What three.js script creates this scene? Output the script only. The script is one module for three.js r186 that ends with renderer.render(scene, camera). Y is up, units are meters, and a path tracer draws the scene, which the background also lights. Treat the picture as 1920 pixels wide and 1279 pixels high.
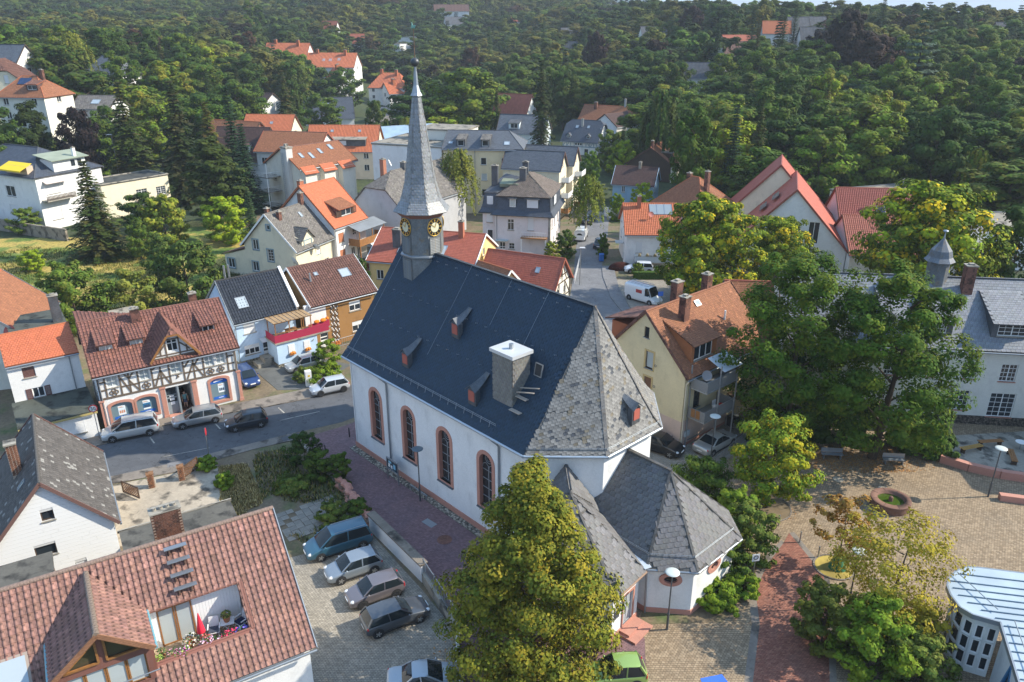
import * as THREE from 'three';
import { mergeGeometries, toCreasedNormals } from 'three/addons/utils/BufferGeometryUtils.js';
import { MarchingCubes } from 'three/addons/objects/MarchingCubes.js';

// ---------- camera, sky, sun, exposure ----------
const scene = new THREE.Scene();
const camera = new THREE.PerspectiveCamera(47.395, 1024 / 682, 0.5, 9000);
camera.position.set(0, 35, 0);
camera.rotation.set(THREE.MathUtils.degToRad(-22.55), 0, 0);
const renderer = new THREE.WebGLRenderer();
renderer.toneMapping = THREE.LinearToneMapping;
renderer.toneMappingExposure = 1.95;
renderer.shadowMap.enabled = true;
const SUN = new THREE.Vector3(0.80, 0.585, -0.06).normalize();
{ // clear summer air: pale horizon, bluer zenith, soft glow round the sun
const w = 512, h = 256, d = new Float32Array(w * h * 4);
for (let j = 0; j < h; j++) for (let i = 0; i < w; i++) {
const e = ((j + 0.5) / h - 0.5) * Math.PI, a = ((i + 0.5) / w - 0.5) * 2 * Math.PI, y = Math.sin(e), t = Math.pow(Math.max(0, y), 0.55);
const ang = Math.acos(Math.min(1, Math.cos(a) * Math.cos(e) * SUN.x + y * SUN.y + Math.sin(a) * Math.cos(e) * SUN.z)), g = 1.1 * Math.exp(-ang / 0.22), o = (j * w + i) * 4;
const lo = [0.37, 0.46, 0.57], hi = [0.19, 0.35, 0.62], gl = [1, 0.95, 0.85];
for (let c = 0; c < 3; c++) d[o + c] = (lo[c] + (hi[c] - lo[c]) * t) * (y < 0 ? 0.6 : 1) + (y < 0 ? 0 : g * gl[c]);
d[o + 3] = 1;
}
const t = new THREE.DataTexture(d, w, h, THREE.RGBAFormat, THREE.FloatType); t.mapping = THREE.EquirectangularReflectionMapping; t.magFilter = THREE.LinearFilter; t.colorSpace = THREE.LinearSRGBColorSpace; t.needsUpdate = true;
scene.background = t; scene.environment = t;
}
const sun = new THREE.DirectionalLight(new THREE.Color(1, 0.92, 0.77), 4.1);
sun.position.copy(SUN).multiplyScalar(300);
sun.castShadow = true;
sun.shadow.mapSize.set(4096, 4096);
Object.assign(sun.shadow.camera, { left: -220, right: 220, top: 220, bottom: -220, near: 1, far: 900 });
sun.name = 'sun';
scene.add(sun, sun.target);
scene.fog = new THREE.FogExp2(new THREE.Color(0.80, 0.90, 1.0), 0.0002);

// ---------- small tools ----------
let seed_ = 7;
function rnd() { seed_ = (seed_ + 0x6d2b79f5) | 0; let t = Math.imul(seed_ ^ (seed_ >>> 15), 1 | seed_); t = (t + Math.imul(t ^ (t >>> 7), 61 | t)) ^ t; return ((t ^ (t >>> 14)) >>> 0) / 4294967296; }
const rr = (a, b) => a + (b - a) * rnd();
const V3 = (x, y, z) => new THREE.Vector3(x, y, z);
const sm = (a, b, x) => { const t = Math.min(1, Math.max(0, (x - a) / (b - a))); return t * t * (3 - 2 * t); };
const lerp = (a, b, t) => a + (b - a) * t;
const names_ = new Map();
function numbered(n) { const k = names_.get(n) ?? 0; names_.set(n, k + 1); return k ? n + '_' + String(k).padStart(3, '0') : n; }
function tag(o, label, category, group, kind) {
if (label) o.userData.label = label;
if (category) o.userData.category = category;
if (group) o.userData.group = group;
if (kind) o.userData.kind = kind;
return o;
}
function thing(name, label, category, [x, y, z] = [0, 0, 0], turn = 0, group) {
const o = new THREE.Group(); o.name = numbered(name); scene.add(o);
o.position.set(x, y, z); o.rotation.y = turn;
return tag(o, label, category, group);
}

// ---------- geometry ----------
function faceUV(g) {
g = g.index ? g.toNonIndexed() : g;
const p = g.attributes.position, n = p.count, uv = new Float32Array(n * 2);
const a = V3(), b = V3(), c = V3(), N = V3(), U = V3(), W = V3();
for (let i = 0; i < n; i += 3) {
a.fromBufferAttribute(p, i); b.fromBufferAttribute(p, i + 1); c.fromBufferAttribute(p, i + 2);
N.subVectors(b, a).cross(W.subVectors(c, a)).normalize();
if (Math.abs(N.y) > 0.999) U.set(1, 0, 0); else U.set(N.z, 0, -N.x).normalize();
W.crossVectors(N, U);
[a, b, c].forEach((q, k) => { uv[(i + k) * 2] = q.dot(U); uv[(i + k) * 2 + 1] = q.dot(W); });
}
g.setAttribute('uv', new THREE.BufferAttribute(uv, 2));
return g;
}
function fromTris(tris) {
const g = new THREE.BufferGeometry(), p = new Float32Array(tris.length * 3);
tris.forEach((v, i) => { p[i * 3] = v[0] ?? v.x; p[i * 3 + 1] = v[1] ?? v.y; p[i * 3 + 2] = v[2] ?? v.z; });
g.setAttribute('position', new THREE.BufferAttribute(p, 3)); g.computeVertexNormals();
return faceUV(g);
}
function bx(x0, x1, y0, y1, z0, z1) {
const g = new THREE.BoxGeometry(Math.abs(x1 - x0), Math.abs(y1 - y0), Math.abs(z1 - z0)).toNonIndexed();
g.translate((x0 + x1) / 2, (y0 + y1) / 2, (z0 + z1) / 2);
return faceUV(g);
}
function beam(p, q, w, h, up = V3(0, 1, 0)) {   // bar from p to q, w across, h along up
p = p.isVector3 ? p : V3(...p); q = q.isVector3 ? q : V3(...q);
const d = q.clone().sub(p), l = d.length(), X = d.clone().normalize();
if (Math.abs(X.dot(up)) > 0.995) up = V3(1, 0, 0.001);
const Z = X.clone().cross(up).normalize(), Y = Z.clone().cross(X);
const g = new THREE.BoxGeometry(l, h, w).toNonIndexed();
g.applyMatrix4(new THREE.Matrix4().makeBasis(X, Y, Z).setPosition(p.clone().add(q).multiplyScalar(0.5)));
return faceUV(g);
}
function cyl(p, q, r0, r1 = r0, n = 10, open = false) {
p = p.isVector3 ? p : V3(...p); q = q.isVector3 ? q : V3(...q);
const d = q.clone().sub(p), l = d.length();
const g = new THREE.CylinderGeometry(r1, r0, l, n, 1, open).toNonIndexed();
g.applyMatrix4(new THREE.Matrix4().compose(p.clone().add(q).multiplyScalar(0.5), new THREE.Quaternion().setFromUnitVectors(V3(0, 1, 0), d.normalize()), V3(1, 1, 1)));
return g;
}
function sph(x, y, z, r, sx = 1, sy = 1, sz = 1, n = 12) {
const g = new THREE.SphereGeometry(r, n, Math.max(6, n * 0.7 | 0)).toNonIndexed(); g.scale(sx, sy, sz); g.translate(x, y, z); return g;
}
function slab(pts, th = 0.1) {
pts = pts.map((p) => (p.isVector3 ? p.clone() : V3(...p)));
const N = V3();
for (let i = 0; i < pts.length; i++) { const a = pts[i], b = pts[(i + 1) % pts.length]; N.x += (a.y - b.y) * (a.z + b.z); N.y += (a.z - b.z) * (a.x + b.x); N.z += (a.x - b.x) * (a.y + b.y); }
N.normalize();
const U = pts[1].clone().sub(pts[0]).normalize(), W = N.clone().cross(U), o = pts[0];
const two = pts.map((p) => new THREE.Vector2(p.clone().sub(o).dot(U), p.clone().sub(o).dot(W)));
const f = THREE.ShapeUtils.triangulateShape(two, []), low = pts.map((p) => p.clone().addScaledVector(N, -th)), t = [];
for (const [i, j, k] of f) { t.push(pts[i], pts[j], pts[k]); t.push(low[i], low[k], low[j]); }
for (let i = 0; i < pts.length; i++) { const j = (i + 1) % pts.length; t.push(pts[i], low[i], low[j], pts[i], low[j], pts[j]); }
return fromTris(t);
}
function sheet(pts, y, th = 0.2) {
let a = 0; for (let i = 0; i < pts.length; i++) { const p = pts[i], q = pts[(i + 1) % pts.length]; a += p[0] * q[1] - q[0] * p[1]; }
const l = (a > 0 ? [...pts].reverse() : pts).map(([x, z]) => V3(x, y, z));
return slab(l, th);
}
function wallGeo(outline, holes, depth) {
const s = new THREE.Shape(outline.map(([u, v]) => new THREE.Vector2(u, v)));
for (const h of holes) s.holes.push(new THREE.Path(h.map(([u, v]) => new THREE.Vector2(u, v))));
const g = new THREE.ExtrudeGeometry(s, { depth, bevelEnabled: false, curveSegments: 12 });
g.translate(0, 0, -depth);
return faceUV(g);
}
function lathe(pts, n = 16) { const g = new THREE.LatheGeometry(pts.map(([r, y]) => new THREE.Vector2(r, y)), n); return g.toNonIndexed(); }
function tube(pts, r, n = 6, seg = 0) {
const c = new THREE.CatmullRomCurve3(pts.map((p) => (p.isVector3 ? p : V3(...p))), false, 'catmullrom', 0.2);
return new THREE.TubeGeometry(c, seg || pts.length * 4, r, n).toNonIndexed();
}
function merge(geos) {
geos = geos.flat();
geos = geos.map((g) => { g = g.index ? g.toNonIndexed() : g; for (const k of Object.keys(g.attributes)) if (!['position', 'normal', 'uv'].includes(k)) g.deleteAttribute(k); if (!g.attributes.uv) g = faceUV(g); if (!g.attributes.normal) g.computeVertexNormals(); return g; });
return geos.length === 1 ? geos[0] : mergeGeometries(geos);
}
function obj(name, geos, m, parent) {
const o = new THREE.Mesh(Array.isArray(geos) ? merge(geos) : geos, m);
o.name = parent ? name : numbered(name); o.castShadow = o.receiveShadow = true;
(parent ?? scene).add(o);
return o;
}
function struct(name, geos, m) { const o = obj(name, geos, m); o.userData.kind = 'structure'; return o; }

// ---------- textures ----------
const hash = (x, y, s) => { let h = Math.imul(x | 0, 374761393) + Math.imul(y | 0, 668265263) + Math.imul(s | 0, 974711); h = Math.imul(h ^ (h >>> 13), 1274126177); return ((h ^ (h >>> 16)) >>> 0) / 4294967296; };
function vn(x, y, P, s) {   // value noise, period P
const ix = Math.floor(x), iy = Math.floor(y), fx = x - ix, fy = y - iy, u = fx * fx * (3 - 2 * fx), v = fy * fy * (3 - 2 * fy), m = (a) => ((a % P) + P) % P;
return lerp(lerp(hash(m(ix), m(iy), s), hash(m(ix + 1), m(iy), s), u), lerp(hash(m(ix), m(iy + 1), s), hash(m(ix + 1), m(iy + 1), s), u), v);
}
function fbm(u, v, f, o, s) { let a = 0, k = 0.5, t = 0; for (let i = 0; i < o; i++) { a += k * vn(u * f, v * f, f, s + i); t += k; f *= 2; k *= 0.55; } return a / t; }
function tex(n, metres, fn, color = true) {
const d = new Uint8Array(n * n * 4);
for (let y = 0; y < n; y++) for (let x = 0; x < n; x++) {
const c = fn((x + 0.5) / n, (y + 0.5) / n), i = (y * n + x) * 4;
for (let k = 0; k < 3; k++) d[i + k] = Math.max(0, Math.min(255, 255 * (Array.isArray(c) ? c[k] : c)));
d[i + 3] = 255;
}
const t = new THREE.DataTexture(d, n, n); t.wrapS = t.wrapT = THREE.RepeatWrapping; t.magFilter = THREE.LinearFilter; t.minFilter = THREE.LinearMipmapLinearFilter;
t.repeat.set(1 / metres, 1 / metres); if (color) t.colorSpace = THREE.SRGBColorSpace; t.needsUpdate = true;
return t;
}
const grey = (x, k = 1) => [x, x * (k < 1 ? k : 1), x];
const T_plaster = tex(512, 5, (u, v) => { const a = fbm(u, v, 4, 5, 1), b = fbm(u, v, 64, 2, 9), c = Math.max(0, fbm(u * 1, v * 0.5, 8, 4, 33) - 0.6); const x = 0.93 + 0.07 * a + 0.05 * (b - 0.5) - 0.25 * c; return [x, x * 0.995, x * 0.985]; });
const T_plasterB = tex(256, 1.2, (u, v) => fbm(u, v, 32, 3, 5), false);
const T_asphalt = tex(512, 9, (u, v) => { const a = fbm(u, v, 3, 4, 2), b = hash(u * 512, v * 512, 3), c = fbm(u, v, 24, 3, 8), crack = Math.abs(fbm(u, v, 6, 4, 77) - 0.5) < 0.006 ? 0.75 : 1; const x = (0.62 + 0.25 * a + 0.12 * (b - 0.5) + 0.12 * c) * crack; return [x, x, x * 1.01]; });
function paverTex(n, metres, nu, nv, joint, A, B, C, s, wear = 0.3) {
return tex(n, metres, (u, v) => {
const r = Math.floor(v * nv), uu = u * nu + (r % 2) * 0.5, c = Math.floor(uu), fu = uu - c, fv = v * nv - r;
const j = Math.min(fu, 1 - fu) * (nv / nu) < joint || Math.min(fv, 1 - fv) < joint;
const h = hash(c % nu, r, s), p = fbm(u, v, 3, 5, s + 5), q = fbm(u, v, 40, 2, s + 9);
let k = A.map((x, i) => lerp(x, B[i], h)); k = k.map((x, i) => lerp(x, C[i], Math.max(0, p - 0.45) * wear * 3) * (0.88 + 0.24 * q));
return j ? k.map((x) => x * 0.66) : k;
});
}
const T_paveBeige = paverTex(1024, 6.4, 32, 40, 0.09, [.60, .52, .42], [.72, .64, .53], [.50, .46, .41], 11);
const T_paveRed = paverTex(1024, 5, 25, 50, 0.10, [.52, .41, .41], [.62, .49, .48], [.48, .43, .46], 21);
const T_paveBrick = paverTex(1024, 5, 25, 50, 0.10, [.58, .36, .29], [.70, .48, .39], [.55, .46, .42], 31);
const T_paveGrey = paverTex(1024, 5, 25, 38, 0.09, [.60, .57, .52], [.68, .65, .60], [.52, .50, .47], 41);
const T_dirt = tex(512, 8, (u, v) => { const a = fbm(u, v, 4, 6, 51), b = fbm(u, v, 48, 3, 55), g = Math.max(0, fbm(u, v, 6, 4, 58) - 0.5) * 3; const k = 0.7 + 0.3 * b; return [lerp(.50, .62, a) * k * (1 - g * .25), lerp(.44, .55, a) * k * (1 - g * .05), lerp(.36, .44, a) * k * (1 - g * .3)]; });
const T_concrete = tex(512, 6, (u, v) => { const a = fbm(u, v, 3, 6, 61), b = fbm(u, v, 40, 3, 65), st = Math.max(0, fbm(u, v, 7, 5, 68) - 0.52) * 2.2; const x = (0.70 + 0.22 * a + 0.12 * (b - 0.5)) * (1 - st); return [x, x * 0.97, x * 0.92]; });
const T_lawn = tex(512, 14, (u, v) => { const a = fbm(u, v, 4, 5, 71), b = fbm(u, v, 64, 2, 75), d = sm(0.38, 0.62, a); const k = 0.72 + 0.5 * b; return [lerp(.36, .66, d) * k, lerp(.44, .58, d) * k, lerp(.17, .30, d) * k]; });
const T_forest = tex(512, 30, (u, v) => { const a = fbm(u, v, 5, 5, 81), b = fbm(u, v, 64, 2, 85); const k = 0.6 + 0.6 * b; return [lerp(.20, .33, a) * k, lerp(.27, .36, a) * k, lerp(.13, .18, a) * k]; });
const T_wood = tex(512, 2, (u, v) => { const a = fbm(u, v * 0.25, 16, 4, 91), w = 0.75 + 0.25 * Math.sin((v * 14 + a * 1.6) * 6.283); const x = 0.72 + 0.28 * a * w; return [x, x * 0.93, x * 0.85]; });
const T_lichen = tex(512, 2.6, (u, v) => { const a = fbm(u, v, 5, 5, 101), b = fbm(u, v, 42, 2, 105), s = sm(0.68, 0.78, fbm(u, v, 22, 3, 111)), d = sm(0.55, 0.75, fbm(u, v, 9, 4, 117)); const k = (0.72 + 0.4 * a) * (0.85 + 0.3 * b); return [lerp(k, 1.25, s * .75), lerp(k, 1.22, s * .75), lerp(k, 1.12, s * .75)].map((x) => x * (1 - 0.35 * d) * 0.82); });
const T_slate = tex(512, 4, (u, v) => { const a = fbm(u, v, 6, 5, 121), b = fbm(u, v, 48, 2, 125), o = sm(0.62, 0.74, fbm(u, v, 14, 4, 128)); const x = (0.66 + 0.34 * a) * (0.88 + 0.24 * b); return [x * (1 + .1 * o), x * (1 - 0.02 * o), x * (1 - 0.14 * o)]; });
const T_metal = tex(256, 6, (u, v) => { const a = fbm(u, v, 4, 4, 131); const x = 0.86 + 0.14 * a; return [x, x, x]; });
const T_bark = tex(256, 1, (u, v) => { const a = fbm(u, v * 0.3, 24, 3, 141); const x = 0.5 + 0.6 * a; return [x, x * .95, x * .9]; });
const T_rub = tex(512, 5, (u, v) => { const f = 30, x = u * f, y = v * f; let d = 9, h = 0; const ix = Math.floor(x), iy = Math.floor(y); for (let i = -1; i < 2; i++) for (let j = -1; j < 2; j++) { const a = ((ix + i) % f + f) % f, b = ((iy + j) % f + f) % f, q = Math.hypot(ix + i + hash(a, b, 1) - x, iy + j + hash(a, b, 2) - y); if (q < d) { d = q; h = hash(a, b, 3); } } const k = 0.45 + 0.45 * h - 0.25 * sm(.35, .7, d); return [k, k * .97, k * .92]; });

const C = (r, g, b) => new THREE.Color().setRGB(r, g, b);
function mat(c, o = {}) { return new THREE.MeshStandardMaterial({ color: c.isColor ? c : new THREE.Color(c), roughness: 0.85, ...o }); }
const M = {
white: mat(C(.80, .80, .78), { map: T_plaster, bumpMap: T_plasterB, bumpScale: 0.006 }),
frame: mat(C(.78, .78, .77), { roughness: 0.45 }),
shutter: mat(C(.70, .71, .72), { roughness: 0.55 }),
pane: new THREE.MeshPhysicalMaterial({ color: C(.025, .032, .04), roughness: 0.06, specularIntensity: 1 }),
curtain: new THREE.MeshPhysicalMaterial({ color: C(.42, .47, .48), roughness: 0.25, clearcoat: 1, clearcoatRoughness: 0.04 }),
dark: mat(C(.02, .02, .022), { roughness: 0.7 }),
zinc: mat(C(.30, .33, .36), { roughness: 0.42, metalness: 0.6 }),
copperZinc: mat(C(.42, .44, .46), { roughness: 0.35, metalness: 0.7, map: T_metal }),
brick: mat(C(.30, .13, .09), { map: T_lichen }),
sandstone: mat(C(.52, .25, .19), { map: T_plaster, bumpMap: T_plasterB, bumpScale: 0.01 }),
slateDark: mat(C(.105, .115, .13), { map: T_slate, roughness: 0.55 }),
wood: mat(C(.33, .19, .09), { map: T_wood, roughness: 0.7 }),
woodDark: mat(C(.10, .07, .055), { map: T_wood, roughness: 0.75 }),
woodOrange: mat(C(.42, .22, .08), { map: T_wood, roughness: 0.6 }),
steel: mat(C(.36, .38, .40), { roughness: 0.38, metalness: 0.75 }),
concrete: mat(C(.50, .49, .46), { map: T_concrete }),
asphalt: mat(C(.145, .15, .16), { map: T_asphalt, roughness: 0.92 }),
black: mat(C(.012, .012, .013), { roughness: 0.5 }),
bark: mat(C(.11, .085, .06), { map: T_bark }),
};
const tint = (r, g, b, o = {}) => mat(C(r, g, b), { map: T_plaster, bumpMap: T_plasterB, bumpScale: 0.006, ...o });
function terr(x, z) {
const D = -z;
const left = 15 * sm(60, 150, -x + 0.12 * (D - 180)) * sm(140, 235, D);
const far = 40 * sm(260, 900, D) * (1 - 0.75 * sm(-20, 260, x)) + 120 * sm(900, 2400, D) * (1 - sm(-250, 500, x - 0.12 * (D - 900)));
const roll = (Math.sin(x * 0.011 + 1.3) + Math.sin(z * 0.013 + x * 0.004)) * 4 * sm(300, 700, D);
const valley = -6 * sm(250, 420, D) * (1 - sm(420, 700, D)) * Math.exp(-(((x + 70) / 130) ** 2));
const right = 16 * sm(130, 340, D) * sm(0, 110, x) * (1 - .9 * sm(360, 800, D)) + 7 * sm(230, 420, D) * sm(-60, 40, x) * (1 - sm(500, 900, D));
return left + far + roll + valley + right;
}
// ---------- roof covering ----------
function tileGeo(kind, w, h, d = 0.025) {
const t = [], q = (a, b, c, e) => t.push(a, b, c, a, c, e);
if (kind === 'pan') {           // interlocking tile with one roll, lower end raised over the next row
const P = [[0, .000], [.10, .045], [.24, .062], [.38, .045], [.50, .008], [.75, .000], [1, .004]].map(([u, z]) => [u * w, z * w * 3.2]);
const L = h * 1.08;
for (let i = 0; i < P.length - 1; i++) {
const [u0, z0] = P[i], [u1, z1] = P[i + 1];
q([u0, 0, z0 + d], [u1, 0, z1 + d], [u1, L, z1], [u0, L, z0]);
q([u0, 0, z0 - .015], [u1, 0, z1 - .015], [u1, 0, z1 + d], [u0, 0, z0 + d]);
}
} else if (kind === 'slate') {  // thin plate, rounded lower corner
const L = h * 1.5, o = [[.0, .10 * h], [.12 * w, .01], [.8 * w, 0], [.97 * w, .14 * h], [.985 * w, L], [0, L]], z = (y) => d * (1 - y / L);
for (let i = 1; i < o.length - 1; i++) t.push([...o[0], z(o[0][1])], [...o[i], z(o[i][1])], [...o[i + 1], z(o[i + 1][1])]);
for (let i = 0; i < 4; i++) { const a = o[i], b = o[(i + 1) % 6]; q([...a, z(a[1]) - d], [...b, z(b[1]) - d], [...b, z(b[1])], [...a, z(a[1])]); }
} else {                        // flat rectangular tile
const L = h * 1.25; q([.012, 0, d], [w - .012, 0, d], [w - .012, L, 0], [.012, L, 0]); q([.012, 0, -.01], [w - .012, 0, -.01], [w - .012, 0, d], [.012, 0, d]);
q([.012, L, 0], [.012, L, -.01], [.012, 0, -.01], [.012, 0, d]); q([w - .012, 0, d], [w - .012, 0, -.01], [w - .012, L, -.01], [w - .012, L, 0]);
}
return fromTris(t);
}
const inside = (poly, x, y) => { let r = false; for (let i = 0, j = poly.length - 1; i < poly.length; j = i++) { const [a, b] = poly[i], [c, d] = poly[j]; if ((b > y) !== (d > y) && x < ((c - a) * (y - b)) / (d - b) + a) r = !r; } return r; };
function cover(parent, polys, spec, worldOf) {
const geo = spec.geo ?? (spec.geo = tileGeo(spec.kind, spec.w, spec.h, spec.d)), list = [];
for (const pts0 of polys) {
const pts = pts0.map((p) => (p.isVector3 ? p : V3(...p))), N = V3();
for (let i = 0; i < pts.length; i++) { const a = pts[i], b = pts[(i + 1) % pts.length]; N.x += (a.y - b.y) * (a.z + b.z); N.y += (a.z - b.z) * (a.x + b.x); N.z += (a.x - b.x) * (a.y + b.y); }
N.normalize();
let U = V3(N.z, 0, -N.x).normalize(); if (spec.skew) U.applyAxisAngle(N, spec.skew);
const W = N.clone().cross(U), o = pts[0], two = pts.map((p) => [p.clone().sub(o).dot(U), p.clone().sub(o).dot(W)]);
const xs = two.map((p) => p[0]), ys = two.map((p) => p[1]), x0 = Math.min(...xs), x1 = Math.max(...xs), y0 = Math.min(...ys), y1 = Math.max(...ys);
const nx = Math.max(1, Math.round((x1 - x0) / spec.w)), ny = Math.max(1, Math.round((y1 - y0) / spec.h)), sx = (x1 - x0) / nx, sy = (y1 - y0) / ny;
const holes = (spec.holes ?? []).map((h) => h.map((p) => { const q = V3(...p).sub(o); return [q.dot(U), q.dot(W)]; }));
for (let j = 0; j < ny; j++) for (let i = spec.stagger ? -1 : 0; i < nx; i++) {
const x = x0 + (i + (spec.stagger && j % 2 ? 0.5 : 0)) * sx, y = y0 + j * sy, cx = x + sx / 2, cy = y + sy / 2;
if (!inside(two, cx, cy) || !inside(two, x + sx * .12, cy) || !inside(two, x + sx * .88, cy) || holes.some((h) => inside(h, cx, cy))) continue;
const jig = spec.jig ?? 0.006, p = o.clone().addScaledVector(U, x + rr(-jig, jig)).addScaledVector(W, y + rr(-jig, jig)).addScaledVector(N, 0.012 + rr(0, jig));
const m = new THREE.Matrix4().makeBasis(U.clone().multiplyScalar(sx / spec.w), W.clone().multiplyScalar(sy / spec.h), N).setPosition(p);
list.push({ m, p, c: spec.tone() });
}
}
let rest = list;
if (spec.single) {
parent.updateMatrixWorld(true);
for (const t of list) t.d = t.p.clone().applyMatrix4(parent.matrixWorld).distanceTo(camera.position);
list.sort((a, b) => a.d - b.d); rest = list.slice(spec.single);
const kinds = Array.from({ length: 6 }, () => { const k = spec.m.clone(); k.color.multiply(spec.tone()); return k; });
for (const t of list.slice(0, spec.single)) { const o = new THREE.Mesh(geo, kinds[(rnd() * 6) | 0]); o.name = spec.name ?? 'tile'; o.applyMatrix4(t.m); parent.add(o); }
}
if (rest.length) {
const im = new THREE.InstancedMesh(geo, spec.m, rest.length); im.name = (spec.name ?? 'tile') + '_rows'; im.userData.kind = 'stuff';
rest.forEach((t, i) => { im.setMatrixAt(i, t.m); im.setColorAt(i, t.c); }); parent.add(im);
}
return list.length;
}
const toneOf = (r, g, b, v = 0.15, old = 0) => () => { const k = 1 + rr(-v, v), e = rnd() < old ? rr(0.75, 1.35) : 1; return C(r * k * e, g * k * e * rr(.98, 1.02), b * k * e * rr(.96, 1.04)); };
const MT = { lichen: mat(C(1, 1, 1), { map: T_lichen, roughness: .85 }), slate: mat(C(1, 1, 1), { map: T_slate, roughness: .6 }), plain: mat(C(1, 1, 1), { map: T_plaster, roughness: .75 }), glazed: mat(C(1, 1, 1), { roughness: .22 }), dull: mat(C(1, 1, 1), { roughness: .7 }) };
const tiles = {
redbrown: () => ({ kind: 'pan', w: .3, h: .34, m: MT.lichen, tone: toneOf(.36, .15, .11, .2, .25) }),
brown: () => ({ kind: 'pan', w: .3, h: .34, m: MT.lichen, tone: toneOf(.26, .12, .09, .18, .2) }),
darkbrown: () => ({ kind: 'flat', w: .24, h: .24, m: MT.lichen, tone: toneOf(.15, .08, .07, .2), stagger: 1 }),
orange: () => ({ kind: 'pan', w: .28, h: .34, m: MT.plain, tone: toneOf(.50, .145, .06, .1) }),
orangeold: () => ({ kind: 'flat', w: .2, h: .22, m: MT.lichen, tone: toneOf(.52, .21, .10, .14, .2), stagger: 1 }),
orangeflat: () => ({ kind: 'flat', w: .26, h: .28, m: MT.plain, tone: toneOf(.54, .15, .065, .08), stagger: 1 }),
red: () => ({ kind: 'flat', w: .26, h: .28, m: MT.plain, tone: toneOf(.37, .10, .06, .12), stagger: 1 }),
black: () => ({ kind: 'pan', w: .3, h: .36, m: MT.glazed, tone: toneOf(.028, .03, .036, .2), d: .035 }),
grey: () => ({ kind: 'flat', w: .34, h: .3, m: MT.lichen, tone: toneOf(.30, .27, .24, .22, .2), stagger: 1 }),
greylichen: () => ({ kind: 'flat', w: .3, h: .26, m: MT.lichen, tone: toneOf(.17, .155, .14, .2, .1), stagger: 1 }),
slate: () => ({ kind: 'slate', w: .34, h: .22, m: MT.slate, tone: toneOf(.13, .145, .17, .18), stagger: 1 }),
slateblue: () => ({ kind: 'slate', w: .34, h: .22, m: MT.slate, tone: toneOf(.075, .09, .12, .15), stagger: 1 }),
};

// ---------- windows ----------
const winCache = new Map(), cached = (k, f) => { if (!winCache.has(k)) winCache.set(k, f()); return winCache.get(k); };
function window_(parent, matrix, w, h, style, opt = {}) {
const fm = opt.frame ?? (style.includes('B') ? M.woodOrange : style.includes('D') ? M.woodDark : style.includes('A') ? M.zinc : M.frame), n = +(style.match(/[1-4]/)?.[0] ?? (w > 0.85 ? 2 : 1)), f = 0.075;
const fr = cached(`f${w}|${h}|${style}`, () => {
const g = [bx(0, w, 0, f, -.16, -.09), bx(0, w, h - f, h, -.16, -.09), bx(0, f, f, h - f, -.16, -.09), bx(w - f, w, f, h - f, -.16, -.09)];
for (let i = 1; i < n; i++) g.push(bx(w * i / n - .04, w * i / n + .04, f, h - f, -.155, -.085));
if (style.includes('x')) { const r = Math.max(2, Math.round(h / .45)); for (let j = 1; j < r; j++) g.push(bx(f, w - f, h * j / r - .02, h * j / r + .02, -.15, -.1)); for (let i = 0; i < n; i++) g.push(bx(w * (i + .5) / n - .015, w * (i + .5) / n + .015, f, h - f, -.15, -.1)); }
if (style.includes('d')) g.push(bx(f, w - f, f, h * .42, -.15, -.11), bx(f, w - f, h * .55, h * .6, -.15, -.1));
if (style.includes('m')) g.push(bx(f, w - f, h * .66, h * .66 + .07, -.155, -.085));
return merge(g);
});
const o = new THREE.Mesh(fr, fm); o.name = style.includes('d') ? 'door' : 'window'; o.applyMatrix4(matrix); parent.add(o);
const add = (name, g, m) => { const c = new THREE.Mesh(g, m); c.name = name; o.add(c); };
const sh = style.includes('s') ? 1 : style.includes('h') ? .42 : 0;
if (sh < 1) add(style.includes('c') ? 'curtained_pane' : 'pane', cached(`p${w}|${h}`, () => bx(f * .5, w - f * .5, f * .5, h - f * .5, -.145, -.125)), opt.glass ?? (style.includes('c') ? M.curtain : M.pane));
if (sh) add('roller_shutter', cached(`s${w}|${h}|${sh}`, () => { const g = [], r = Math.round(h * sh / .12); for (let i = 0; i < r; i++) { const y = h - h * sh + i * h * sh / r; g.push(bx(.03, w - .03, y, y + h * sh / r - .012, -.11, -.06)); } return merge(g); }), opt.shutter ?? M.shutter);
if (!style.includes('n') && !style.includes('d')) add('sill', cached(`l${w}|${opt.sillOut ?? .1}`, () => bx(-.07, w + .07, -.07, 0, -.18, .09)), opt.sill ?? M.concrete);
if (style.includes('t')) add('surround', cached(`t${w}|${h}`, () => merge([bx(-.16, 0, -.16, h + .16, -.02, .035), bx(w, w + .16, -.16, h + .16, -.02, .035), bx(0, w, h, h + .16, -.02, .035), bx(0, w, -.16, 0, -.02, .035)])), opt.surround ?? M.sandstone);
if (style.includes('v')) { for (const sd of [-1, 1]) { const sw = w * .5; add('hinged_shutter', cached(`v${w}|${h}|${sd}`, () => { const g = [], a = sd < 0 ? -sw - .03 : w + .03; g.push(bx(a, a + .06, 0, h, .005, .045), bx(a + sw - .06, a + sw, 0, h, .005, .045), bx(a + .06, a + sw - .06, 0, .06, .005, .045), bx(a + .06, a + sw - .06, h - .06, h, .005, .045)); for (let y = .07; y < h - .08; y += .09) g.push(bx(a + .06, a + sw - .06, y, y + .06, .01, .035)); return merge(g); }), opt.leaf ?? M.woodDark); } }
return o;
}

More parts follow.
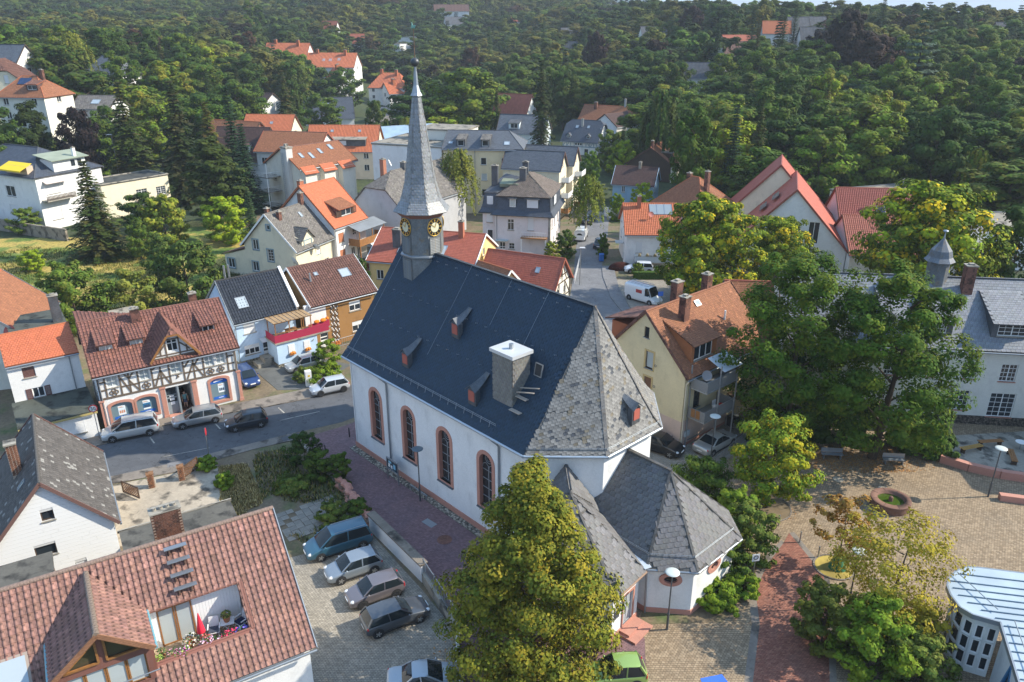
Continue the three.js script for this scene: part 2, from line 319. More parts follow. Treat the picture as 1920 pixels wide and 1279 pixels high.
// ---------- houses ----------
function faceMatrix(f, L, W) {
const U = { f: [1, 0, 0], r: [0, 0, -1], b: [-1, 0, 0], l: [0, 0, 1] }[f], O = { f: [0, 0, 0], r: [L, 0, 0], b: [L, 0, -W], l: [0, 0, -W] }[f], Z = { f: [0, 0, 1], r: [1, 0, 0], b: [0, 0, -1], l: [-1, 0, 0] }[f];
return new THREE.Matrix4().makeBasis(V3(...U), V3(0, 1, 0), V3(...Z)).setPosition(V3(...O));
}
function placeWindows(root, fm, list, opt) {
for (const [x, y, w, h, st] of list) window_(root, fm.clone().multiply(new THREE.Matrix4().makeTranslation(x, y, 0)), w, h, st, opt);
}
const rect = (x, y, w, h) => [[x, y], [x + w, y], [x + w, y + h], [x, y + h]];
function chimney(root, x, y0, y1, z, w, d, m = M.brick, cap = true) {
const o = obj('chimney', [bx(x - w / 2, x + w / 2, y0, y1, z - d / 2, z + d / 2)], m, root);
if (cap) obj('cap', [bx(x - w / 2 - .07, x + w / 2 + .07, y1 + .003, y1 + .09, z - d / 2 - .07, z + d / 2 + .07), bx(x - w / 4, x + w / 4, y1 + .094, y1 + .24, z - d / 4, z + d / 4)], M.concrete, o);
return o;
}
function house(S) {
const { L, W, he, hr, rp = .5, ov = .4, og = .25 } = S, root = thing(S.name, S.label, S.category ?? 'house', [S.o[0], S.y0 ?? 0, S.o[1]], -S.th, S.group);
const wm = S.wall, wins = S.wins ?? {}, opt = S.winOpt ?? {}, rz = -rp * W, slF = (hr - he) / (rp * W), slB = (hr - he) / ((1 - rp) * W), deep = S.deep ?? 0.3, hb = S.heB ?? he;
const type = S.type ?? 'gable', flat = type === 'flat', gb = type === 'gable' || type === 'halfhip';
const kk = type === 'halfhip' ? (S.hh ?? .35) : 0, yk = hr - (hr - he) * kk;   // half-hip: top share cut
const down = -(S.down ?? 0.3);
for (const f of 'frbl') {
const len = f === 'f' || f === 'b' ? L : W, i0 = f === 'f' || f === 'b' ? 0 : deep;
let out = [[i0, down], [len - i0, down], [len - i0, he - .02], [i0, he - .02]];
if (gb && (f === 'r' || f === 'l')) {
const rx = f === 'r' ? rp * W : W - rp * W, top = he + (hr - he) - .1, e = (y) => y - .1;
const yAt = (x) => (x < rx ? lerp(he, hr, x / rx) : lerp(hr, he, (x - rx) / (W - rx)));
out = [[i0, down], [len - i0, down], [len - i0, e(yAt(len - i0))]];
if (kk) { out.push([lerp(W, rx, 1 - kk), e(yk)], [lerp(0, rx, 1 - kk), e(yk)]); } else out.push([rx, top]);
out.push([i0, e(yAt(i0))]);
}
const holes = (wins[f] ?? []).filter((w) => w[4] !== 'none').map(([x, y, w, h]) => rect(x, y, w, h));
const g = wallGeo(out, holes, deep); g.applyMatrix4(faceMatrix(f, L, W));
obj('wall', [g], (S.walls ?? {})[f] ?? wm, root);
placeWindows(root, faceMatrix(f, L, W), wins[f] ?? [], opt);
}
if (S.plinth) obj('plinth', [bx(-.05, L + .05, -.3, S.plinth, -W - .05, -W - .003), bx(-.05, L + .05, -.3, S.plinth, .003, .05), bx(-.05, -.003, -.3, S.plinth, -W - .003, .003), bx(L + .003, L + .05, -.3, S.plinth, -W - .003, .003)].filter((_, i) => !(S.noPlinth ?? []).includes(i)), S.plinthMat ?? M.sandstone, root);
const yF = he - ov * slF, yB = he - ov * slB, th = .16, up = .1;
const q = (s, t, y) => V3(s, y + up, -t);
let polys = [], slopes = [];
if (gb) {
const k2 = kk ? kk : 0, tF = rp * W * (1 - k2), tB = W - (1 - rp) * W * (1 - k2), sI = kk ? (S.hhIn ?? 1.6) : 0;
const hl = kk && (S.hhSides ?? 'lr').includes('l'), hR = kk && (S.hhSides ?? 'lr').includes('r');
const a0 = -og, a1 = L + og;
const F = [q(a0, -ov, yF), q(a1, -ov, yF)], B = [q(a1, W + ov, yB), q(a0, W + ov, yB)];
if (hR) { F.push(q(a1, tF, yk), q(a1 - sI, rp * W, hr)); } else F.push(q(a1, rp * W, hr));
if (hl) { F.push(q(a0 + sI, rp * W, hr), q(a0, tF, yk)); } else F.push(q(a0, rp * W, hr));
if (hl) { B.push(q(a0, tB, yk), q(a0 + sI, rp * W, hr)); } else B.push(q(a0, rp * W, hr));
if (hR) { B.push(q(a1 - sI, rp * W, hr), q(a1, tB, yk)); } else B.push(q(a1, rp * W, hr));
slopes = [F, B];
if (hl) slopes.push([q(a0, tB, yk), q(a0, tF, yk), q(a0 + sI, rp * W, hr)]);
if (hR) slopes.push([q(a1, tF, yk), q(a1, tB, yk), q(a1 - sI, rp * W, hr)]);
} else if (type === 'hip') {
const i0 = S.hipL ?? W * .45, i1 = S.hipR ?? W * .45, E = [q(-ov, -ov, yF), q(L + ov, -ov, yF), q(L + ov, W + ov, yF), q(-ov, W + ov, yF)], r0 = q(i0, rp * W, hr), r1 = q(L - i1, rp * W, hr);
slopes = L - i1 - i0 < .3 ? [[E[0], E[1], r0], [E[2], E[3], r0], [E[3], E[0], r0], [E[1], E[2], r0]] : [[E[0], E[1], r1, r0], [E[2], E[3], r0, r1], [E[3], E[0], r0], [E[1], E[2], r1]];
}
const holes = S.roofHoles ?? [], spec = typeof S.tile === 'function' ? S.tile() : S.tile;
if (spec) spec.holes = holes;
slopes.forEach((p, i) => {
let g;
if (i === 0 && S.cutFront) g = S.cutFront(p, th); else g = slab(p, th);
obj('roof', [g], S.roofMats?.[i] ?? S.roofMat, root);
});
if (flat) obj('roof', [bx(-.1, L + .1, he, he + .15, -W - .1, .1)], S.roofMat, root), obj('parapet', [bx(-.14, L + .14, he + .153, he + .34, -.16, .14), bx(-.14, L + .14, he + .153, he + .34, -W - .14, -W + .16), bx(-.14, .16, he + .153, he + .34, -W + .16, -.16), bx(L - .16, L + .14, he + .153, he + .34, -W + .16, -.16)], S.parapet ?? M.copperZinc, root);
if (spec && !flat) cover(root, slopes.filter((_, i) => !(S.noTile ?? []).includes(i)), spec);
if (gb || type === 'hip') {
const a = gb ? -og + (kk && (S.hhSides ?? 'lr').includes('l') ? (S.hhIn ?? 1.6) : 0) : S.hipL ?? W * .45, b = gb ? L + og - (kk && (S.hhSides ?? 'lr').includes('r') ? (S.hhIn ?? 1.6) : 0) : L - (S.hipR ?? W * .45);
const rg = [];
if (b - a > .5) { const n = Math.max(2, Math.round((b - a) / .42)); for (let i = 0; i < n; i++) rg.push(cyl([lerp(a, b, i / n), hr + .075, rz], [lerp(a, b, (i + 1.08) / n), hr + .085, rz], .125, .11, 8)); }
if (type === 'hip') for (const s of slopes.slice(2)) for (const e of [s[0], s[1]]) { const r = s[2], n = Math.max(2, Math.round(e.distanceTo(r) / .5)); for (let i = 0; i < n; i++) rg.push(cyl(e.clone().lerp(r, i / n), e.clone().lerp(r, (i + 1.08) / n), .1, .09, 6)); }
if (rg.length) obj('ridge_tiles', rg, S.ridgeMat ?? S.roofMat, root);
if (gb && S.verge !== null) { const vg = []; for (const x of [-og - .03, L + og + .03]) { if (kk) break; vg.push(beam([x, yF + up - .04, ov], [x, hr + up - .02, rz], .05, .24), beam([x, hr + up - .02, rz], [x, yB + up - .04, -W - ov], .05, .24)); } for (const v of vg) obj('verge_board', [v], S.verge ?? M.woodDark, root); }
const gm = S.gutter ?? M.zinc, x0 = gb ? -og : -ov, x1 = gb ? L + og : L + ov;
obj('gutter', [cyl([x0, yF - .06, ov + .05], [x1, yF - .06, ov + .05], .075, .075, 8)], gm, root);
obj('gutter', [cyl([x0, yB - .06, -W - ov - .05], [x1, yB - .06, -W - ov - .05], .075, .075, 8)], gm, root);
if (S.pipe !== null) for (const x of S.pipe ?? [.12]) obj('downpipe', [tube([[x, yF - .1, ov + .05], [x, yF - .35, .12], [x, yF - .8, .1], [x, .1, .1]], .05, 6, 14)], gm, root);
}
for (const c of S.chimneys ?? []) chimney(root, ...c);
for (const d of S.dormers ?? []) dormer(root, S, d, { slF, yF });
for (const k of S.skylights ?? []) skylight(root, S, k, { slF, slB });
return root;
}
function dormer(root, S, d, { slF }) {
const back = d.side === 'b', sl = back ? (S.hr - S.he) / ((1 - (S.rp ?? .5)) * S.W) : slF;
const yAt = (t) => S.he + t * sl + .1, sgn = back ? -1 : 1, zOf = (t) => (back ? -S.W + t : -t), y0 = yAt(d.t), y1 = y0 + d.h;
const run = d.run ?? (d.h / Math.max(.1, sl - (d.pitch ?? .25))), tb = d.t + run, X0 = d.x, X1 = d.x + d.w, P = (x, t, y) => V3(x, y, zOf(t)), o = .18;
const g = d.kind === 'gable' ? wallGeo([[0, -.3], [d.w, -.3], [d.w, d.h], [d.w / 2, d.h + (d.gh ?? d.w * .5)], [0, d.h]], [rect(...d.win.slice(0, 4))], .15) : wallGeo(rect(0, -.3, d.w, d.h + .3), [rect(...d.win.slice(0, 4))], .15);
const fm = back ? new THREE.Matrix4().makeBasis(V3(-1, 0, 0), V3(0, 1, 0), V3(0, 0, -1)).setPosition(X1, y0, zOf(d.t)) : new THREE.Matrix4().makeTranslation(X0, y0, zOf(d.t));
g.applyMatrix4(fm);
const part = obj('dormer', [g], d.wall ?? S.wall, root);
window_(part, fm.clone().multiply(new THREE.Matrix4().makeTranslation(d.win[0], d.win[1], .03)), d.win[2], d.win[3], d.win[4] ?? 'w', d.opt ?? {});
const cheeks = [];
for (const x of [X0, X1 - .1]) cheeks.push(slab([[x, y0 - .2, zOf(d.t + .15)], [x, y1, zOf(d.t + .15)], [x, y1 + (d.pitch ?? .25) * run, zOf(tb)]].reverse(), -.1));
for (const c of cheeks) obj('cheek', [c], d.cheek ?? d.wall ?? S.wall, part);
let polys;
if (d.kind === 'gable') {
const gh = d.gh ?? d.w * .5, xm = (X0 + X1) / 2, tr = d.t + (d.h + gh) / sl + .1, te = d.t + d.h / sl, s = gh / (d.w / 2);
polys = [[P(X0 - .25, d.t - .3, y1 - .25 * s), P(xm, d.t - .3, y1 + gh), P(xm, tr, y1 + gh), P(X0 - .25, te, y1 - .25 * s)], [P(xm, d.t - .3, y1 + gh), P(X1 + .25, d.t - .3, y1 - .25 * s), P(X1 + .25, te, y1 - .25 * s), P(xm, tr, y1 + gh)]].map((p) => { p.forEach((v) => (v.y += .06)); return back ? p.reverse() : p; });
polys = polys.map((p) => [...p].reverse()).map((p) => { const n = p[1].clone().sub(p[0]).cross(p[2].clone().sub(p[0])); return n.y < 0 ? p.reverse() : p; });
} else {
const pit = d.pitch ?? .25;
polys = [[P(X0 - .15, d.t - .35, y1 - .35 * pit + .06), P(X1 + .15, d.t - .35, y1 - .35 * pit + .06), P(X1 + .15, tb + .1, y1 + run * pit + .06), P(X0 - .15, tb + .1, y1 + run * pit + .06)]];
if (back) polys[0].reverse();
}
for (const p of polys) obj('dormer_roof', [slab(p, .09)], d.roofMat ?? S.roofMat, part);
if (d.tile) cover(part, polys, d.tile());
}
function skylight(root, S, [x, t, w, h, side = 'f', m], { slF, slB }) {
const sl = side === 'f' ? slF : slB, a = Math.atan(sl), y = S.he + t * sl + .13;
const o = obj('skylight', [bx(0, w, 0, .08, 0, .1), bx(0, w, h - .08, h, 0, .1), bx(0, .08, .08, h - .08, 0, .1), bx(w - .08, w, .08, h - .08, 0, .1)], M.zinc, root);
obj('pane', [bx(.06, w - .06, .06, h - .06, .02, .07)], m ?? M.skyPane, o);
o.position.set(side === 'f' ? x : x + w, y, side === 'f' ? -t : -S.W + t);
o.rotation.set(0, side === 'f' ? 0 : Math.PI, 0); o.rotateX(-Math.PI / 2 + a);
}
M.skyPane = new THREE.MeshPhysicalMaterial({ color: C(.35, .40, .43), roughness: 0.05, clearcoat: 1, clearcoatRoughness: .02 });
function dish(root, x, y, z, r, m, turn = 0) {
const pts = []; for (let i = 0; i <= 6; i++) pts.push([r * i / 6, .12 * r * (i / 6) ** 2 * 2]);
const o = obj('satellite_dish', [lathe(pts, 16)], m, root); o.position.set(x, y, z); o.rotation.set(1.15, turn, 0, 'YXZ');
obj('bracket', [cyl([x, y - .75, z - .1], [x, y, z - .05], .03)], M.steel, root);
}
function railing(root, p, q, h, n, m, name = 'railing', r = .018) {
p = V3(...p); q = V3(...q); const g = [cyl(p.clone().add(V3(0, h, 0)), q.clone().add(V3(0, h, 0)), .03, .03, 6), cyl(p.clone().add(V3(0, .12, 0)), q.clone().add(V3(0, .12, 0)), .02, .02, 6)];
const o = obj(name, g, m, root), bar = cached(`bar${h}${r}`, () => cyl([0, .12, 0], [0, h, 0], r, r, 5));
for (let i = 0; i <= n; i++) { const b = new THREE.Mesh(bar, m); b.name = 'bar'; b.position.copy(p.clone().lerp(q, i / n)); o.add(b); }
return o;
}
// ---------- ground ----------
{
const xs = [], zs = [];
for (let x = -2600; x <= 2600; x += Math.abs(x) < 400 ? 12.5 : 100) xs.push(x);
for (let z = 40; z >= -4200; z -= z > -700 ? 12.5 : 100) zs.push(z);
const p = [], idx = [], uv = [];
for (const z of zs) for (const x of xs) { p.push(x, terr(x, z) - 0.02, z); uv.push(x, -z); }
for (let j = 0; j < zs.length - 1; j++) for (let i = 0; i < xs.length - 1; i++) { const a = j * xs.length + i, b = a + 1, c = a + xs.length, d = c + 1; idx.push(a, b, d, a, d, c); }
const g = new THREE.BufferGeometry(); g.setAttribute('position', new THREE.Float32BufferAttribute(p, 3)); g.setAttribute('uv', new THREE.Float32BufferAttribute(uv, 2)); g.setIndex(idx); g.computeVertexNormals();
const o = new THREE.Mesh(g, mat(C(.75, .75, .75), { map: T_forest, roughness: 1 })); o.name = 'ground'; o.userData.kind = 'structure'; scene.add(o);
}
const Mp = {
beige: mat(C(.74, .72, .70), { map: T_paveBeige, bumpMap: T_paveBeige, bumpScale: .006 }), red: mat(C(.74, .70, .74), { map: T_paveRed, bumpMap: T_paveRed, bumpScale: .006 }), brick: mat(C(.74, .72, .72), { map: T_paveBrick, bumpMap: T_paveBrick, bumpScale: .006 }), grey: mat(C(.80, .79, .77), { map: T_paveGrey, bumpMap: T_paveGrey, bumpScale: .006 }),
walk: mat(C(.34, .31, .29), { map: T_concrete }), dirt: mat(C(.82, .80, .76), { map: T_dirt }), lawn: mat(C(.95, .95, .9), { map: T_lawn, roughness: 1 }), drive: mat(C(.62, .56, .48), { map: T_concrete }), old: mat(C(.26, .26, .265), { map: T_asphalt }), line: mat(C(.62, .62, .60), { map: T_concrete }), gravel: mat(C(.62, .58, .52), { map: T_rub, bumpMap: T_rub, bumpScale: .04 }), patch: mat(C(.30, .29, .285), { map: T_asphalt }),
};
struct('town_ground', [sheet([[-75, -20], [60, -20], [75, -70], [40, -165], [-45, -165], [-60, -100]], 0.0, .1)], Mp.dirt);
struct('road', [sheet([[-52, -46], [-42.2, -50.8], [-33.4, -54.8], [-28.6, -57.2], [-26.0, -58.8], [-23.0, -60.5], [-19.8, -62.4], [-16.0, -64.4], [-12.4, -67.8], [-2, -80], [10, -92], [4, -98], [-12.5, -84.3], [-15.4, -75.4], [-17.3, -70.9], [-20.2, -69.3], [-24.8, -67.0], [-26.8, -66.3], [-32.5, -63.6], [-37.1, -59.6], [-45.2, -55.4], [-56, -50]], 0.012)], M.asphalt);
struct('pavement', [sheet([[-37.1, -59.6], [-32.5, -63.6], [-26.8, -66.3], [-24.8, -67.0], [-20.2, -69.3], [-17.0, -71.7], [-17.8, -73.4], [-20.5, -71.7], [-25.4, -68.9], [-27.7, -67.9], [-33.5, -65.5], [-38.9, -62.1], [-42.6, -60.2], [-40.9, -57.2]], 0.10)], Mp.walk);
struct('pavement', [sheet([[-33.2, -53.6], [-28.1, -55.7], [-25.6, -57.5], [-22.7, -59.4], [-19.2, -61.2], [-19.8, -62.4], [-23.0, -60.5], [-26.0, -58.8], [-28.6, -57.2], [-33.8, -54.7]], 0.06)], Mp.walk);
struct('driveway', [sheet([[-32.8, -53.6], [-28.0, -55.6], [-25.2, -57.3], [-22.1, -50.1], [-22.3, -46.4], [-28.4, -45.8], [-30.5, -50.1]], 0.016)], Mp.drive);
struct('waste_ground', [sheet([[-25.3, -57.4], [-22.6, -59.2], [-19.3, -61.1], [-17.7, -58.8], [-13.8, -53.4], [-10.8, -48.4], [-10.1, -46.8], [-15.6, -44.7], [-18.1, -47.4], [-22.3, -47.0], [-22.1, -50.1]], 0.008)], Mp.dirt);
struct('car_park', [sheet([[-17, -43.9], [-10.2, -47.1], [-6.0, -41.3], [-3.3, -37.2], [-2.8, -33.1], [-2.4, -24], [-22, -24], [-22, -40]], 0.016)], Mp.grey);
struct('church_path', [sheet([[-19.4, -61.1], [-15.7, -63.6], [-12.6, -66.5], [-10.7, -66], [-13.7, -59.3], [-3.2, -47.7], [0.9, -43.0], [6.1, -44.0], [8.1, -36.8], [6.5, -24], [-2.4, -24], [-2.8, -33.1], [-3.4, -37.5], [-6.2, -42.8], [-13.3, -52.6]], 0.020)], Mp.red);
struct('church_square', [sheet([[8.1, -36.8], [6.1, -44], [14.4, -54.2], [16.7, -55.8], [20.8, -60.2], [25.8, -64.6], [50, -66], [61.6, -57.9], [40, -20], [6.4, -24]], 0.024)], Mp.beige);
struct('red_paving_band', [sheet([[11.4, -24], [13.6, -33.1], [15.5, -38.1], [16.1, -41.1], [17.7, -43.8], [19.6, -46.2], [20.4, -47.4], [21.2, -42.7], [20.1, -39.1], [18.0, -33.1], [15.5, -24]], 0.030)], Mp.brick);
struct('paving_gutter', [sheet([[10.9, -24], [13.1, -33.1], [15.0, -38.1], [15.6, -41.2], [17.3, -44.1], [19.6, -46.6], [19.6, -46.2], [17.7, -43.8], [16.1, -41.1], [15.5, -38.1], [13.6, -33.1], [11.4, -24]], 0.028), sheet([[20.4, -47.4], [21.2, -42.7], [20.1, -39.1], [18.0, -33.1], [15.5, -24], [15.9, -24], [18.4, -33.1], [20.5, -39.1], [21.6, -42.8], [20.8, -47.5]], 0.028)], Mp.walk);
struct('courtyard', [sheet([[10.2, -58.8], [9, -66], [14, -72], [30, -70], [26.8, -63.6], [20.8, -60.2], [16.7, -55.8], [14.4, -54.2], [10.6, -52]], 0.034)], Mp.grey);
struct('side_street', [sheet([[2.5, -84.3], [7.8, -99.3], [9.0, -108.7], [9.8, -116.9], [11.1, -129.5], [12.4, -138.8], [14.3, -149.3], [18.5, -157.3], [25.4, -159.8], [40, -160], [40, -153], [24.4, -152.9], [20.2, -151.1], [18.1, -142.8], [16.8, -133.1], [15.2, -122.9], [13.7, -114.0], [13.3, -108.7], [13.4, -99.3], [14.3, -93.2], [15.0, -88.5], [15.0, -80], [11.4, -72]], 0.020)], Mp.old);
struct('pavement', [sheet([[13.7, -114.0], [15.5, -114.0], [15.0, -103.9], [15.4, -95.2], [16.0, -90.4], [15.0, -88.5], [14.3, -93.2], [13.4, -99.3], [13.3, -108.7]], 0.11)], Mp.patch);
struct('paved_forecourt', [sheet([[14.8, -107.4], [24, -107.0], [23, -88], [16.0, -89.4], [15.45, -96.2], [15.05, -102.7]], 0.05)], Mp.grey);
struct('asphalt_yard', [sheet([[-28.9, -77.5], [-23.9, -71.2], [-20.4, -71.4], [-17.6, -77.5], [-23.9, -80.4]], 0.028)], mat(C(.17, .175, .165), { map: T_asphalt }));
struct('garden_lawn', [sheet([[-128, -122], [-101, -128.5], [-77.6, -131.3], [-63.6, -128], [-60.0, -143], [-50, -143], [-42.7, -122.9], [-41, -105], [-40.5, -97.3], [-57.9, -92.3], [-90.6, -100.7]], 0.02)], Mp.lawn);
struct('shrub_bed', [sheet([[8, -38], [11.6, -38.2], [13.2, -38.2], [14.8, -40.2], [15.6, -43.2], [17, -46], [15.8, -49.5], [13, -52], [10, -46]], 0.045)], Mp.dirt);
struct('gravel_strip', [sheet([[-14.3, -59.6], [-13.7, -60.4], [1.4, -44.2], [0.7, -43.6]], 0.075)], Mp.gravel);
for (const [x, z] of [[26.8, -54.6], [29.9, -53.2]]) tag(obj('manhole_cover', [cyl([x, .02, z], [x, .042, z], .42, .42, 20)], mat(C(.55, .52, .46), { map: T_concrete })), x < 28 ? 'round pale manhole cover near the leaf litter' : 'round pale manhole cover nearest the fountain', 'manhole', 'manhole covers on the square');
tag(obj('manhole_cover', [cyl([-4.9, .02, -46.6], [-4.9, .036, -46.6], .55, .55, 20)], M.brick), 'round reddish manhole cover on the church path', 'manhole');
for (const [x, z, l] of [[-6.2, -48.6, 'dark rectangular drain grate on church path below the lamp'], [-2.4, -42.9, 'dark rectangular drain grate on church path beside the linden']]) { const o = obj('drain_grate', [bx(-.55, .55, .02, .042, -.3, .3)], M.zinc); o.position.set(x, 0, z); o.rotation.y = -.75; tag(o, l, 'drain'); }
{
const mark = (x, z, l, a, w = .12) => { const o = obj('road_marking', [bx(-l / 2, l / 2, .012, .017, -w / 2, w / 2)], Mp.line); o.position.set(x, 0, z); o.rotation.y = -a; o.userData.kind = 'structure'; };
mark(-32.3, -61.0, 1.3, .9); mark(-27.4, -63.7, 1.5, .9); mark(-22.3, -66.8, 1.4, .9); mark(-24.5, -67.4, 1.2, -.5); mark(-20.3, -65.6, 4, -.5, .09); mark(-28.5, -58.9, 4, -.42, .06); mark(-37.2, -57.4, 1.4, 1);
struct('asphalt_patch', [sheet([[-29.3, -57.0], [-26.4, -58.4], [-26.1, -57.9], [-29.0, -56.3]], .066, .004)], Mp.patch);
struct('asphalt_patch', [sheet([[-20.9, -61.4], [-19.4, -62.3], [-19.2, -61.6], [-20.4, -60.7]], .068, .004)], M.asphalt);
}
// ---------- church ----------
{
const th = .821, W = 12.42, L = 21.82, HE = 8.88, HR = 17.39, AX = 21.53, OV = .578, AP = 3.773, INS = 3.938;
const root = thing('church', 'white church with dark slate roof, round-arched windows and polygonal choir', 'church', [-13.71, 0, -59.93], -th);
const wm = mat(C(.80, .81, .82), { map: T_plaster, bumpMap: T_plasterB, bumpScale: .006 });
const arch = (x, y, w, h, n = 10) => { const r = w / 2, p = [[x - r, y], [x + r, y]]; for (let i = 0; i <= n; i++) { const a = Math.PI * i / n; p.push([x + r * Math.cos(a), y + h - r + r * Math.sin(a)]); } return p; };
const wx = [3.6, 8.15, 12.7, 17.4], WY = 2.35, WH = 4.5, WW = 1.45;
const sAP = L + AP - OV, tB = INS - OV * .4;
const front = wallGeo([[0, -.3], [L, -.3], [L, HE - .1], [0, HE - .1]], wx.map((x) => arch(x, WY, WW, WH)), .5);
obj('wall', [front], wm, root);
const back = wallGeo([[0, -.3], [L, -.3], [L, HE - .1], [0, HE - .1]], wx.map((x) => arch(L - x, WY, WW, WH)), .5); back.applyMatrix4(faceMatrix('b', L, W)); obj('wall', [back], wm, root);
const gable = wallGeo([[.5, -.3], [W - .5, -.3], [W - .5, HE], [W - 2, HE + 1.9], [W / 2, HR - .4], [2, HE + 1.9], [.5, HE]], [arch(W / 2, 0, 2, 3.4)], .5); gable.applyMatrix4(faceMatrix('l', L, W)); obj('wall', [gable], wm, root);
obj('door', [bx(-.2, -.1, 0, 3.4, -W / 2 - 1, -W / 2 + 1)], M.woodDark, root);
const apse = [[L, 0], [sAP, tB], [sAP, W - tB], [L, W]];
const facet = (a, b) => { const d = Math.hypot(b[0] - a[0], b[1] - a[1]), g = wallGeo([[0, -.3], [d, -.3], [d, HE - .1], [0, HE - .1]], [], .4), U = V3((b[0] - a[0]) / d, 0, -(b[1] - a[1]) / d), Z = U.clone().cross(V3(0, 1, 0)); g.applyMatrix4(new THREE.Matrix4().makeBasis(U, V3(0, 1, 0), Z).setPosition(a[0], 0, -a[1])); return g; };
for (let i = 0; i < 3; i++) obj('choir_wall', [facet(apse[i], apse[i + 1])], wm, root);
obj('plinth', [bx(-.06, L + .02, -.3, .55, .003, .07), facet([L - .02, -.065], [sAP + .06, tB - .03]).scale(1, .06, 1)], M.sandstone, root);
const leadM = mat(C(.25, .26, .27), { roughness: .6 });
const glassM = new THREE.MeshPhysicalMaterial({ color: C(.028, .030, .034), roughness: .22 });
const mkArch = (x, o, w, h, y) => { const p = arch(x, y, w, h); return p; };
for (const x of wx) {
const s = new THREE.Shape(arch(0, -.22, WW + .5, WH + .47).map(([a, b]) => new THREE.Vector2(a, b)));
s.holes.push(new THREE.Path(arch(0, 0, WW - .12, WH - .06).map(([a, b]) => new THREE.Vector2(a, b))));
const g = faceUV(new THREE.ExtrudeGeometry(s, { depth: .34, bevelEnabled: false })); g.translate(0, 0, -.3);
const win = obj('window', [g], M.sandstone, root); win.position.set(x, WY, 0);
const gs = new THREE.Shape(arch(0, 0, WW, WH).map(([a, b]) => new THREE.Vector2(a, b)));
const gg = faceUV(new THREE.ExtrudeGeometry(gs, { depth: .04, bevelEnabled: false })); gg.translate(0, 0, -.36); obj('leaded_pane', [gg], glassM, win);
const bars = [bx(-.03, .03, 0, 3.35, -.31, -.27)]; for (let i = 1; i < 5; i++) bars.push(bx(-WW / 2, WW / 2, i * .74 - .02, i * .74 + .02, -.31, -.27));
for (const sx of [-.34, .34]) bars.push(tube([[sx - .32, 3.1, -.29], [sx - .28, 3.35, -.29], [sx, 3.52, -.29], [sx + .28, 3.35, -.29], [sx + .32, 3.1, -.29]], .025, 5, 14));
const ring = new THREE.TorusGeometry(.36, .025, 5, 20).toNonIndexed(); ring.translate(0, 3.95, -.29); bars.push(ring);
const ring2 = new THREE.TorusGeometry(.2, .018, 5, 16).toNonIndexed(); ring2.translate(0, 3.95, -.29); bars.push(ring2);
obj('tracery', bars, leadM, win);
obj('sill', [slab([[-.95, -.2, .16], [.95, -.2, .16], [.95, .02, -.25], [-.95, .02, -.25]], .06)], M.slateDark, win);
}
const prof = [[0, HR], [.34, 14.30], [.69, 11.22], [.87, 9.72], [1, HE]];
const corners = [[-.25, -OV], [L, -OV], [L + AP, INS - OV], [L + AP, W - INS + OV], [L, W + OV], [-.25, W + OV]];
const P = (ridge, c, k) => { const [f, y] = prof[k]; return V3(lerp(ridge[0], c[0], f), y, -lerp(ridge[1], c[1], f)); };
const R0 = [-.25, W / 2], R1 = [AX, W / 2];
const strips = (ra, ca, rb, cb) => { const r = []; for (let k = 0; k < 4; k++) { const a = P(ra, ca, k + 1), b = P(rb, cb, k + 1), c = P(rb, cb, k), d = P(ra, ca, k); r.push(c.distanceTo(d) < .01 ? [a, b, c] : [a, b, c, d]); } return r; };
const front4 = strips(R0, corners[0], R1, corners[1]), back4 = strips(R1, corners[4], R0, corners[5]);
const choir = [0, 1, 2].map((i) => strips(R1, corners[1 + i], R1, corners[2 + i]));
const under = mat(C(.025, .045, .07), { map: T_slate });
for (const s of [front4, back4]) { const o = obj('roof', s.map((p) => slab(p, .2)), under, root); cover(o, s, { kind: 'flat', w: .42, h: .2, d: .014, jig: .003, m: mat(C(1, 1, 1), { roughness: .72, map: T_slate }), tone: toneOf(.018, .047, .082, .14), stagger: 1, name: 'slate', holes: [] }); }
const oldTone = () => { const k = rr(.75, 1.2), e = rnd(); return e < .06 ? C(.13, .14, .16) : e < .13 ? C(.34 * k, .29 * k, .21 * k) : C(.40 * k, .385 * k, .36 * k); };
for (const s of choir) { const o = obj('choir_roof', s.map((p) => slab(p, .2)), mat(C(.2, .19, .175), { map: T_slate }), root); cover(o, s, { kind: 'slate', w: .3, h: .2, d: .025, jig: .01, m: mat(C(1, 1, 1), { map: T_lichen, roughness: .8 }), tone: oldTone, stagger: 1, name: 'slate', skew: .28 }); }
const capGeo = bx(-.13, .13, -.02, .03, -.22, .22), capM = mat(C(.06, .075, .095), { map: T_slate }), capG = mat(C(.22, .21, .2), { map: T_slate });
const capLine = (pts, m) => { const g = []; for (let k = 0; k < pts.length - 1; k++) { const a = pts[k], b = pts[k + 1], n = Math.round(a.distanceTo(b) / .26); for (let i = 0; i < n; i++) { const p = a.clone().lerp(b, i / n), q = a.clone().lerp(b, (i + 1.2) / n); g.push(beam(p.clone().add(V3(0, .055, 0)), q.clone().add(V3(0, .045, 0)), .26, .02)); } } return g; };
obj('ridge_slates', capLine([V3(AX, HR, -W / 2), V3(-.25, HR, -W / 2)], capM), capM, root);
for (const i of [2, 3]) obj('hip_slates', capLine([0, 1, 2, 3, 4].map((k) => P(R1, corners[i], k)), capG), capG, root);
const e = corners.map(([s, t]) => V3(s, HE - .08, -t));
const gut = []; for (let i = 0; i < 5; i++) gut.push(cyl(e[i], e[i + 1], .11, .11, 8)); obj('gutter', gut, mat(C(.42, .47, .52), { metalness: .5, roughness: .35 }), root);
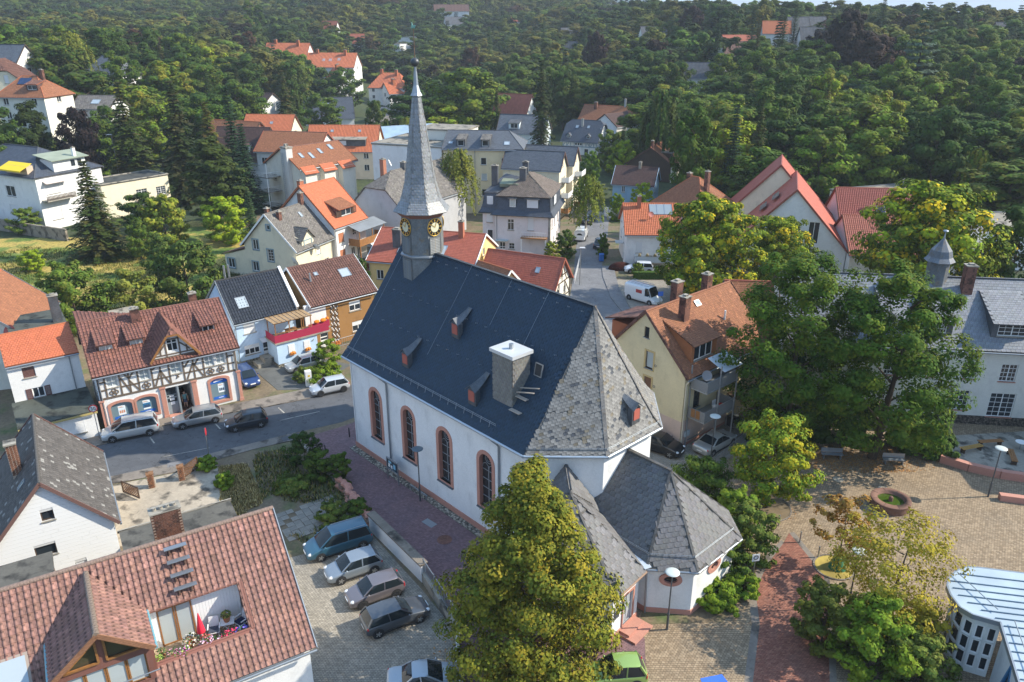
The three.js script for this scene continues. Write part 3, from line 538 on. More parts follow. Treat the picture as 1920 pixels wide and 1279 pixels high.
const sg = []; { const y = HE + .62, z = OV - .5; sg.push(cyl([0, y + .2, z], [18.6, y + .2, z], .02, .02, 5), cyl([0, y + .08, z], [18.6, y + .08, z], .02, .02, 5)); for (let x = 0; x < 18.7; x += .9) sg.push(beam([x, y - .2, z + .1], [x, y + .24, z - .02], .03, .03)); }
obj('snow_guard', sg, M.zinc, root);
const sg2 = []; for (const i of [0, 1]) { const a = P(R1, corners[1 + i], 4).lerp(P(R1, corners[1 + i], 3), .3), b = P(R1, corners[2 + i], 4).lerp(P(R1, corners[2 + i], 3), .3); for (const h of [.1, .2]) sg2.push(cyl(a.clone().setY(a.y + h), b.clone().setY(b.y + h), .018, .018, 5)); const n = 9; for (let k = 0; k <= n; k++) { const p = a.clone().lerp(b, k / n); sg2.push(cyl(p, p.clone().setY(p.y + .24), .015, .015, 4)); } }
obj('snow_guard', sg2, M.zinc, root);
for (const x of [5.5, 18.9]) obj('downpipe', [tube([[x - .3, HE - .15, OV], [x - .25, HE - .45, .35], [x, HE - .55, .16], [x, HE - 1.2, .12], [x, .1, .12]], .075, 7, 20)], M.zinc, root);
obj('lightning_conductor', [cyl([.25, HE, .04], [.25, .2, .04], .015, .015, 4)], M.zinc, root);
for (const x of [.6, 9.05, 13.6, 17.4]) { const w = [P([x, W / 2], [x, -OV], 0), P([x, W / 2], [x, -OV], 1), P([x, W / 2], [x, -OV], 2)]; if (x < 1) w.push(P([x, W / 2], [x, -OV], 3), P([x, W / 2], [x, -OV], 4)); if (x > 9.5 && x < 14) w.length = 2; obj('conductor_wire', [tube(w.map((p) => p.add(V3(0, .1, .05))), .014, 4)], M.zinc, root); }
const hook = merge([beam([0, .03, 0], [0, .12, .05], .03, .02), beam([0, .12, .05], [0, .10, .2], .03, .02), beam([0, .1, .2], [0, .2, .22], .03, .02)]);
const onRoof = (s, f) => { let k = 0; while (k < 3 && prof[k + 1][0] < f) k++; const a = (f - prof[k][0]) / (prof[k + 1][0] - prof[k][0]); return V3(s, lerp(prof[k][1], prof[k + 1][1], a), -lerp(W / 2, -OV, f)); };
for (const [f, s0, s1, n] of [[.06, 5.2, 21, 14], [.36, 2, 20.4, 17], [.60, 2.4, 17, 13]]) for (let i = 0; i < n; i++) { const h = new THREE.Mesh(hook, M.steel); h.name = 'roof_hook'; h.position.copy(onRoof(lerp(s0, s1, i / (n - 1)) + rr(-.15, .15), f)).add(V3(0, .05, .02)); root.add(h); }
const ventDoor = mat(C(.40, .10, .07), { roughness: .7 });
const vent = (s, f, parentTurn) => {
const g = new THREE.Group(); g.name = 'vent_dormer'; g.position.copy(onRoof(s, f)); root.add(g);
obj('body', [slab([[-.42, -.5, .5], [.42, -.5, .5], [.42, .62, .5], [0, 1.0, .5], [-.42, .62, .5]], .4)], M.slateDark, g);
obj('louvre_door', [bx(-.3, .3, -.18, .6, .503, .55)], ventDoor, g);
const rp = []; for (let i = 0; i < 6; i++) { const a = i / 6, b = (i + 1) / 6, zc = (u) => .68 - u * 1.75, yc = (u) => 1.06 + .02 * u + u * u * .42, wd = (u) => .52 * (1 - u * .6), hs = (u) => .45 * (1 - u); for (const sg of [-1, 1]) { const q = [V3(0, yc(a), zc(a)), V3(sg * wd(a), yc(a) - hs(a) , zc(a)), V3(sg * wd(b), yc(b) - hs(b), zc(b)), V3(0, yc(b), zc(b))]; rp.push(slab(sg < 0 ? q : q.reverse(), .04)); } }
obj('hood', rp, mat(C(.13, .145, .165), { map: T_slate, roughness: .55 }), g); return g;
};
vent(10.95, .44); vent(7.5, .77); vent(15.6, .79);
{ const c = P(R1, corners[2], 2).lerp(P(R1, corners[3], 3), .5).lerp(P(R1, corners[3], 3), .05); const g = vent(0, .5); g.position.copy(c); g.rotation.y = Math.PI / 2; }
{ const x0 = 17.0, x1 = 19.0, z0 = -1.1, z1 = -2.9 + .2;
const ch = obj('chimney', [bx(x0, x1, 9, 14.25, z1, z0)], mat(C(.20, .195, .185), { map: T_slate, roughness: .75 }), root);
obj('lid', [bx(x0 - .16, x1 + .16, 14.253, 14.5, z1 - .16, z0 + .16)], mat(C(.70, .71, .72), { metalness: .3, roughness: .5, map: T_metal }), ch);
obj('flue', [cyl([18, 14.5, -1.9], [18, 14.85, -1.9], .16, .16, 12)], M.steel, ch);
cover(ch, [[V3(x0, 10, z0), V3(x1, 10, z0), V3(x1, 14.2, z0), V3(x0, 14.2, z0)], [V3(x1, 10, z0), V3(x1, 10, z1), V3(x1, 14.2, z1), V3(x1, 14.2, z0)]], { kind: 'slate', w: .3, h: .22, d: .02, m: MT.slate, tone: toneOf(.23, .225, .21, .15), stagger: 1, name: 'slate' });
const p = onRoof(19.9, .52), hatch = obj('roof_hatch', [bx(-.35, .35, 0, .06, .0, .08), bx(-.35, .35, .85, .91, 0, .08), bx(-.35, -.29, .06, .85, 0, .08), bx(.29, .35, .06, .85, 0, .08)], M.steel, root); hatch.position.copy(p).add(V3(0, .15, .1)); hatch.rotation.x = -.2; obj('pane', [bx(-.28, .28, .06, .85, .02, .05)], M.pane, hatch);
const q = onRoof(19.6, .66); obj('roof_walk', [beam([19.1, q.y + .55, q.z], [20.6, q.y + .9, q.z - .3], .12, .05), beam([19.1, q.y + .35, q.z + .35], [20.5, q.y + .65, q.z + .1], .12, .05), bx(19.1, 20.1, q.y + .05, q.y + .1, q.z + .2, q.z + .5), bx(19.1, 20.1, q.y - .75, q.y - .7, q.z + .8, q.z + 1.1)], mat(C(.42, .36, .30), { roughness: .6, metalness: .3 }), root);
}
{ const tw = new THREE.Group(); tw.name = 'tower'; tw.position.set(2.7, 0, -W / 2); root.add(tw);
const oct = (r, y) => Array.from({ length: 8 }, (_, i) => { const a = Math.PI / 8 + i * Math.PI / 4; return V3(r * Math.cos(a), y, r * Math.sin(a)); });
const frus = (r0, y0, r1, y1) => { const a = oct(r0, y0), b = oct(r1, y1), t = []; for (let i = 0; i < 8; i++) { const j = (i + 1) % 8; t.push(a[i], b[i], b[j], a[i], b[j], a[j]); } return fromTris(t); };
const shaftM = mat(C(.22, .235, .24), { map: T_slate, roughness: .6 });
obj('shaft', [frus(1.78, 12, 1.72, 20.5)], shaftM, tw);
obj('ledge', [frus(1.74, 17.0, 1.92, 17.12), frus(1.92, 17.12, 1.92, 17.2), frus(1.92, 17.2, 1.74, 17.3)], M.zinc, tw);
obj('cornice', [frus(1.74, 20.3, 2.0, 20.55), frus(2.0, 20.55, 2.0, 20.75)], mat(C(.28, .12, .085)), tw);
const SP = [[2.34, 20.72], [1.72, 21.55], [1.28, 23.0], [.98, 25.0], [.62, 27.6], [.30, 29.7]], spM = mat(C(.26, .275, .29), { map: T_slate, roughness: .5 });
for (let f = 0; f < 8; f++) { const s = []; for (let k = 0; k < SP.length - 1; k++) { const a = oct(SP[k][0], SP[k][1]), b = oct(SP[k + 1][0], SP[k + 1][1]), j = (f + 1) % 8; s.push([a[j], a[f], b[f], b[j]]); } const o = obj('spire_facet', s.map((p) => slab(p, .1)), spM, tw); cover(o, s, { kind: 'slate', w: .3, h: .22, d: .02, m: mat(C(1, 1, 1), { map: T_slate, roughness: .42 }), tone: toneOf(.29, .305, .32, .16), stagger: 1, name: 'slate' }); }
obj('finial', [frus(.48, 29.55, .36, 29.75), frus(.36, 29.75, .2, 30.3), frus(.2, 30.3, .13, 31.3), cyl([0, 31.3, 0], [0, 31.75, 0], .1, .1, 8)], M.zinc, tw);
obj('orb', [sph(0, 31.95, 0, .33, 1, 1, 1, 14), cyl([0, 31.9, 0], [0, 31.98, 0], .35, .35, 14)], mat(C(.07, .075, .08), { roughness: .4, metalness: .4 }), tw);
const iron = mat(C(.16, .10, .07), { roughness: .7, metalness: .3 });
obj('cross', [cyl([0, 32.2, 0], [0, 34.4, 0], .045, .02, 6), beam([-.35, 33.1, 0], [.35, 33.1, 0], .04, .04)], iron, tw);
obj('weathercock', [slab([[-.3, 34.35, 0], [.1, 34.3, 0], [.28, 34.5, 0], [.12, 34.55, 0], [-.05, 34.5, 0], [-.2, 34.75, 0]], .03)], mat(C(.16, .36, .30), { roughness: .6 }), tw);
const gold = mat(C(.72, .45, .10), { roughness: .35, metalness: .7 }), disc = mat(C(.012, .012, .014), { roughness: .35 }), face = mat(C(.62, .60, .42), { roughness: .4 });
for (const [turn] of [[Math.PI / 2], [0], [Math.PI], [-Math.PI / 2]]) {
const g = new THREE.Group(); g.name = 'clock'; g.rotation.y = turn; tw.add(g); const R = 1.63;
obj('dial', [cyl([0, 19.55, R], [0, 19.55, R + .05], .70, .70, 28)], disc, g);
obj('dial_centre', [cyl([0, 19.55, R + .052], [0, 19.55, R + .062], .40, .40, 24)], face, g);
const ring = new THREE.TorusGeometry(.7, .03, 6, 32).toNonIndexed(); ring.translate(0, 19.55, R + .05); const nu = [ring];
for (let i = 0; i < 12; i++) { const a = i * Math.PI / 6, c = V3(Math.sin(a), Math.cos(a), 0); const o0 = V3(0, 19.55, R + .065); nu.push(beam(o0.clone().addScaledVector(c, .46), o0.clone().addScaledVector(c, .64), .02, i % 3 ? .07 : .11, c.clone().cross(V3(0, 0, 1)))); }
obj('numerals', nu, gold, g);
obj('hands', [beam([0, 19.55, R + .085], [.16, 19.98, R + .085], .015, .05), beam([0, 19.55, R + .085], [-.4, 19.85, R + .085], .015, .045)], mat(C(.55, .33, .05), { metalness: .5, roughness: .4 }), g);
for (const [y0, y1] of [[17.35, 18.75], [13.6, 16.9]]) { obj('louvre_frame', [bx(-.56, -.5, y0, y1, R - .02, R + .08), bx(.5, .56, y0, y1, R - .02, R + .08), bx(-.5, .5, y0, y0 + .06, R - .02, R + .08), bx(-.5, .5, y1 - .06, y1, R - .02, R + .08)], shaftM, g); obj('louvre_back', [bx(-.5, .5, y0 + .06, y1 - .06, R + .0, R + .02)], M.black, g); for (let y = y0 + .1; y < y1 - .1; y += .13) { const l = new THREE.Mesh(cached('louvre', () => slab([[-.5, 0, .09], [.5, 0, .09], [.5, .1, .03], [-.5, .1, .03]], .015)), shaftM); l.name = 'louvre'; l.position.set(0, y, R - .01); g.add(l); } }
}
}
}
// ---------- low chapel and sacristy roofs at the choir ----------
{
const white = mat(C(.80, .80, .79), { map: T_plaster, bumpMap: T_plasterB, bumpScale: .006 });
const wallRun = (root, pts, h, holes = {}) => { for (let i = 0; i < pts.length - 1; i++) { const a = pts[i], b = pts[i + 1], d = Math.hypot(b[0] - a[0], b[1] - a[1]), g = wallGeo(rect(0, -.3, d, h + .3), holes[i] ?? [], .3), U = V3((b[0] - a[0]) / d, 0, (b[1] - a[1]) / d), Z = U.clone().cross(V3(0, 1, 0)), m = new THREE.Matrix4().makeBasis(U, V3(0, 1, 0), Z).setPosition(a[0], 0, a[1]); g.applyMatrix4(m); obj('wall', [g], white, root); obj('plinth', [bx(-.03, d + .03, -.3, .42, .003, .05).applyMatrix4(m)], M.sandstone, root); } };
const ring = (cx, cy, rx, ry, n = 20) => Array.from({ length: n }, (_, i) => [cx + rx * Math.cos(i / n * 6.2832), cy + ry * Math.sin(i / n * 6.2832)]);
const oval = (root, m, x, y) => { const s = new THREE.Shape(ring(0, 0, .72, .5).map((p) => new THREE.Vector2(...p))); s.holes.push(new THREE.Path(ring(0, 0, .42, .27).map((p) => new THREE.Vector2(...p)))); const g = faceUV(new THREE.ExtrudeGeometry(s, { depth: .2, bevelEnabled: false })); g.translate(x, y, -.12); g.applyMatrix4(m); const w = obj('oval_window', [g], M.sandstone, root); const p = new THREE.CylinderGeometry(1, 1, .03, 20).toNonIndexed(); p.rotateX(Math.PI / 2); p.scale(.46, .31, 1); p.translate(x, y, -.1); p.applyMatrix4(m); obj('pane', [p], M.pane, w); obj('bars', [bx(x - .02, x + .02, y - .27, y + .27, -.06, -.02), bx(x - .42, x + .42, y - .02, y + .02, -.06, -.02)].map((q) => q.applyMatrix4(m)), M.woodDark, w); };
const tone = toneOf(.185, .18, .178, .14, .1), sp = (sk, n) => ({ kind: 'slate', w: .46, h: .33, d: .035, jig: .01, m: mat(C(1, 1, 1), { map: T_slate, roughness: .78 }), tone, stagger: 1, name: 'slate', skew: sk, single: n });
const basis = mat(C(.12, .118, .115), { map: T_slate });
const axis = [.682, .7315], nrm = [.7315, -.682], at = (s, t) => [7.9 + axis[0] * s + nrm[0] * t, -45.8 + axis[1] * s + nrm[1] * t];
{ const root = thing('chapel_annex', 'low white chapel with three-sided end, oval windows and grey slate roof', 'chapel', [0, 0, 0]);
const c = [at(-1.5, -4.1), at(5.2, -4.1), at(7.35, -2.25), at(7.35, 2.25), at(5.2, 4.1), at(-1.5, 4.1)], H = 3.75;
wallRun(root, c, H, { 1: [ring(1.45, 2.7, .6, .4)], 2: [ring(2.25, 2.7, .6, .4)] });
const E = [at(-2.2, -4.5), at(5.38, -4.5), at(7.75, -2.45), at(7.75, 2.45), at(5.38, 4.5), at(-2.2, 4.5)].map(([x, z]) => V3(x, H - .02, z)), r0 = V3(at(-1, 0)[0], 7.95, at(-1, 0)[1]), r1 = V3(at(3.5, 0)[0], 7.95, at(3.5, 0)[1]);
const F = [[E[0], E[1], r1, r0], [E[1], E[2], r1], [E[2], E[3], r1], [E[3], E[4], r1], [E[4], E[5], r0, r1]];
for (const [i, f] of F.entries()) { const o = obj('roof', [slab(f, .16)], basis, root); cover(o, [f], sp(i === 1 || i === 2 ? .2 : 0, i < 1 ? 60 : i < 3 ? 110 : 0)); }
for (let i = 1; i < 5; i++) { const n = Math.round(E[i].distanceTo(r1) / .3), g = []; for (let k = 0; k < n; k++) g.push(beam(E[i].clone().lerp(r1, k / n).add(V3(0, .045, 0)), E[i].clone().lerp(r1, (k + 1.15) / n).add(V3(0, .04, 0)), .16, .016)); obj('hip_slates', g, basis, root); }
obj('ridge_slates', [beam(r0.clone().add(V3(0, .08, 0)), r1.clone().add(V3(0, .08, 0)), .3, .05)], basis, root);
obj('gutter', [1, 2, 3, 0].map((i) => cyl(E[i].clone().add(V3(0, -.1, 0)), E[i + 1].clone().add(V3(0, -.1, 0)), .085, .085, 8)), M.zinc, root);
for (const [a, b] of [[1, 2], [2, 3], [0, 1]]) { const p = E[a].clone().lerp(r1, .12), q = E[b].clone().lerp(r1, .12); if (!a) p.copy(E[0]).lerp(r0, .12); const g = []; for (const h of [.12, .22]) g.push(cyl(p.clone().add(V3(0, h, 0)), q.clone().add(V3(0, h, 0)), .017, .017, 5)); for (let k = 0; k <= 7; k++) { const w = p.clone().lerp(q, k / 7); g.push(cyl(w, w.clone().add(V3(0, .25, 0)), .014, .014, 4)); } obj('snow_guard', g, M.zinc, root); }
for (const i of [1, 2]) { const a = c[i], b = c[i + 1], d = Math.hypot(b[0] - a[0], b[1] - a[1]), U = V3((b[0] - a[0]) / d, 0, (b[1] - a[1]) / d), m = new THREE.Matrix4().makeBasis(U, V3(0, 1, 0), U.clone().cross(V3(0, 1, 0))).setPosition(a[0], 0, a[1]); oval(root, m, i === 1 ? 1.45 : 2.25, 2.7); }
const d = c[1]; obj('downpipe', [tube([[d[0] - .25, H - .1, d[1] + .45], [d[0] - .1, H - .5, d[1] + .2], [d[0], .1, d[1] + .15]], .06, 6, 12)], M.zinc, root);
}
{ const root = thing('sacristy', 'low white sacristy with grey slate roof, door steps and pink plinth', 'building', [0, 0, 0]);
const c = [[1.1, -43.7], [-.6, -38.6], [1.3, -36.6], [6.0, -36.6], [7.85, -38.75], [6.3, -43.8]], H = 3.7;
const a = c[3], b = c[4], d = Math.hypot(b[0] - a[0], b[1] - a[1]);
wallRun(root, c, H, { 3: [rect(1.2, .3, 1.05, 2.3)] });
const U = V3((b[0] - a[0]) / d, 0, (b[1] - a[1]) / d), m = new THREE.Matrix4().makeBasis(U, V3(0, 1, 0), U.clone().cross(V3(0, 1, 0))).setPosition(a[0], 0, a[1]);
window_(root, m.clone().multiply(new THREE.Matrix4().makeTranslation(1.2, .3, 0)), 1.05, 2.3, 'd2t', { frame: mat(C(.36, .38, .40)), glass: mat(C(.30, .32, .34)) });
obj('step', [bx(.7, 2.7, 0, .16, .05, 1.3), bx(.85, 2.55, .163, .32, .05, .75)].map((g) => g.applyMatrix4(m)), M.sandstone, root);
const letters = []; for (const x of [.18, .34, .5, .66]) letters.push(bx(x, x + .05, 1.5, 2.15, .01, .04)); obj('wall_lettering', letters.map((g) => g.applyMatrix4(m)), M.black, root);
const R0 = V3(3.55, 8.0, -44.0), R1 = V3(3.62, 8.0, -40.6), e = [[.75, -43.9], [-1.0, -38.45], [1.15, -36.2], [6.15, -36.2], [8.25, -38.6], [6.6, -44]].map(([x, z]) => V3(x, H, z));
const F = [[e[3], e[4], R1], [e[4], e[5], R1], [e[5], R0, R1], [e[2], e[3], R1], [e[1], e[2], R1], [e[0], e[1], R1], [e[0], R1, R0]];
for (const [i, f] of F.entries()) { const o = obj('roof', [slab(f, .16)], basis, root); cover(o, [f], sp(0, i < 2 ? 60 : 0)); }
obj('valley_flashing', [slab([e[4].clone().add(V3(-.12, .2, .1)), e[4].clone().add(V3(.32, .2, -.12)), V3(6.75, 4.35, -43.4), V3(6.3, 4.35, -43.3)], .03)], mat(C(.62, .66, .70), { metalness: .5, roughness: .4 }), root);
for (const p of [e[1], e[2], e[3]]) obj('hip_slates', [beam(p.clone().add(V3(0, .03, 0)), R1.clone().add(V3(0, .04, 0)), .14, .02)], basis, root);
obj('gutter', [1, 2, 3].map((i) => cyl(e[i].clone().add(V3(0, -.08, 0)), e[i + 1].clone().add(V3(0, -.08, 0)), .08, .08, 8)), mat(C(.26, .17, .12)), root);
}
}
// ---------- houses of the town ----------
const timberM = mat(C(.215, .19, .17), { map: T_wood, roughness: .8 });
function timbers(root, m, segs, w = .15, tm = timberM, proud = .035) {
for (const [x0, y0, x1, y1, ww] of segs) { const g = beam([x0, y0, proud / 2 + .003], [x1, y1, proud / 2 + .003], proud, ww ?? w, V3(y0 === y1 ? 0 : -(y1 - y0), y0 === y1 ? 1 : x1 - x0, 0).normalize()); g.applyMatrix4(m); obj('timber_beam', [g], tm, root); }
}
function quatrefoil(root, m, x, y, r, tm) { for (const [a, b] of [[0, 1], [1, 0], [0, -1], [-1, 0]]) { const t = new THREE.TorusGeometry(r * .42, .045, 5, 14).toNonIndexed(); t.translate(x + a * r * .42, y + b * r * .42, .025); t.applyMatrix4(m); obj('quatrefoil', [t], tm, root); } }
const plainRoof = (r, g, b, t = T_lichen) => mat(C(r, g, b), { map: t, roughness: .85 });
const RM = { redbrown: plainRoof(.27, .12, .09), brown: plainRoof(.2, .1, .08), orange: plainRoof(.42, .13, .055, T_plaster), slate: plainRoof(.10, .11, .13, T_slate), grey: plainRoof(.24, .215, .19), dark: plainRoof(.05, .05, .055, T_slate), red: plainRoof(.3, .085, .05, T_plaster), felt: mat(C(.09, .10, .10), { map: T_concrete }), feltLight: mat(C(.42, .40, .36), { map: T_concrete }) };
const Wm = { white: tint(.80, .80, .80), cream: tint(.76, .64, .42), creamLight: tint(.78, .71, .54), blue: tint(.48, .64, .84), brown: tint(.33, .17, .055), yellow: tint(.80, .60, .27), pinkWhite: tint(.74, .69, .70), beige: tint(.74, .63, .40), pink: tint(.62, .27, .20), grey: tint(.46, .47, .50), blueBoard: tint(.28, .47, .68), ivory: tint(.76, .74, .66) };

const shop = (() => {
const S = { name: 'half_timbered_shop', label: 'white half-timbered shop house with arched windows and red-brown tiled roof', category: 'house', th: -.574, o: [-37.03, -62.51], L: 12.18, W: 9.07, he: 5.86, hr: 8.9, rp: .62, ov: .45, og: .3, wall: Wm.white, roofMat: RM.redbrown, tile: tiles.redbrown, noTile: [1], roofMats: { 1: mat(C(.15, .17, .19), { map: T_concrete }) }, verge: RM.redbrown, pipe: [.15, 11.95],
wins: { f: [[.75, 4.25, .95, 1.2, 'wc2'], [3.5, 4.25, .9, 1.2, 'wc2'], [6.2, 4.25, .95, 1.1, 'wc2'], [9.25, 4.25, .85, 1.15, 'wc2'], [10.3, 4.25, .85, 1.15, 'wc2'], [.6, .75, 1.9, 1.95, 'none'], [2.75, .75, 1.8, 1.95, 'none'], [9.35, .4, 1.75, 2.3, 'none'], [5.45, 0, 1.0, 3.0, 'none'], [6.5, -.3, 1.25, 3.35, 'none']], l: [[4.5, 3.2, .6, .7, 'k1'], [6.2, 3.1, .6, .7, 'k1']] },
chimneys: [[4.55, 7.4, 9.7, -4.6, .75, .55, mat(C(.30, .13, .10), { map: T_lichen })], [10.2, 7.5, 9.6, -6.6, .7, .6]],
dormers: [[.75, 1.35], [3.3, 1.35], [9.75, 1.35]].map(([x, w]) => ({ x, t: 2.0, w, h: .75, kind: 'shed', pitch: .22, wall: RM.redbrown, tile: tiles.redbrown, win: [.12, -.02, w - .24, .68, x > 9 ? 'wk2n' : 'wc2n'] })) };
S.wins.f.forEach((w) => { if (w[4] === 'none') w[4] = 'hole'; });
const list = S.wins.f.filter((w) => w[4] !== 'hole'), holes = S.wins.f.filter((w) => w[4] === 'hole');
const archR = (x, y, w, h) => { const p = [[x, y], [x + w, y]]; for (let i = 0; i <= 8; i++) { const a = Math.PI * i / 8; p.push([x + w / 2 + w / 2 * Math.cos(a), y + h - .35 + .35 * Math.sin(a)]); } return p; };
S.wins = { l: S.wins.l };
const oldWall = wallGeo;
const root = house({ ...S, walls: { f: Wm.white } });
root.children.find((c) => c.name === 'wall').removeFromParent();
const g = wallGeo([[0, -.3], [S.L, -.3], [S.L, S.he - .02], [0, S.he - .02]], [...list.map(([x, y, w, h]) => rect(x, y, w, h)), archR(.6, .75, 1.9, 1.95), archR(2.75, .75, 1.8, 1.95), archR(9.35, .4, 1.75, 2.5), rect(5.4, -.15, 2.35, 3.15)], .3);
obj('wall', [g], Wm.white, root);
const I = new THREE.Matrix4(); placeWindows(root, I, list, {});
const poster = (seed) => { const c = document.createElement('canvas'); c.width = 128; c.height = 192; const k = c.getContext('2d'); k.fillStyle = '#e8eef2'; k.fillRect(0, 0, 128, 192); k.fillStyle = seed === 1 ? '#2a6f9e' : '#d8e6ee'; k.fillRect(0, 60, 128, 100); k.fillStyle = seed === 0 ? '#c98b6a' : '#3b4a63'; for (let i = 0; i < 3; i++) { k.beginPath(); k.arc(30 + i * 34, 110, 15, 0, 7); k.fill(); k.fillRect(16 + i * 34, 122, 28, 34); } k.fillStyle = '#e08a2a'; k.fillRect(10, 18, 70, 10); k.fillStyle = '#33567a'; k.fillRect(10, 36, 95, 7); const t = new THREE.CanvasTexture(c); t.colorSpace = THREE.SRGBColorSpace; return mat(C(1, 1, 1), { map: t, roughness: .5 }); };
const quad = (w, h) => { const g = new THREE.PlaneGeometry(w, h); return g; };
const blue = mat(C(.015, .13, .55), { roughness: .4 }), shopGlass = new THREE.MeshPhysicalMaterial({ color: C(.16, .24, .28), roughness: .08 }), logoW = mat(C(.8, .82, .85));
[[.6, .75, 1.9, 1.95], [2.75, .75, 1.8, 1.95], [9.35, .4, 1.75, 2.5]].forEach(([x, y, w, h], i) => {
const s = new THREE.Shape(archR(-.17, -.17, w + .34, h + .34).map((p) => new THREE.Vector2(...p))); s.holes.push(new THREE.Path(archR(.06, .06, w - .12, h - .12).map((p) => new THREE.Vector2(...p))));
const f = faceUV(new THREE.ExtrudeGeometry(s, { depth: .26, bevelEnabled: false })); f.translate(0, 0, -.2); const win = obj('display_window', [f], M.sandstone, root); win.position.set(x, y, 0);
const p = faceUV(new THREE.ExtrudeGeometry(new THREE.Shape(archR(0, 0, w, h).map((q) => new THREE.Vector2(...q))), { depth: .03, bevelEnabled: false })); p.translate(0, 0, -.2); obj('pane', [p], shopGlass, win);
const a = obj('poster', quad(.62, .92), poster(i), win); a.position.set(w / 2 + (i === 2 ? .2 : 0), h * .52, -.16);
const b = obj('blue_sticker', [bx(.25, w - .25, .2, .46, -.168, -.155)], blue, win); obj('sticker_lettering', [bx(.7, w - .6, .3, .36, -.154, -.15)], logoW, win);
if (i === 2) { const tp = archR(.08, .05, w - .16, h - .1).filter(([, v]) => v > h - .55); tp.unshift([.08, h - .62], [w - .08, h - .62]); const tg = faceUV(new THREE.ExtrudeGeometry(new THREE.Shape([[.08, h - .62], [w - .08, h - .62], ...archR(.08, .05, w - .16, h - .1).slice(2)].map((q) => new THREE.Vector2(...q))), { depth: .012, bevelEnabled: false })); tg.translate(0, 0, -.168); obj('blue_sign', [tg], blue, win); obj('sign_lettering', [beam([.4, h - .45, -.15], [w - .45, h - .33, -.15], .01, .09), beam([.55, h - .3, -.15], [w - .6, h - .24, -.15], .01, .03)], logoW, win); }
});
for (const [x, w] of [[4.95, .42], [7.75, .45], [-.12, .34], [11.95, .34]]) obj('stone_pillar', [bx(x, x + w, -.1, 3.05, .003, .1), bx(x - .06, x + w + .06, 3.053, 3.2, .003, .16), bx(x - .04, x + w + .04, -.1, .3, .103, .15)], M.sandstone, root);
const doorM = mat(C(.22, .26, .29), { roughness: .5 });
window_(root, I.clone().makeTranslation(5.42, .12, -.25), 1.0, 2.9, 'd1m', { frame: doorM });
obj('notice', [bx(5.72, 6.12, 1.5, 2.0, -.36, -.35), bx(5.75, 6.1, 1.05, 1.35, -.36, -.35)], logoW, root);
obj('door_partition', [bx(6.42, 6.58, 0, 3.0, -.5, .0)], doorM, root);
obj('passage', [bx(6.58, 6.62, -.2, 3.0, -6, -.5), bx(7.75, 7.9, -.2, 3.0, -6, -.31), bx(6.5, 7.9, 3.003, 3.1, -6, -.31), bx(6.6, 7.75, 0, 3, -6.1, -6)], Wm.white, root);
obj('step', [bx(5.35, 6.55, 0, .13, -.28, .35)], M.sandstone, root);
obj('passage_floor', [bx(6.6, 7.75, .0, .105, -6, .0)], M.brick, root);
const x = [.08, .6, 1.95, 3.25, 4.65, 5.7, 7.55, 8.9, 11.5, 12.1];
const sg = [[0, 3.3, 12.18, 3.3, .2], [0, 5.75, 12.18, 5.75, .16], [0, 4.12, .6, 4.12], [1.9, 4.12, 3.4, 4.12], [4.55, 4.12, 6.1, 4.12], [7.3, 4.12, 9.1, 4.12], [11.3, 4.12, 12.1, 4.12], [.55, 5.5, 1.9, 5.5], [3.3, 5.5, 4.6, 5.5], [9.1, 5.45, 11.3, 5.45], [.0, 4.9, .6, 4.9], [11.3, 4.9, 12.1, 4.9]];
for (const a of [.08, .62, 1.85, 3.35, 4.55, 6.05, 7.3, 9.1, 11.32, 12.08, 2.6, 5.3, 8.2]) sg.push([a, 3.4, a, 5.68]);
sg.push([2.6, 3.4, 1.95, 5.0], [2.6, 4.8, 2.0, 5.68], [2.65, 4.8, 3.3, 5.68], [2.6, 4.6, 3.3, 3.45], [5.3, 4.9, 4.7, 3.45], [5.3, 4.9, 5.95, 3.45], [4.65, 5.1, 5.2, 5.65], [8.2, 5.0, 7.5, 3.45], [8.2, 5.0, 8.95, 3.45], [8.2, 4.6, 9.0, 5.65], [7.4, 4.7, 8.1, 5.6]);
timbers(root, I, sg);
for (const [qx, r] of [[1.22, .42], [3.95, .42], [9.65, .4], [10.6, .4]]) quatrefoil(root, I, qx, 3.75, r, timberM);
for (const [cx, a0] of [[6.35, .2], [7.05, Math.PI / 2 + .2]]) { const t = new THREE.TorusGeometry(.45, .05, 5, 12, 1.4).toNonIndexed(); t.rotateZ(a0); t.translate(cx, 3.75, .02); obj('curved_brace', [t], timberM, root); }
const gx0 = 5.0, gx1 = 8.5, gm = (gx0 + gx1) / 2, top = 8.55;
const gg = wallGeo([[gx0, 5.8], [gx1, 5.8], [gx1, 6.3], [gm + .35, top - .25], [gm - .35, top - .25], [gx0, 6.3]], [rect(6.22, 6.55, .95, 1.15)], .2); gg.translate(0, 0, .03);
const cg = obj('cross_gable', [gg], Wm.white, root); window_(cg, I.clone().makeTranslation(6.22, 6.55, .04), .95, 1.15, 'wk2mn');
const gt = new THREE.Matrix4().makeTranslation(0, 0, .03); timbers(root, gt, [[5.0, 6.3, 8.5, 6.3], [6.1, 5.95, 6.1, 7.9], [7.28, 5.95, 7.28, 7.9], [5.05, 6.05, 8.45, 6.05], [5.6, 6.35, 5.6, 6.95], [7.9, 6.35, 7.9, 6.95], [5.35, 6.5, 6.05, 7.3], [8.15, 6.5, 7.33, 7.3], [6.1, 7.75, 7.28, 7.75]], .13);
const yb = (t) => 5.86 + .1 + t * (8.9 - 5.86) / (.62 * 9.07), zr = -((top + .25 - 5.96) / ((8.9 - 5.86) / (.62 * 9.07)));
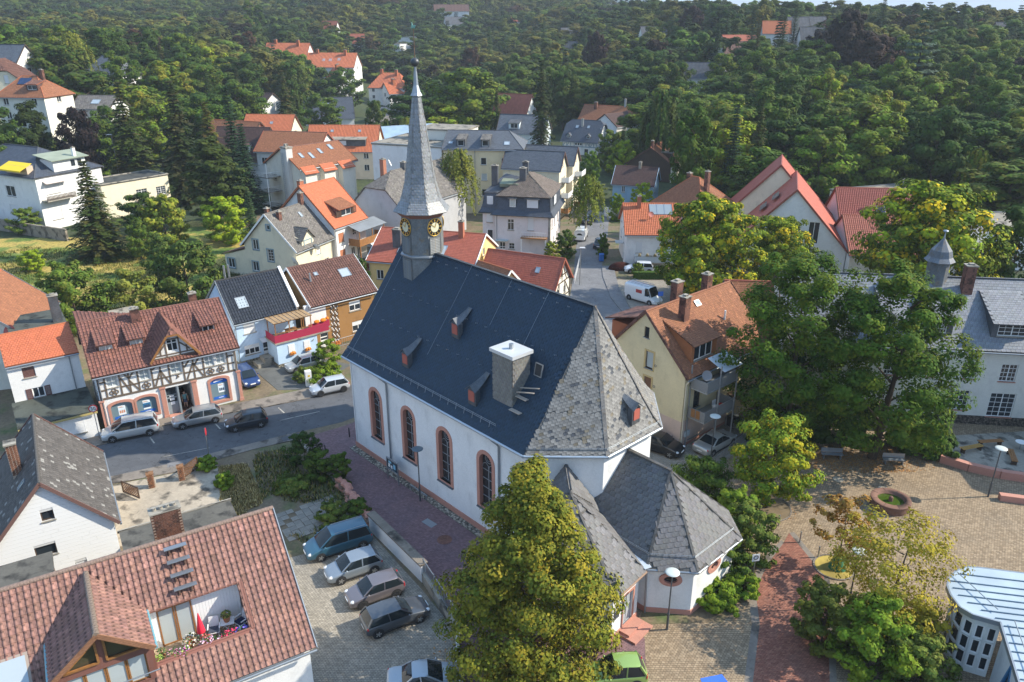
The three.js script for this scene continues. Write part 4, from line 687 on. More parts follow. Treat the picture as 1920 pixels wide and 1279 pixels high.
const apex = V3(gm, top + .3, .1), backp = V3(gm, top + .3, zr - .1), fl = V3(gx0 - .45, 6.0, .5), fr2 = V3(gx1 + .45, 6.0, .5), bl = V3(gx0 - .45, 6.0, -.1), br = V3(gx1 + .45, 6.0, -.1), hl = V3(gm - .5, top - .25, .5), hr2 = V3(gm + .5, top - .25, .5);
const pL = [fl, hl, apex, backp, bl].reverse(), pR = [fr2, br, backp, apex, hr2].reverse(), pH = [hl, hr2, apex];
for (const p of [pL, pR, pH]) { const n = p[1].clone().sub(p[0]).cross(p[2].clone().sub(p[0])); if (n.y < 0) p.reverse(); obj('gable_roof', [slab(p, .12)], RM.redbrown, cg); cover(cg, [p], tiles.redbrown()); }
obj('bargeboard', [beam([fl.x, fl.y - .1, .52], [hl.x, hl.y - .1, .52], .05, .2), beam([fr2.x, fr2.y - .1, .52], [hr2.x, hr2.y - .1, .52], .05, .2), beam([hl.x, hl.y - .08, .52], [hr2.x, hr2.y - .08, .52], .05, .16)], M.woodOrange, cg);
obj('rear_roof', [slab([[-.3, 8.75, -5.6], [5.2, 8.75, -5.6], [-.3, 8.9, -9.6]], .15)], RM.redbrown, root);
cover(root, [[V3(-.3, 8.77, -5.6), V3(5.2, 8.77, -5.6), V3(-.3, 8.92, -9.6)]], tiles.redbrown());
return root;
})();

{
const root = house({ name: 'blue_house', label: 'pale blue house with glossy black tiled roof and a terrace annex', th: -.69, o: [-29.49, -76.61], L: 6.9, W: 7.88, he: 5.5, hr: 8.9, rp: .45, ov: .4, og: .1, wall: Wm.blue, roofMat: RM.dark, tile: tiles.black, pipe: [.12], verge: M.zinc,
wins: { f: [[1.0, 3.7, 1.3, 1.15, 's2'], [.8, 1.25, 1.7, 1.1, 'h3'], [2.85, .3, .95, 2.1, 'd1']] }, skylights: [[1.05, .75, 1.15, 1.35]], plinth: .7, plinthMat: mat(C(.40, .40, .36), { map: T_rub }) });
obj('terrace_annex', [bx(3.35, 8.05, .35, 2.72, .003, 2.6)], Wm.blue, root);
obj('annex_plinth', [bx(3.3, 8.1, -.2, .35, .003, 2.65)], mat(C(.42, .41, .37), { map: T_rub }), root);
obj('terrace_slab', [bx(3.15, 9.6, 2.723, 2.9, .003, 2.8)], M.concrete, root);
obj('entrance_steps', [bx(1.5, 3.3, -.1, .45, .06, 1.5), bx(2.3, 3.3, .453, .9, .06, 1.5)], M.concrete, root);
for (const x of [4.6, 6.4]) { window_(root, new THREE.Matrix4().makeTranslation(x, 1.25, 2.72), .75, 1.05, 's1'); obj('flower_box', [bx(x + .05, x + .7, 1.18, 1.32, 2.72, 2.9), sph(x + .2, 1.4, 2.85, .14), sph(x + .42, 1.42, 2.86, .16), sph(x + .6, 1.4, 2.84, .12)], mat(C(.62, .22, .03)), root); }
const wine = mat(C(.32, .012, .05), { roughness: .8 });
obj('terrace_screen', [bx(3.18, 9.5, 2.9, 3.75, 2.72, 2.76), bx(3.18, 3.22, 2.9, 3.75, .4, 2.72)], wine, root);
const post = merge([bx(0, .09, 0, 2.1, 0, .09)]); for (const [a, b] of [[3.4, 2.5], [5.0, 2.5], [6.4, 2.5], [7.5, 2.5], [3.4, .5], [7.5, .5]]) { const o = new THREE.Mesh(post, M.woodOrange); o.name = 'pergola_post'; o.position.set(a, 2.9, b); root.add(o); }
obj('pergola_rail', [bx(3.3, 7.7, 4.98, 5.08, 2.48, 2.6), bx(3.3, 7.7, 5.0, 5.1, .4, .52), bx(3.4, 7.6, 3.8, 3.88, 2.5, 2.56)], M.woodOrange, root);
for (let i = 0; i < 9; i++) obj('pergola_slat', [bx(3.25 + i * .5, 3.66 + i * .5, 5.11, 5.14, .3, 2.75)], mat(C(.50, .38, .24), { map: T_wood }), root);
obj('garden_table', [bx(5, 6.3, 3.55, 3.6, 1.0, 1.9), bx(5.1, 5.18, 2.9, 3.55, 1.1, 1.8), bx(6.12, 6.2, 2.9, 3.55, 1.1, 1.8)], M.woodOrange, root);
obj('door_canopy', [slab([[2.5, 2.62, .9], [4.0, 2.62, .9], [4.0, 2.85, .02], [2.5, 2.85, .02]], .04)], mat(C(.62, .66, .68), { roughness: .2 }), root);
obj('stove_pipe', [cyl([1.4, 8.2, -4.6], [1.4, 10.2, -4.6], .11, .11, 10)], M.steel, root); obj('stove_pipe', [cyl([1.9, 8.2, -4.7], [1.9, 10.2, -4.7], .11, .11, 10)], M.steel, root);
obj('parapet_wall', [slab([[7.0, 5.6, .5], [7.3, 5.6, .5], [7.3, 9.3, -3.55], [7.0, 9.3, -3.55]], .5)], Wm.white, root);
obj('butterfly_ornament', [slab([[7.3, 2.1, 2.62], [7.7, 2.3, 2.62], [7.5, 2.0, 2.62]], .02), slab([[7.2, 2.1, 2.62], [6.85, 2.05, 2.62], [6.8, 2.35, 2.62]].reverse(), .02)], M.zinc, root);
}
{
const root = house({ name: 'brown_house', label: 'ochre-brown house with mosaic strip and brown tiled roof beside the blue house', th: -.72, o: [-22.4, -81.6], L: 8.0, W: 9.1, he: 5.6, hr: 8.65, ov: .5, og: .35, wall: Wm.brown, roofMat: RM.brown, tile: tiles.brown, pipe: [], verge: M.frame,
wins: { f: [[4.7, 3.5, 1.5, 1.2, 'h2'], [4.9, .9, 1.6, 1.25, 'h2'], [.7, 0, 1.0, 2.2, 'd1']] }, skylights: [[5.2, 2.0, 1.3, 1.25], [2.2, 2.9, .5, .5]] });
for (let i = 0; i < 9; i++) for (let j = 0; j < 26; j++) if ((i * 7 + j * 3) % 5 < 3) { const o = new THREE.Mesh(cached('mosaic', () => bx(0, .1, 0, .16, 0, .03)), (i + j) % 3 ? M.dark : M.frame); o.name = 'mosaic_tile'; o.position.set(2.2 + i * .115, .4 + j * .185, .004); root.add(o); }
obj('loggia_wall', [bx(-.9, 1.7, 2.9, 5.5, -.25, .02)], Wm.white, root);
obj('loggia_screen', [bx(-.9, 1.7, 2.75, 3.5, .6, .64)], mat(C(.32, .012, .05)), root); obj('loggia_floor', [bx(-1, 1.75, 2.6, 2.75, 0, .7)], M.concrete, root);
obj('flower_box', [sph(.1, 3.65, .7, .25, 1.4, .8, .8), sph(.9, 3.65, .7, .25, 1.5, .9, .8), sph(1.4, 3.75, .7, .18)], mat(C(.75, .20, .01)), root);
obj('flower_box', [bx(2.2, 2.9, .15, .32, .4, .6), sph(2.4, .42, .5, .16), sph(2.7, .42, .5, .16)], mat(C(.7, .2, .02)), root);
obj('vent_pipe', [cyl([1.4, 7.3, -2.4], [1.4, 8.3, -2.5], .13, .1, 8)], M.steel, root);
railing(root, [2.0, 0, 1.0], [5.5, 0, 1.0], 1, 12, M.zinc);
}
{
const sur = tint(.26, .36, .41), o2 = { surround: sur, sill: sur };
const root = house({ name: 'yellow_gabled_house', label: 'pale yellow gabled house with blue-grey window surrounds and lean-to', th: -1.15, o: [-30.3, -105.28], L: 8.23, W: 9.19, he: 5.14, hr: 9.64, ov: .45, og: .35, wall: Wm.creamLight, roofMat: RM.grey, tile: tiles.grey, verge: M.frame, pipe: [8.1], winOpt: o2,
wins: { l: [[4.45, 7.45, .6, .7, 'k1t'], [1.6, 4.3, 1.0, 1.5, 'w2t'], [4.1, 2.85, 1.05, 1.75, 'k1xt'], [1.1, 1.05, 1.05, 1.4, 'w2t']], f: [[4.6, 3.2, .9, 1.1, 's'], [6.3, 1, .9, 1.1, 'w']] },
chimneys: [[.8, 8.4, 10.3, -5.0, .55, .55], [1.6, 7.8, 9.8, -3.6, .6, .5], [7.8, 8.9, 11.2, -4.6, .7, .6]], skylights: [[5.6, 3.0, .5, .9]],
dormers: [{ x: 1.5, t: .0, w: 2.6, h: .9, kind: 'gable', gh: 1.35, wall: Wm.creamLight, tile: tiles.grey, win: [.55, -.75, 1.5, 1.35, 's2t'], opt: o2 }] });
obj('lean_to', [slab([[0, -.2, -13.2], [0, -.2, -9.19], [0, 4.1, -9.19], [0, 2.9, -13.2]].reverse(), -3.2)], Wm.creamLight, root);
obj('lean_to_roof', [slab([[-.2, 2.95, -13.5], [-.2, 4.3, -9.19], [3.4, 4.3, -9.19], [3.4, 2.95, -13.5]].reverse(), .12)], RM.redbrown, root);
window_(root, faceMatrix('l', 8.23, 9.19).multiply(new THREE.Matrix4().makeTranslation(-3.4, 1.05, .13)), 1.2, 1.4, 'w2t', o2);
const dw = mat(C(.62, .63, .62), { roughness: .5 }); dish(root, -.9, 3.6, .3, .75, dw, 1.2); dish(root, 3.6, 4.6, .7, .55, dw, 1.6); dish(root, -3, 1.2, -2.5, .7, dw, 1.2);
}
{
const root = house({ name: 'orange_roofed_house', label: 'white house with orange roof, long shed dormer and wooden balcony', th: -1.078, o: [-26.43, -112.9], L: 7.31, W: 11.65, he: 6.5, hr: 11.88, ov: .4, og: .3, wall: Wm.white, roofMat: RM.orange, tile: tiles.orangeflat, verge: RM.orange, pipe: [0.1],
wins: { f: [[.8, 3.8, 1.3, 1.4, 's'], [.9, 1.2, 1.3, 1.4, 's'], [4.2, 3.4, .9, 2.1, 'wd'], [3.6, .4, .9, 2.0, 'w'], [5, .4, .9, 2, 'w']], l: [[6, 7, 1, 1.2, 'w']] }, winOpt: { shutter: mat(C(.42, .16, .08)) }, chimneys: [[.5, 10.5, 12.6, -6.2, .8, .6, mat(C(.42, .15, .08), { map: T_plaster })]],
dormers: [{ x: 2.0, t: .7, w: 3.6, h: 1.35, kind: 'shed', pitch: .38, wall: RM.redbrown, tile: tiles.orangeold, win: [.7, .15, 2.3, 1.0, 'w2v'] }] });
obj('balcony', [bx(3.0, 9.3, 2.9, 3.05, .003, 2.2)], M.woodOrange, root);
for (let i = 0; i < 30; i++) obj('balcony_board', [bx(3.0 + i * .21, 3.19 + i * .21, 3.05, 4.0, 2.16, 2.2)], M.woodOrange, root);
obj('balcony_side', [bx(9.26, 9.3, 3.05, 4.0, .1, 2.16), bx(3.0, 3.04, 3.05, 4.0, .1, 2.16)], M.woodOrange, root);
obj('balcony_roof', [slab([[2.8, 5.35, 2.5], [9.5, 5.35, 2.5], [9.5, 6.1, 0.02], [2.8, 6.1, .02]], .06)], mat(C(.22, .24, .26), { map: T_metal }), root);
for (const x of [3.1, 6.2, 9.15]) obj('balcony_post', [bx(x, x + .12, 0, 5.45, 2.05, 2.17)], M.woodOrange, root);
obj('awning', [slab([[5.5, 2.1, 3.6], [9.2, 2.1, 3.6], [9.2, 2.85, 2.2], [5.5, 2.85, 2.2]], .04)], M.frame, root);
}
{
const root = house({ name: 'stepped_apartment_house', label: 'cream apartment house with stepped bays, orange-brown roof and tall square chimney', th: -.87, o: [-40.2, -148.5], L: 13.2, W: 11, he: 8.8, hr: 11.9, ov: .5, og: .4, wall: Wm.ivory, roofMat: RM.redbrown, tile: tiles.orangeold, verge: RM.orange, pipe: [],
wins: { l: [[6.5, 5.9, 1.4, 2.2, 'Dk2'], [6.7, 2.2, 1.5, 2.0, 's'], [2, 5.5, 1, 1.2, 'w']], f: [[2.4, 5.5, 1, 1.6, 's'], [6.2, 5.5, 1, 1.6, 's'], [10.2, 5.5, 1, 1.6, 's']] }, winOpt: { shutter: tint(.7, .66, .58) }, skylights: [[2.2, 2.2, .7, 1.5], [4.3, 1.7, .7, 1.8], [7, 2.6, .7, 1.6], [10, 3.3, .8, 1.6]] });
for (let i = 0; i < 3; i++) { const x = .2 + i * 4.4; obj('bay', [bx(x, x + 2.6, -.3, 8.2, .003, 1.3)], Wm.ivory, root); const p = [V3(x - .3, 7.75, 1.8), V3(x + 2.9, 7.75, 1.8), V3(x + 2.9, 8.95, .2), V3(x - .3, 8.95, .2)]; obj('bay_roof', [slab(p, .14)], RM.orange, root); cover(root, [p], tiles.orangeflat()); }
obj('tall_chimney', [bx(-.9, .5, -.3, 12.2, -4.4, -2.6)], tint(.62, .62, .61), root); obj('chimney_rim', [bx(-1.0, .6, 12.203, 12.5, -4.5, -2.5), bx(-.5, .1, 12.5, 13.0, -3.8, -3.2)], M.concrete, root);
const lad = [bx(-1.25, -1.2, 1, 11.5, -3.9, -3.85), bx(-1.25, -1.2, 1, 11.5, -3.4, -3.35)]; for (let y = 1.2; y < 11.4; y += .4) lad.push(bx(-1.24, -1.21, y, y + .04, -3.85, -3.4)); obj('ladder', lad, M.zinc, root);
for (let k = 0; k < 3; k++) { obj('balcony', [bx(-3.2, -.003, .8 + k * 2.8, .95 + k * 2.8, -10.5, -6.5)], M.concrete, root); railing(root, [-3.15, .95 + k * 2.8, -10.4], [-3.15, .95 + k * 2.8, -6.6], .95, 16, M.frame); railing(root, [-3.15, .95 + k * 2.8, -6.6], [-.1, .95 + k * 2.8, -6.6], .95, 12, M.frame); }
obj('balcony_column', [cyl([-3.1, 0, -6.6], [-3.1, 9.2, -6.6], .1, .1, 8)], M.frame, root);
const r2 = house({ name: 'apartment_rear_wing', label: 'white rear wing with long orange-brown roof behind the tall chimney', th: .2, o: [-54.7, -169], L: 14, W: 10, he: 9, hr: 12.3, ov: .5, og: .4, wall: Wm.white, roofMat: RM.redbrown, tile: tiles.orangeold, verge: RM.red, pipe: [], wins: { f: [[1, 6, 1.4, 1.5, 'k'], [5, 6, 1.4, 1.5, 'k'], [9, 6, 1.4, 1.5, 'w']], r: [[3, 6, 1.2, 1.3, 'w']] } });
const r3 = house({ name: 'dark_clad_house', label: 'house with dark brown steep roof half hidden by conifers', th: .15, o: [-66, -172], L: 12, W: 11, he: 6.5, hr: 12.8, wall: Wm.white, roofMat: RM.brown, tile: tiles.darkbrown, wins: { f: [[8, 2, 1.2, 1.3, 'w']] }, dormers: [{ x: 7, t: 1.2, w: 1.8, h: 1.5, kind: 'shed', win: [.2, .1, 1.4, 1.2, 'w2'] }] });
}
{
const root = house({ name: 'blank_walled_house', label: 'house with a large blank grey gable wall and grey hipped-gable roof', th: -1.02, o: [-17.6, -121.2], L: 18, W: 9.6, he: 7.4, hr: 12, rp: .52, type: 'halfhip', hh: .46, hhIn: 4.2, hhSides: 'l', ov: .4, og: .25, wall: Wm.grey, roofMat: RM.grey, tile: tiles.grey, pipe: [], chimneys: [[3.2, 10.4, 14, -5.8, .75, .75, mat(C(.38, .16, .10), { map: T_plaster })], [7.4, 10.8, 13, -5, .7, .9, M.slateDark]] });
dish(root, 5.6, 13, -6.5, .6, mat(C(.6, .61, .6)), .6);
}
{
const root = house({ name: 'yellow_row_house', label: 'yellow house with red tiled roof right behind the church ridge', th: .26, o: [-18.7, -97.6], L: 14.2, W: 10.6, he: 6.0, hr: 8.9, ov: .35, og: .25, wall: Wm.yellow, roofMat: RM.red, tile: tiles.red, verge: M.frame, pipe: [.1],
wins: { f: [[1, 3.4, 1, 1.3, 'w']], r: [[4.5, 6.2, .9, 1, 'w']] }, chimneys: [[11.3, 7.8, 10.6, -4.6, .65, .65, mat(C(.40, .14, .08), { map: T_plaster })], [5.6, 8, 10, -5.2, .6, .6, mat(C(.40, .14, .08), { map: T_plaster })]], skylights: [[9.4, 2.2, .6, .8], [3.5, 1.2, .6, 1]] });
obj('timber_balcony', [bx(-.9, -.003, 1.5, 1.65, -4, -.5), bx(-.9, -.85, 1.65, 2.6, -4, -.5), bx(-.9, -.003, 4.2, 4.35, -4, -.5), bx(-.9, -.85, 4.35, 5.2, -4, -.5)], mat(C(.28, .10, .05), { map: T_wood }), root);
chimney(root, 3.2, 7, 9.6, -2.5, 1.1, 1.0, M.slateDark); 
house({ name: 'small_yellow_gable', label: 'small yellow cross gable with white bargeboard between two red roofs', th: .8, o: [-5.6, -91.6], L: 5.2, W: 4.6, he: 4.6, hr: 7.0, ov: .3, og: .35, wall: Wm.yellow, roofMat: RM.orange, tile: tiles.orangeold, verge: M.frame, pipe: [], wins: { r: [[1.7, 4.6, .9, 1.1, 's']] } });
const r3 = house({ name: 'red_roofed_timber_house', label: 'low half-timbered house with long red roof at the street corner', th: .444, o: [-3.9, -95.2], L: 10, W: 5.4, he: 4.4, hr: 7.3, ov: .4, og: .35, wall: Wm.ivory, roofMat: RM.red, tile: tiles.red, verge: RM.red, pipe: [], wins: { r: [[1, 2.6, .8, 1, 'w'], [3.3, 2.6, .8, 1, 'w'], [2.2, 5.0, .8, .8, 'w']], f: [[7, 2, .9, 1.1, 'w']] }, skylights: [[7, 1.0, .6, .8]] });
const fm = faceMatrix('r', 10, 5.4); timbers(r3, fm, [[0, 4.3, 5.4, 4.3], [0, 2.3, 5.4, 2.3], [.1, 0, .1, 4.4], [5.3, 0, 5.3, 4.4], [1.8, 0, 1.8, 4.3], [3.6, 0, 3.6, 4.3], [2.7, 4.3, 2.7, 7], [1, 5.2, 4.4, 5.2], [.2, 2.4, 1.7, 4.2], [5.2, 2.4, 3.7, 4.2], [1.2, 4.4, 2.6, 6.6], [4.2, 4.4, 2.8, 6.6]], .16, M.woodDark);
}
{
const th = .211, L = 8.76, W = 10.75, root = thing('mansard_villa', 'pale villa with dark slate mansard storey and brown hipped top roof', 'house', [-2.62, 0, -120.69], -th);
const wm = Wm.pinkWhite, H = 6.81, wl = (f, len, holes) => { const g = wallGeo(rect(0, -.3, len, H + .3), holes.map(([x, y, w, h]) => rect(x, y, w, h)), .3); g.applyMatrix4(faceMatrix(f, L, W)); obj('wall', [g], wm, root); placeWindows(root, faceMatrix(f, L, W), holes, {}); };
wl('f', L, [[1.95, 4.1, 1.05, 1.75, 'w2m'], [5.2, 4.2, .95, 2.1, 's'], [.65, .2, .95, 1.9, 'wd'], [2.15, 1.0, .95, 1.0, 'k1x']]);
wl('r', W, [[1.5, 4.2, .8, 1.5, 'w'], [4, 4.2, .8, 1.5, 'w'], [7, 4.2, .8, 1.5, 'w'], [3, 1.2, .8, 1.4, 'w'], [6.5, 1.2, .8, 1.4, 'w']]); wl('b', L, []); wl('l', W, []);
obj('corner_quoin', [bx(L - .25, L + .06, 0, H - .1, -.3, .06)], M.concrete, root);
const lo = [[-.7, 6.55, .7], [L + .7, 6.55, .7], [L + .7, 6.55, -W - .7], [-.7, 6.55, -W - .7]].map((p) => V3(...p)), mid = [[0, 7.3, 0], [L, 7.3, 0], [L, 7.3, -W], [0, 7.3, -W]].map((p) => V3(...p)), hi = [[.3, 9.5, -.6], [L - .2, 9.5, -.6], [L - .2, 9.5, -W + .5], [.3, 9.5, -W + .5]].map((p) => V3(...p));
const st = plainRoof(.075, .085, .10, T_slate); for (let i = 0; i < 4; i++) { const j = (i + 1) % 4, q = [[lo[i], lo[j], mid[j], mid[i]], [mid[i], mid[j], hi[j], hi[i]]]; const o = obj('mansard_roof', q.map((p) => slab(p, .12)), st, root); cover(o, q, { ...tiles.slateblue(), w: .4, h: .28 }); }
const eH = [[0, 9.45, .0], [L + .1, 9.45, 0], [L + .1, 9.45, -W], [0, 9.45, -W]].map((p) => V3(...p)), r0 = V3(4.3, 12.1, -4.6), r1 = V3(4.6, 12.1, -W + 3.6);
const tp = [[eH[0], eH[1], r0], [eH[1], eH[2], r1, r0], [eH[2], eH[3], r1], [eH[3], eH[0], r0, r1]]; for (const p of tp) { const o = obj('hipped_roof', [slab(p, .14)], RM.grey, root); cover(o, [p], { ...tiles.grey(), tone: toneOf(.27, .21, .17, .2, .2) }); }
for (const [x, w, s] of [[2.3, .95, 'wc1n'], [5.05, 1.75, 's2n']]) { const b = obj('dormer', [bx(x - .12, x + w + .12, 7.6, 9.2, -1.2, -.12)], st, root); window_(b, new THREE.Matrix4().makeTranslation(x, 7.78, .06), w, 1.3, s); obj('dormer_hood', [slab([[x - .3, 9.15, .25], [x + w + .3, 9.15, .25], [x + w + .3, 9.5, -.6], [x - .3, 9.5, -.6]], .07)], st, b); }
{ const b = obj('dormer', [bx(L - 1, L + .05, 7.6, 9.2, -5.2, -2.6)], st, root); window_(b, faceMatrix('r', L, W).multiply(new THREE.Matrix4().makeTranslation(2.9, 7.8, .2)), 1.9, 1.3, 's3n'); }
obj('wing_wall', [bx(-2.3, -.003, -.3, 6.8, -8.5, -.9)], wm, root); const wst = [[V3(-2.9, 6.6, -.4), V3(.1, 6.6, -.4), V3(.1, 7.3, -.9), V3(-2.4, 7.3, -.9)], [V3(-2.4, 7.3, -.9), V3(.1, 7.3, -.9), V3(.1, 9.6, -1.5), V3(-2.1, 9.6, -1.5)]]; const wr = obj('mansard_roof', wst.map((p) => slab(p, .3)), st, root); cover(wr, wst, { ...tiles.slateblue(), w: .4, h: .28 });
obj('wing_roof', [slab([[-2.2, 9.6, -1.4], [.6, 9.6, -1.4], [3, 11.6, -5], [-.2, 11.4, -8.5], [-2.2, 9.7, -8.5]], .2)], RM.slate, root);
for (const [x, y, s] of [[-1.6, 5.0, 's1'], [-1.55, 2.1, 'w1']]) window_(root, new THREE.Matrix4().makeTranslation(x, y, -.75), .95, 1.7, s); window_(root, new THREE.Matrix4().makeTranslation(-1.6, 7.7, -.95), 1.0, 1.4, 's1n');
obj('green_dormer_roof', [slab([[.2, 10.9, -2.2], [3.2, 10.9, -2.2], [3.2, 11.3, -4.8], [.2, 11.3, -4.8]], .5)], mat(C(.30, .36, .28), { map: T_concrete }), root);
chimney(root, 3.7, 9.8, 13.2, -3.6, 1.0, .9, M.slateDark); chimney(root, -.9, 9.5, 13.4, -3.8, 1.0, .8, M.slateDark); chimney(root, 3.2, 11, 13.4, -8.2, .9, .8, M.slateDark);
obj('balcony', [bx(4.3, 8.4, 3.15, 3.3, .003, 1.3)], M.woodOrange, root); railing(root, [4.35, 3.3, 1.25], [8.35, 3.3, 1.25], .9, 16, M.frame); obj('balcony_post', [bx(4.35, 4.5, 0, 3.15, 1.1, 1.25)], M.frame, root); obj('balcony_post', [bx(8.2, 8.35, 0, 3.15, 1.1, 1.25)], M.frame, root);
railing(root, [4.4, .1, 1.3], [6.4, .1, 1.3], .9, 9, M.frame); obj('door_canopy', [bx(.2, 2.1, 2.45, 2.5, .003, 1.0)], mat(C(.4, .47, .45), { roughness: .3 }), root);
obj('downpipe', [cyl([.1, .1, .12], [.1, 6.6, .12], .06, .06, 6)], M.frame, root); obj('downpipe', [cyl([L - .1, .1, .12], [L - .1, 6.6, .12], .06, .06, 6)], M.zinc, root);
}
{
const root = house({ name: 'cream_apartment_building', label: 'long cream apartment building with slate roof and two box dormers', category: 'building', th: .085, o: [-13, -149.5], L: 15, W: 11, he: 12.3, hr: 14.9, ov: .3, og: .1, type: 'hip', hipL: .1, hipR: 3, wall: Wm.cream, roofMat: RM.slate, tile: tiles.slate, pipe: [6.0],
wins: { f: [[3.1, 9.4, 1.1, 1.35, 'c1'], [7.1, 9.35, 1.1, 1.35, 'k1'], [3.1, 6.4, 1.1, 1.35, 'k1'], [7.2, 6.4, 1.1, 1.35, 'c1'], [3.1, 3.4, 1.1, 1.35, 'k1'], [7.2, 3.4, 1.1, 1.35, 'k1'], [11, 9.4, 1.1, 1.3, 'w']] }, skylights: [[.8, 1.2, .8, .8], [11.4, 1.0, 1.1, 1.2]],
dormers: [[2.5], [7.15]].map(([x]) => ({ x, t: .5, w: 1.6, h: 1.35, kind: 'shed', pitch: .12, wall: M.slateDark, cheek: M.slateDark, roofMat: RM.grey, win: [.2, .1, 1.2, 1.1, 'wk1n'] })) });
house({ name: 'flat_roofed_block', label: 'white flat-roofed block with gravel roof beyond the church spire', category: 'building', th: .35, o: [-27.5, -155.5], L: 15, W: 15, he: 12.2, hr: 12.2, type: 'flat', wall: Wm.white, walls: { r: Wm.creamLight }, roofMat: RM.feltLight, wins: { r: [[1.5, 9.2, .9, 1.6, 's'], [4.2, 9.2, .7, 1.4, 's'], [5.6, 9.2, .7, 1.4, 's'], [1.5, 6, .9, 1.6, 's'], [4.6, 6, .9, 1.6, 's']] } });
{ const p = thing('rooftop_penthouse', 'pale rooftop box with dark cladding on the flat roof', 'building', [-13, 12.4, -163.5], -.3); obj('walls', [bx(-5, 5, 0, 1.9, -4, 4)], Wm.ivory, p); obj('roof', [bx(-5.2, 5.2, 1.903, 2.15, -4.2, 4.2)], RM.feltLight, p); obj('shaft', [bx(-7.5, -5.003, 0, 2.7, 0, 3)], M.slateDark, p); }
for (const [i, o] of [[-1.7, -145.9], [1.2, -152]].entries()) { const r = house({ name: 'gabled_row_house', label: i ? 'cream gabled house with balconies, the farther of the gabled pair' : 'cream gabled house with slate roof, the nearer of the gabled pair', th: .3, o, L: 10.8, W: 5.7, he: 9.4, hr: 12.2, ov: .25, og: .3, wall: Wm.creamLight, roofMat: RM.slate, tile: tiles.slate, verge: RM.brown, pipe: [], wins: { r: [[1, 6.2, .9, 1.5, 's'], [3.5, 6.2, .9, 1.5, 'w'], [1, 3.2, .9, 1.5, 'w'], [3.5, 3.2, .9, 1.5, 'w'], [2.3, 9.6, .8, 1.1, 'w']], f: [[6, 6, 1, 1.3, 'w']] } }); for (let k = 0; k < 3; k++) { obj('balcony', [bx(10.9, 12.3, 1 + k * 2.9, 1.15 + k * 2.9, -5, -1.5)], M.concrete, r); obj('balcony_panel', [bx(12.25, 12.3, 1.16 + k * 2.9, 2.1 + k * 2.9, -5, -1.5), bx(10.9, 12.25, 1.16 + k * 2.9, 2.1 + k * 2.9, -1.55, -1.5)], k ? M.frame : M.woodOrange, r); } }
}
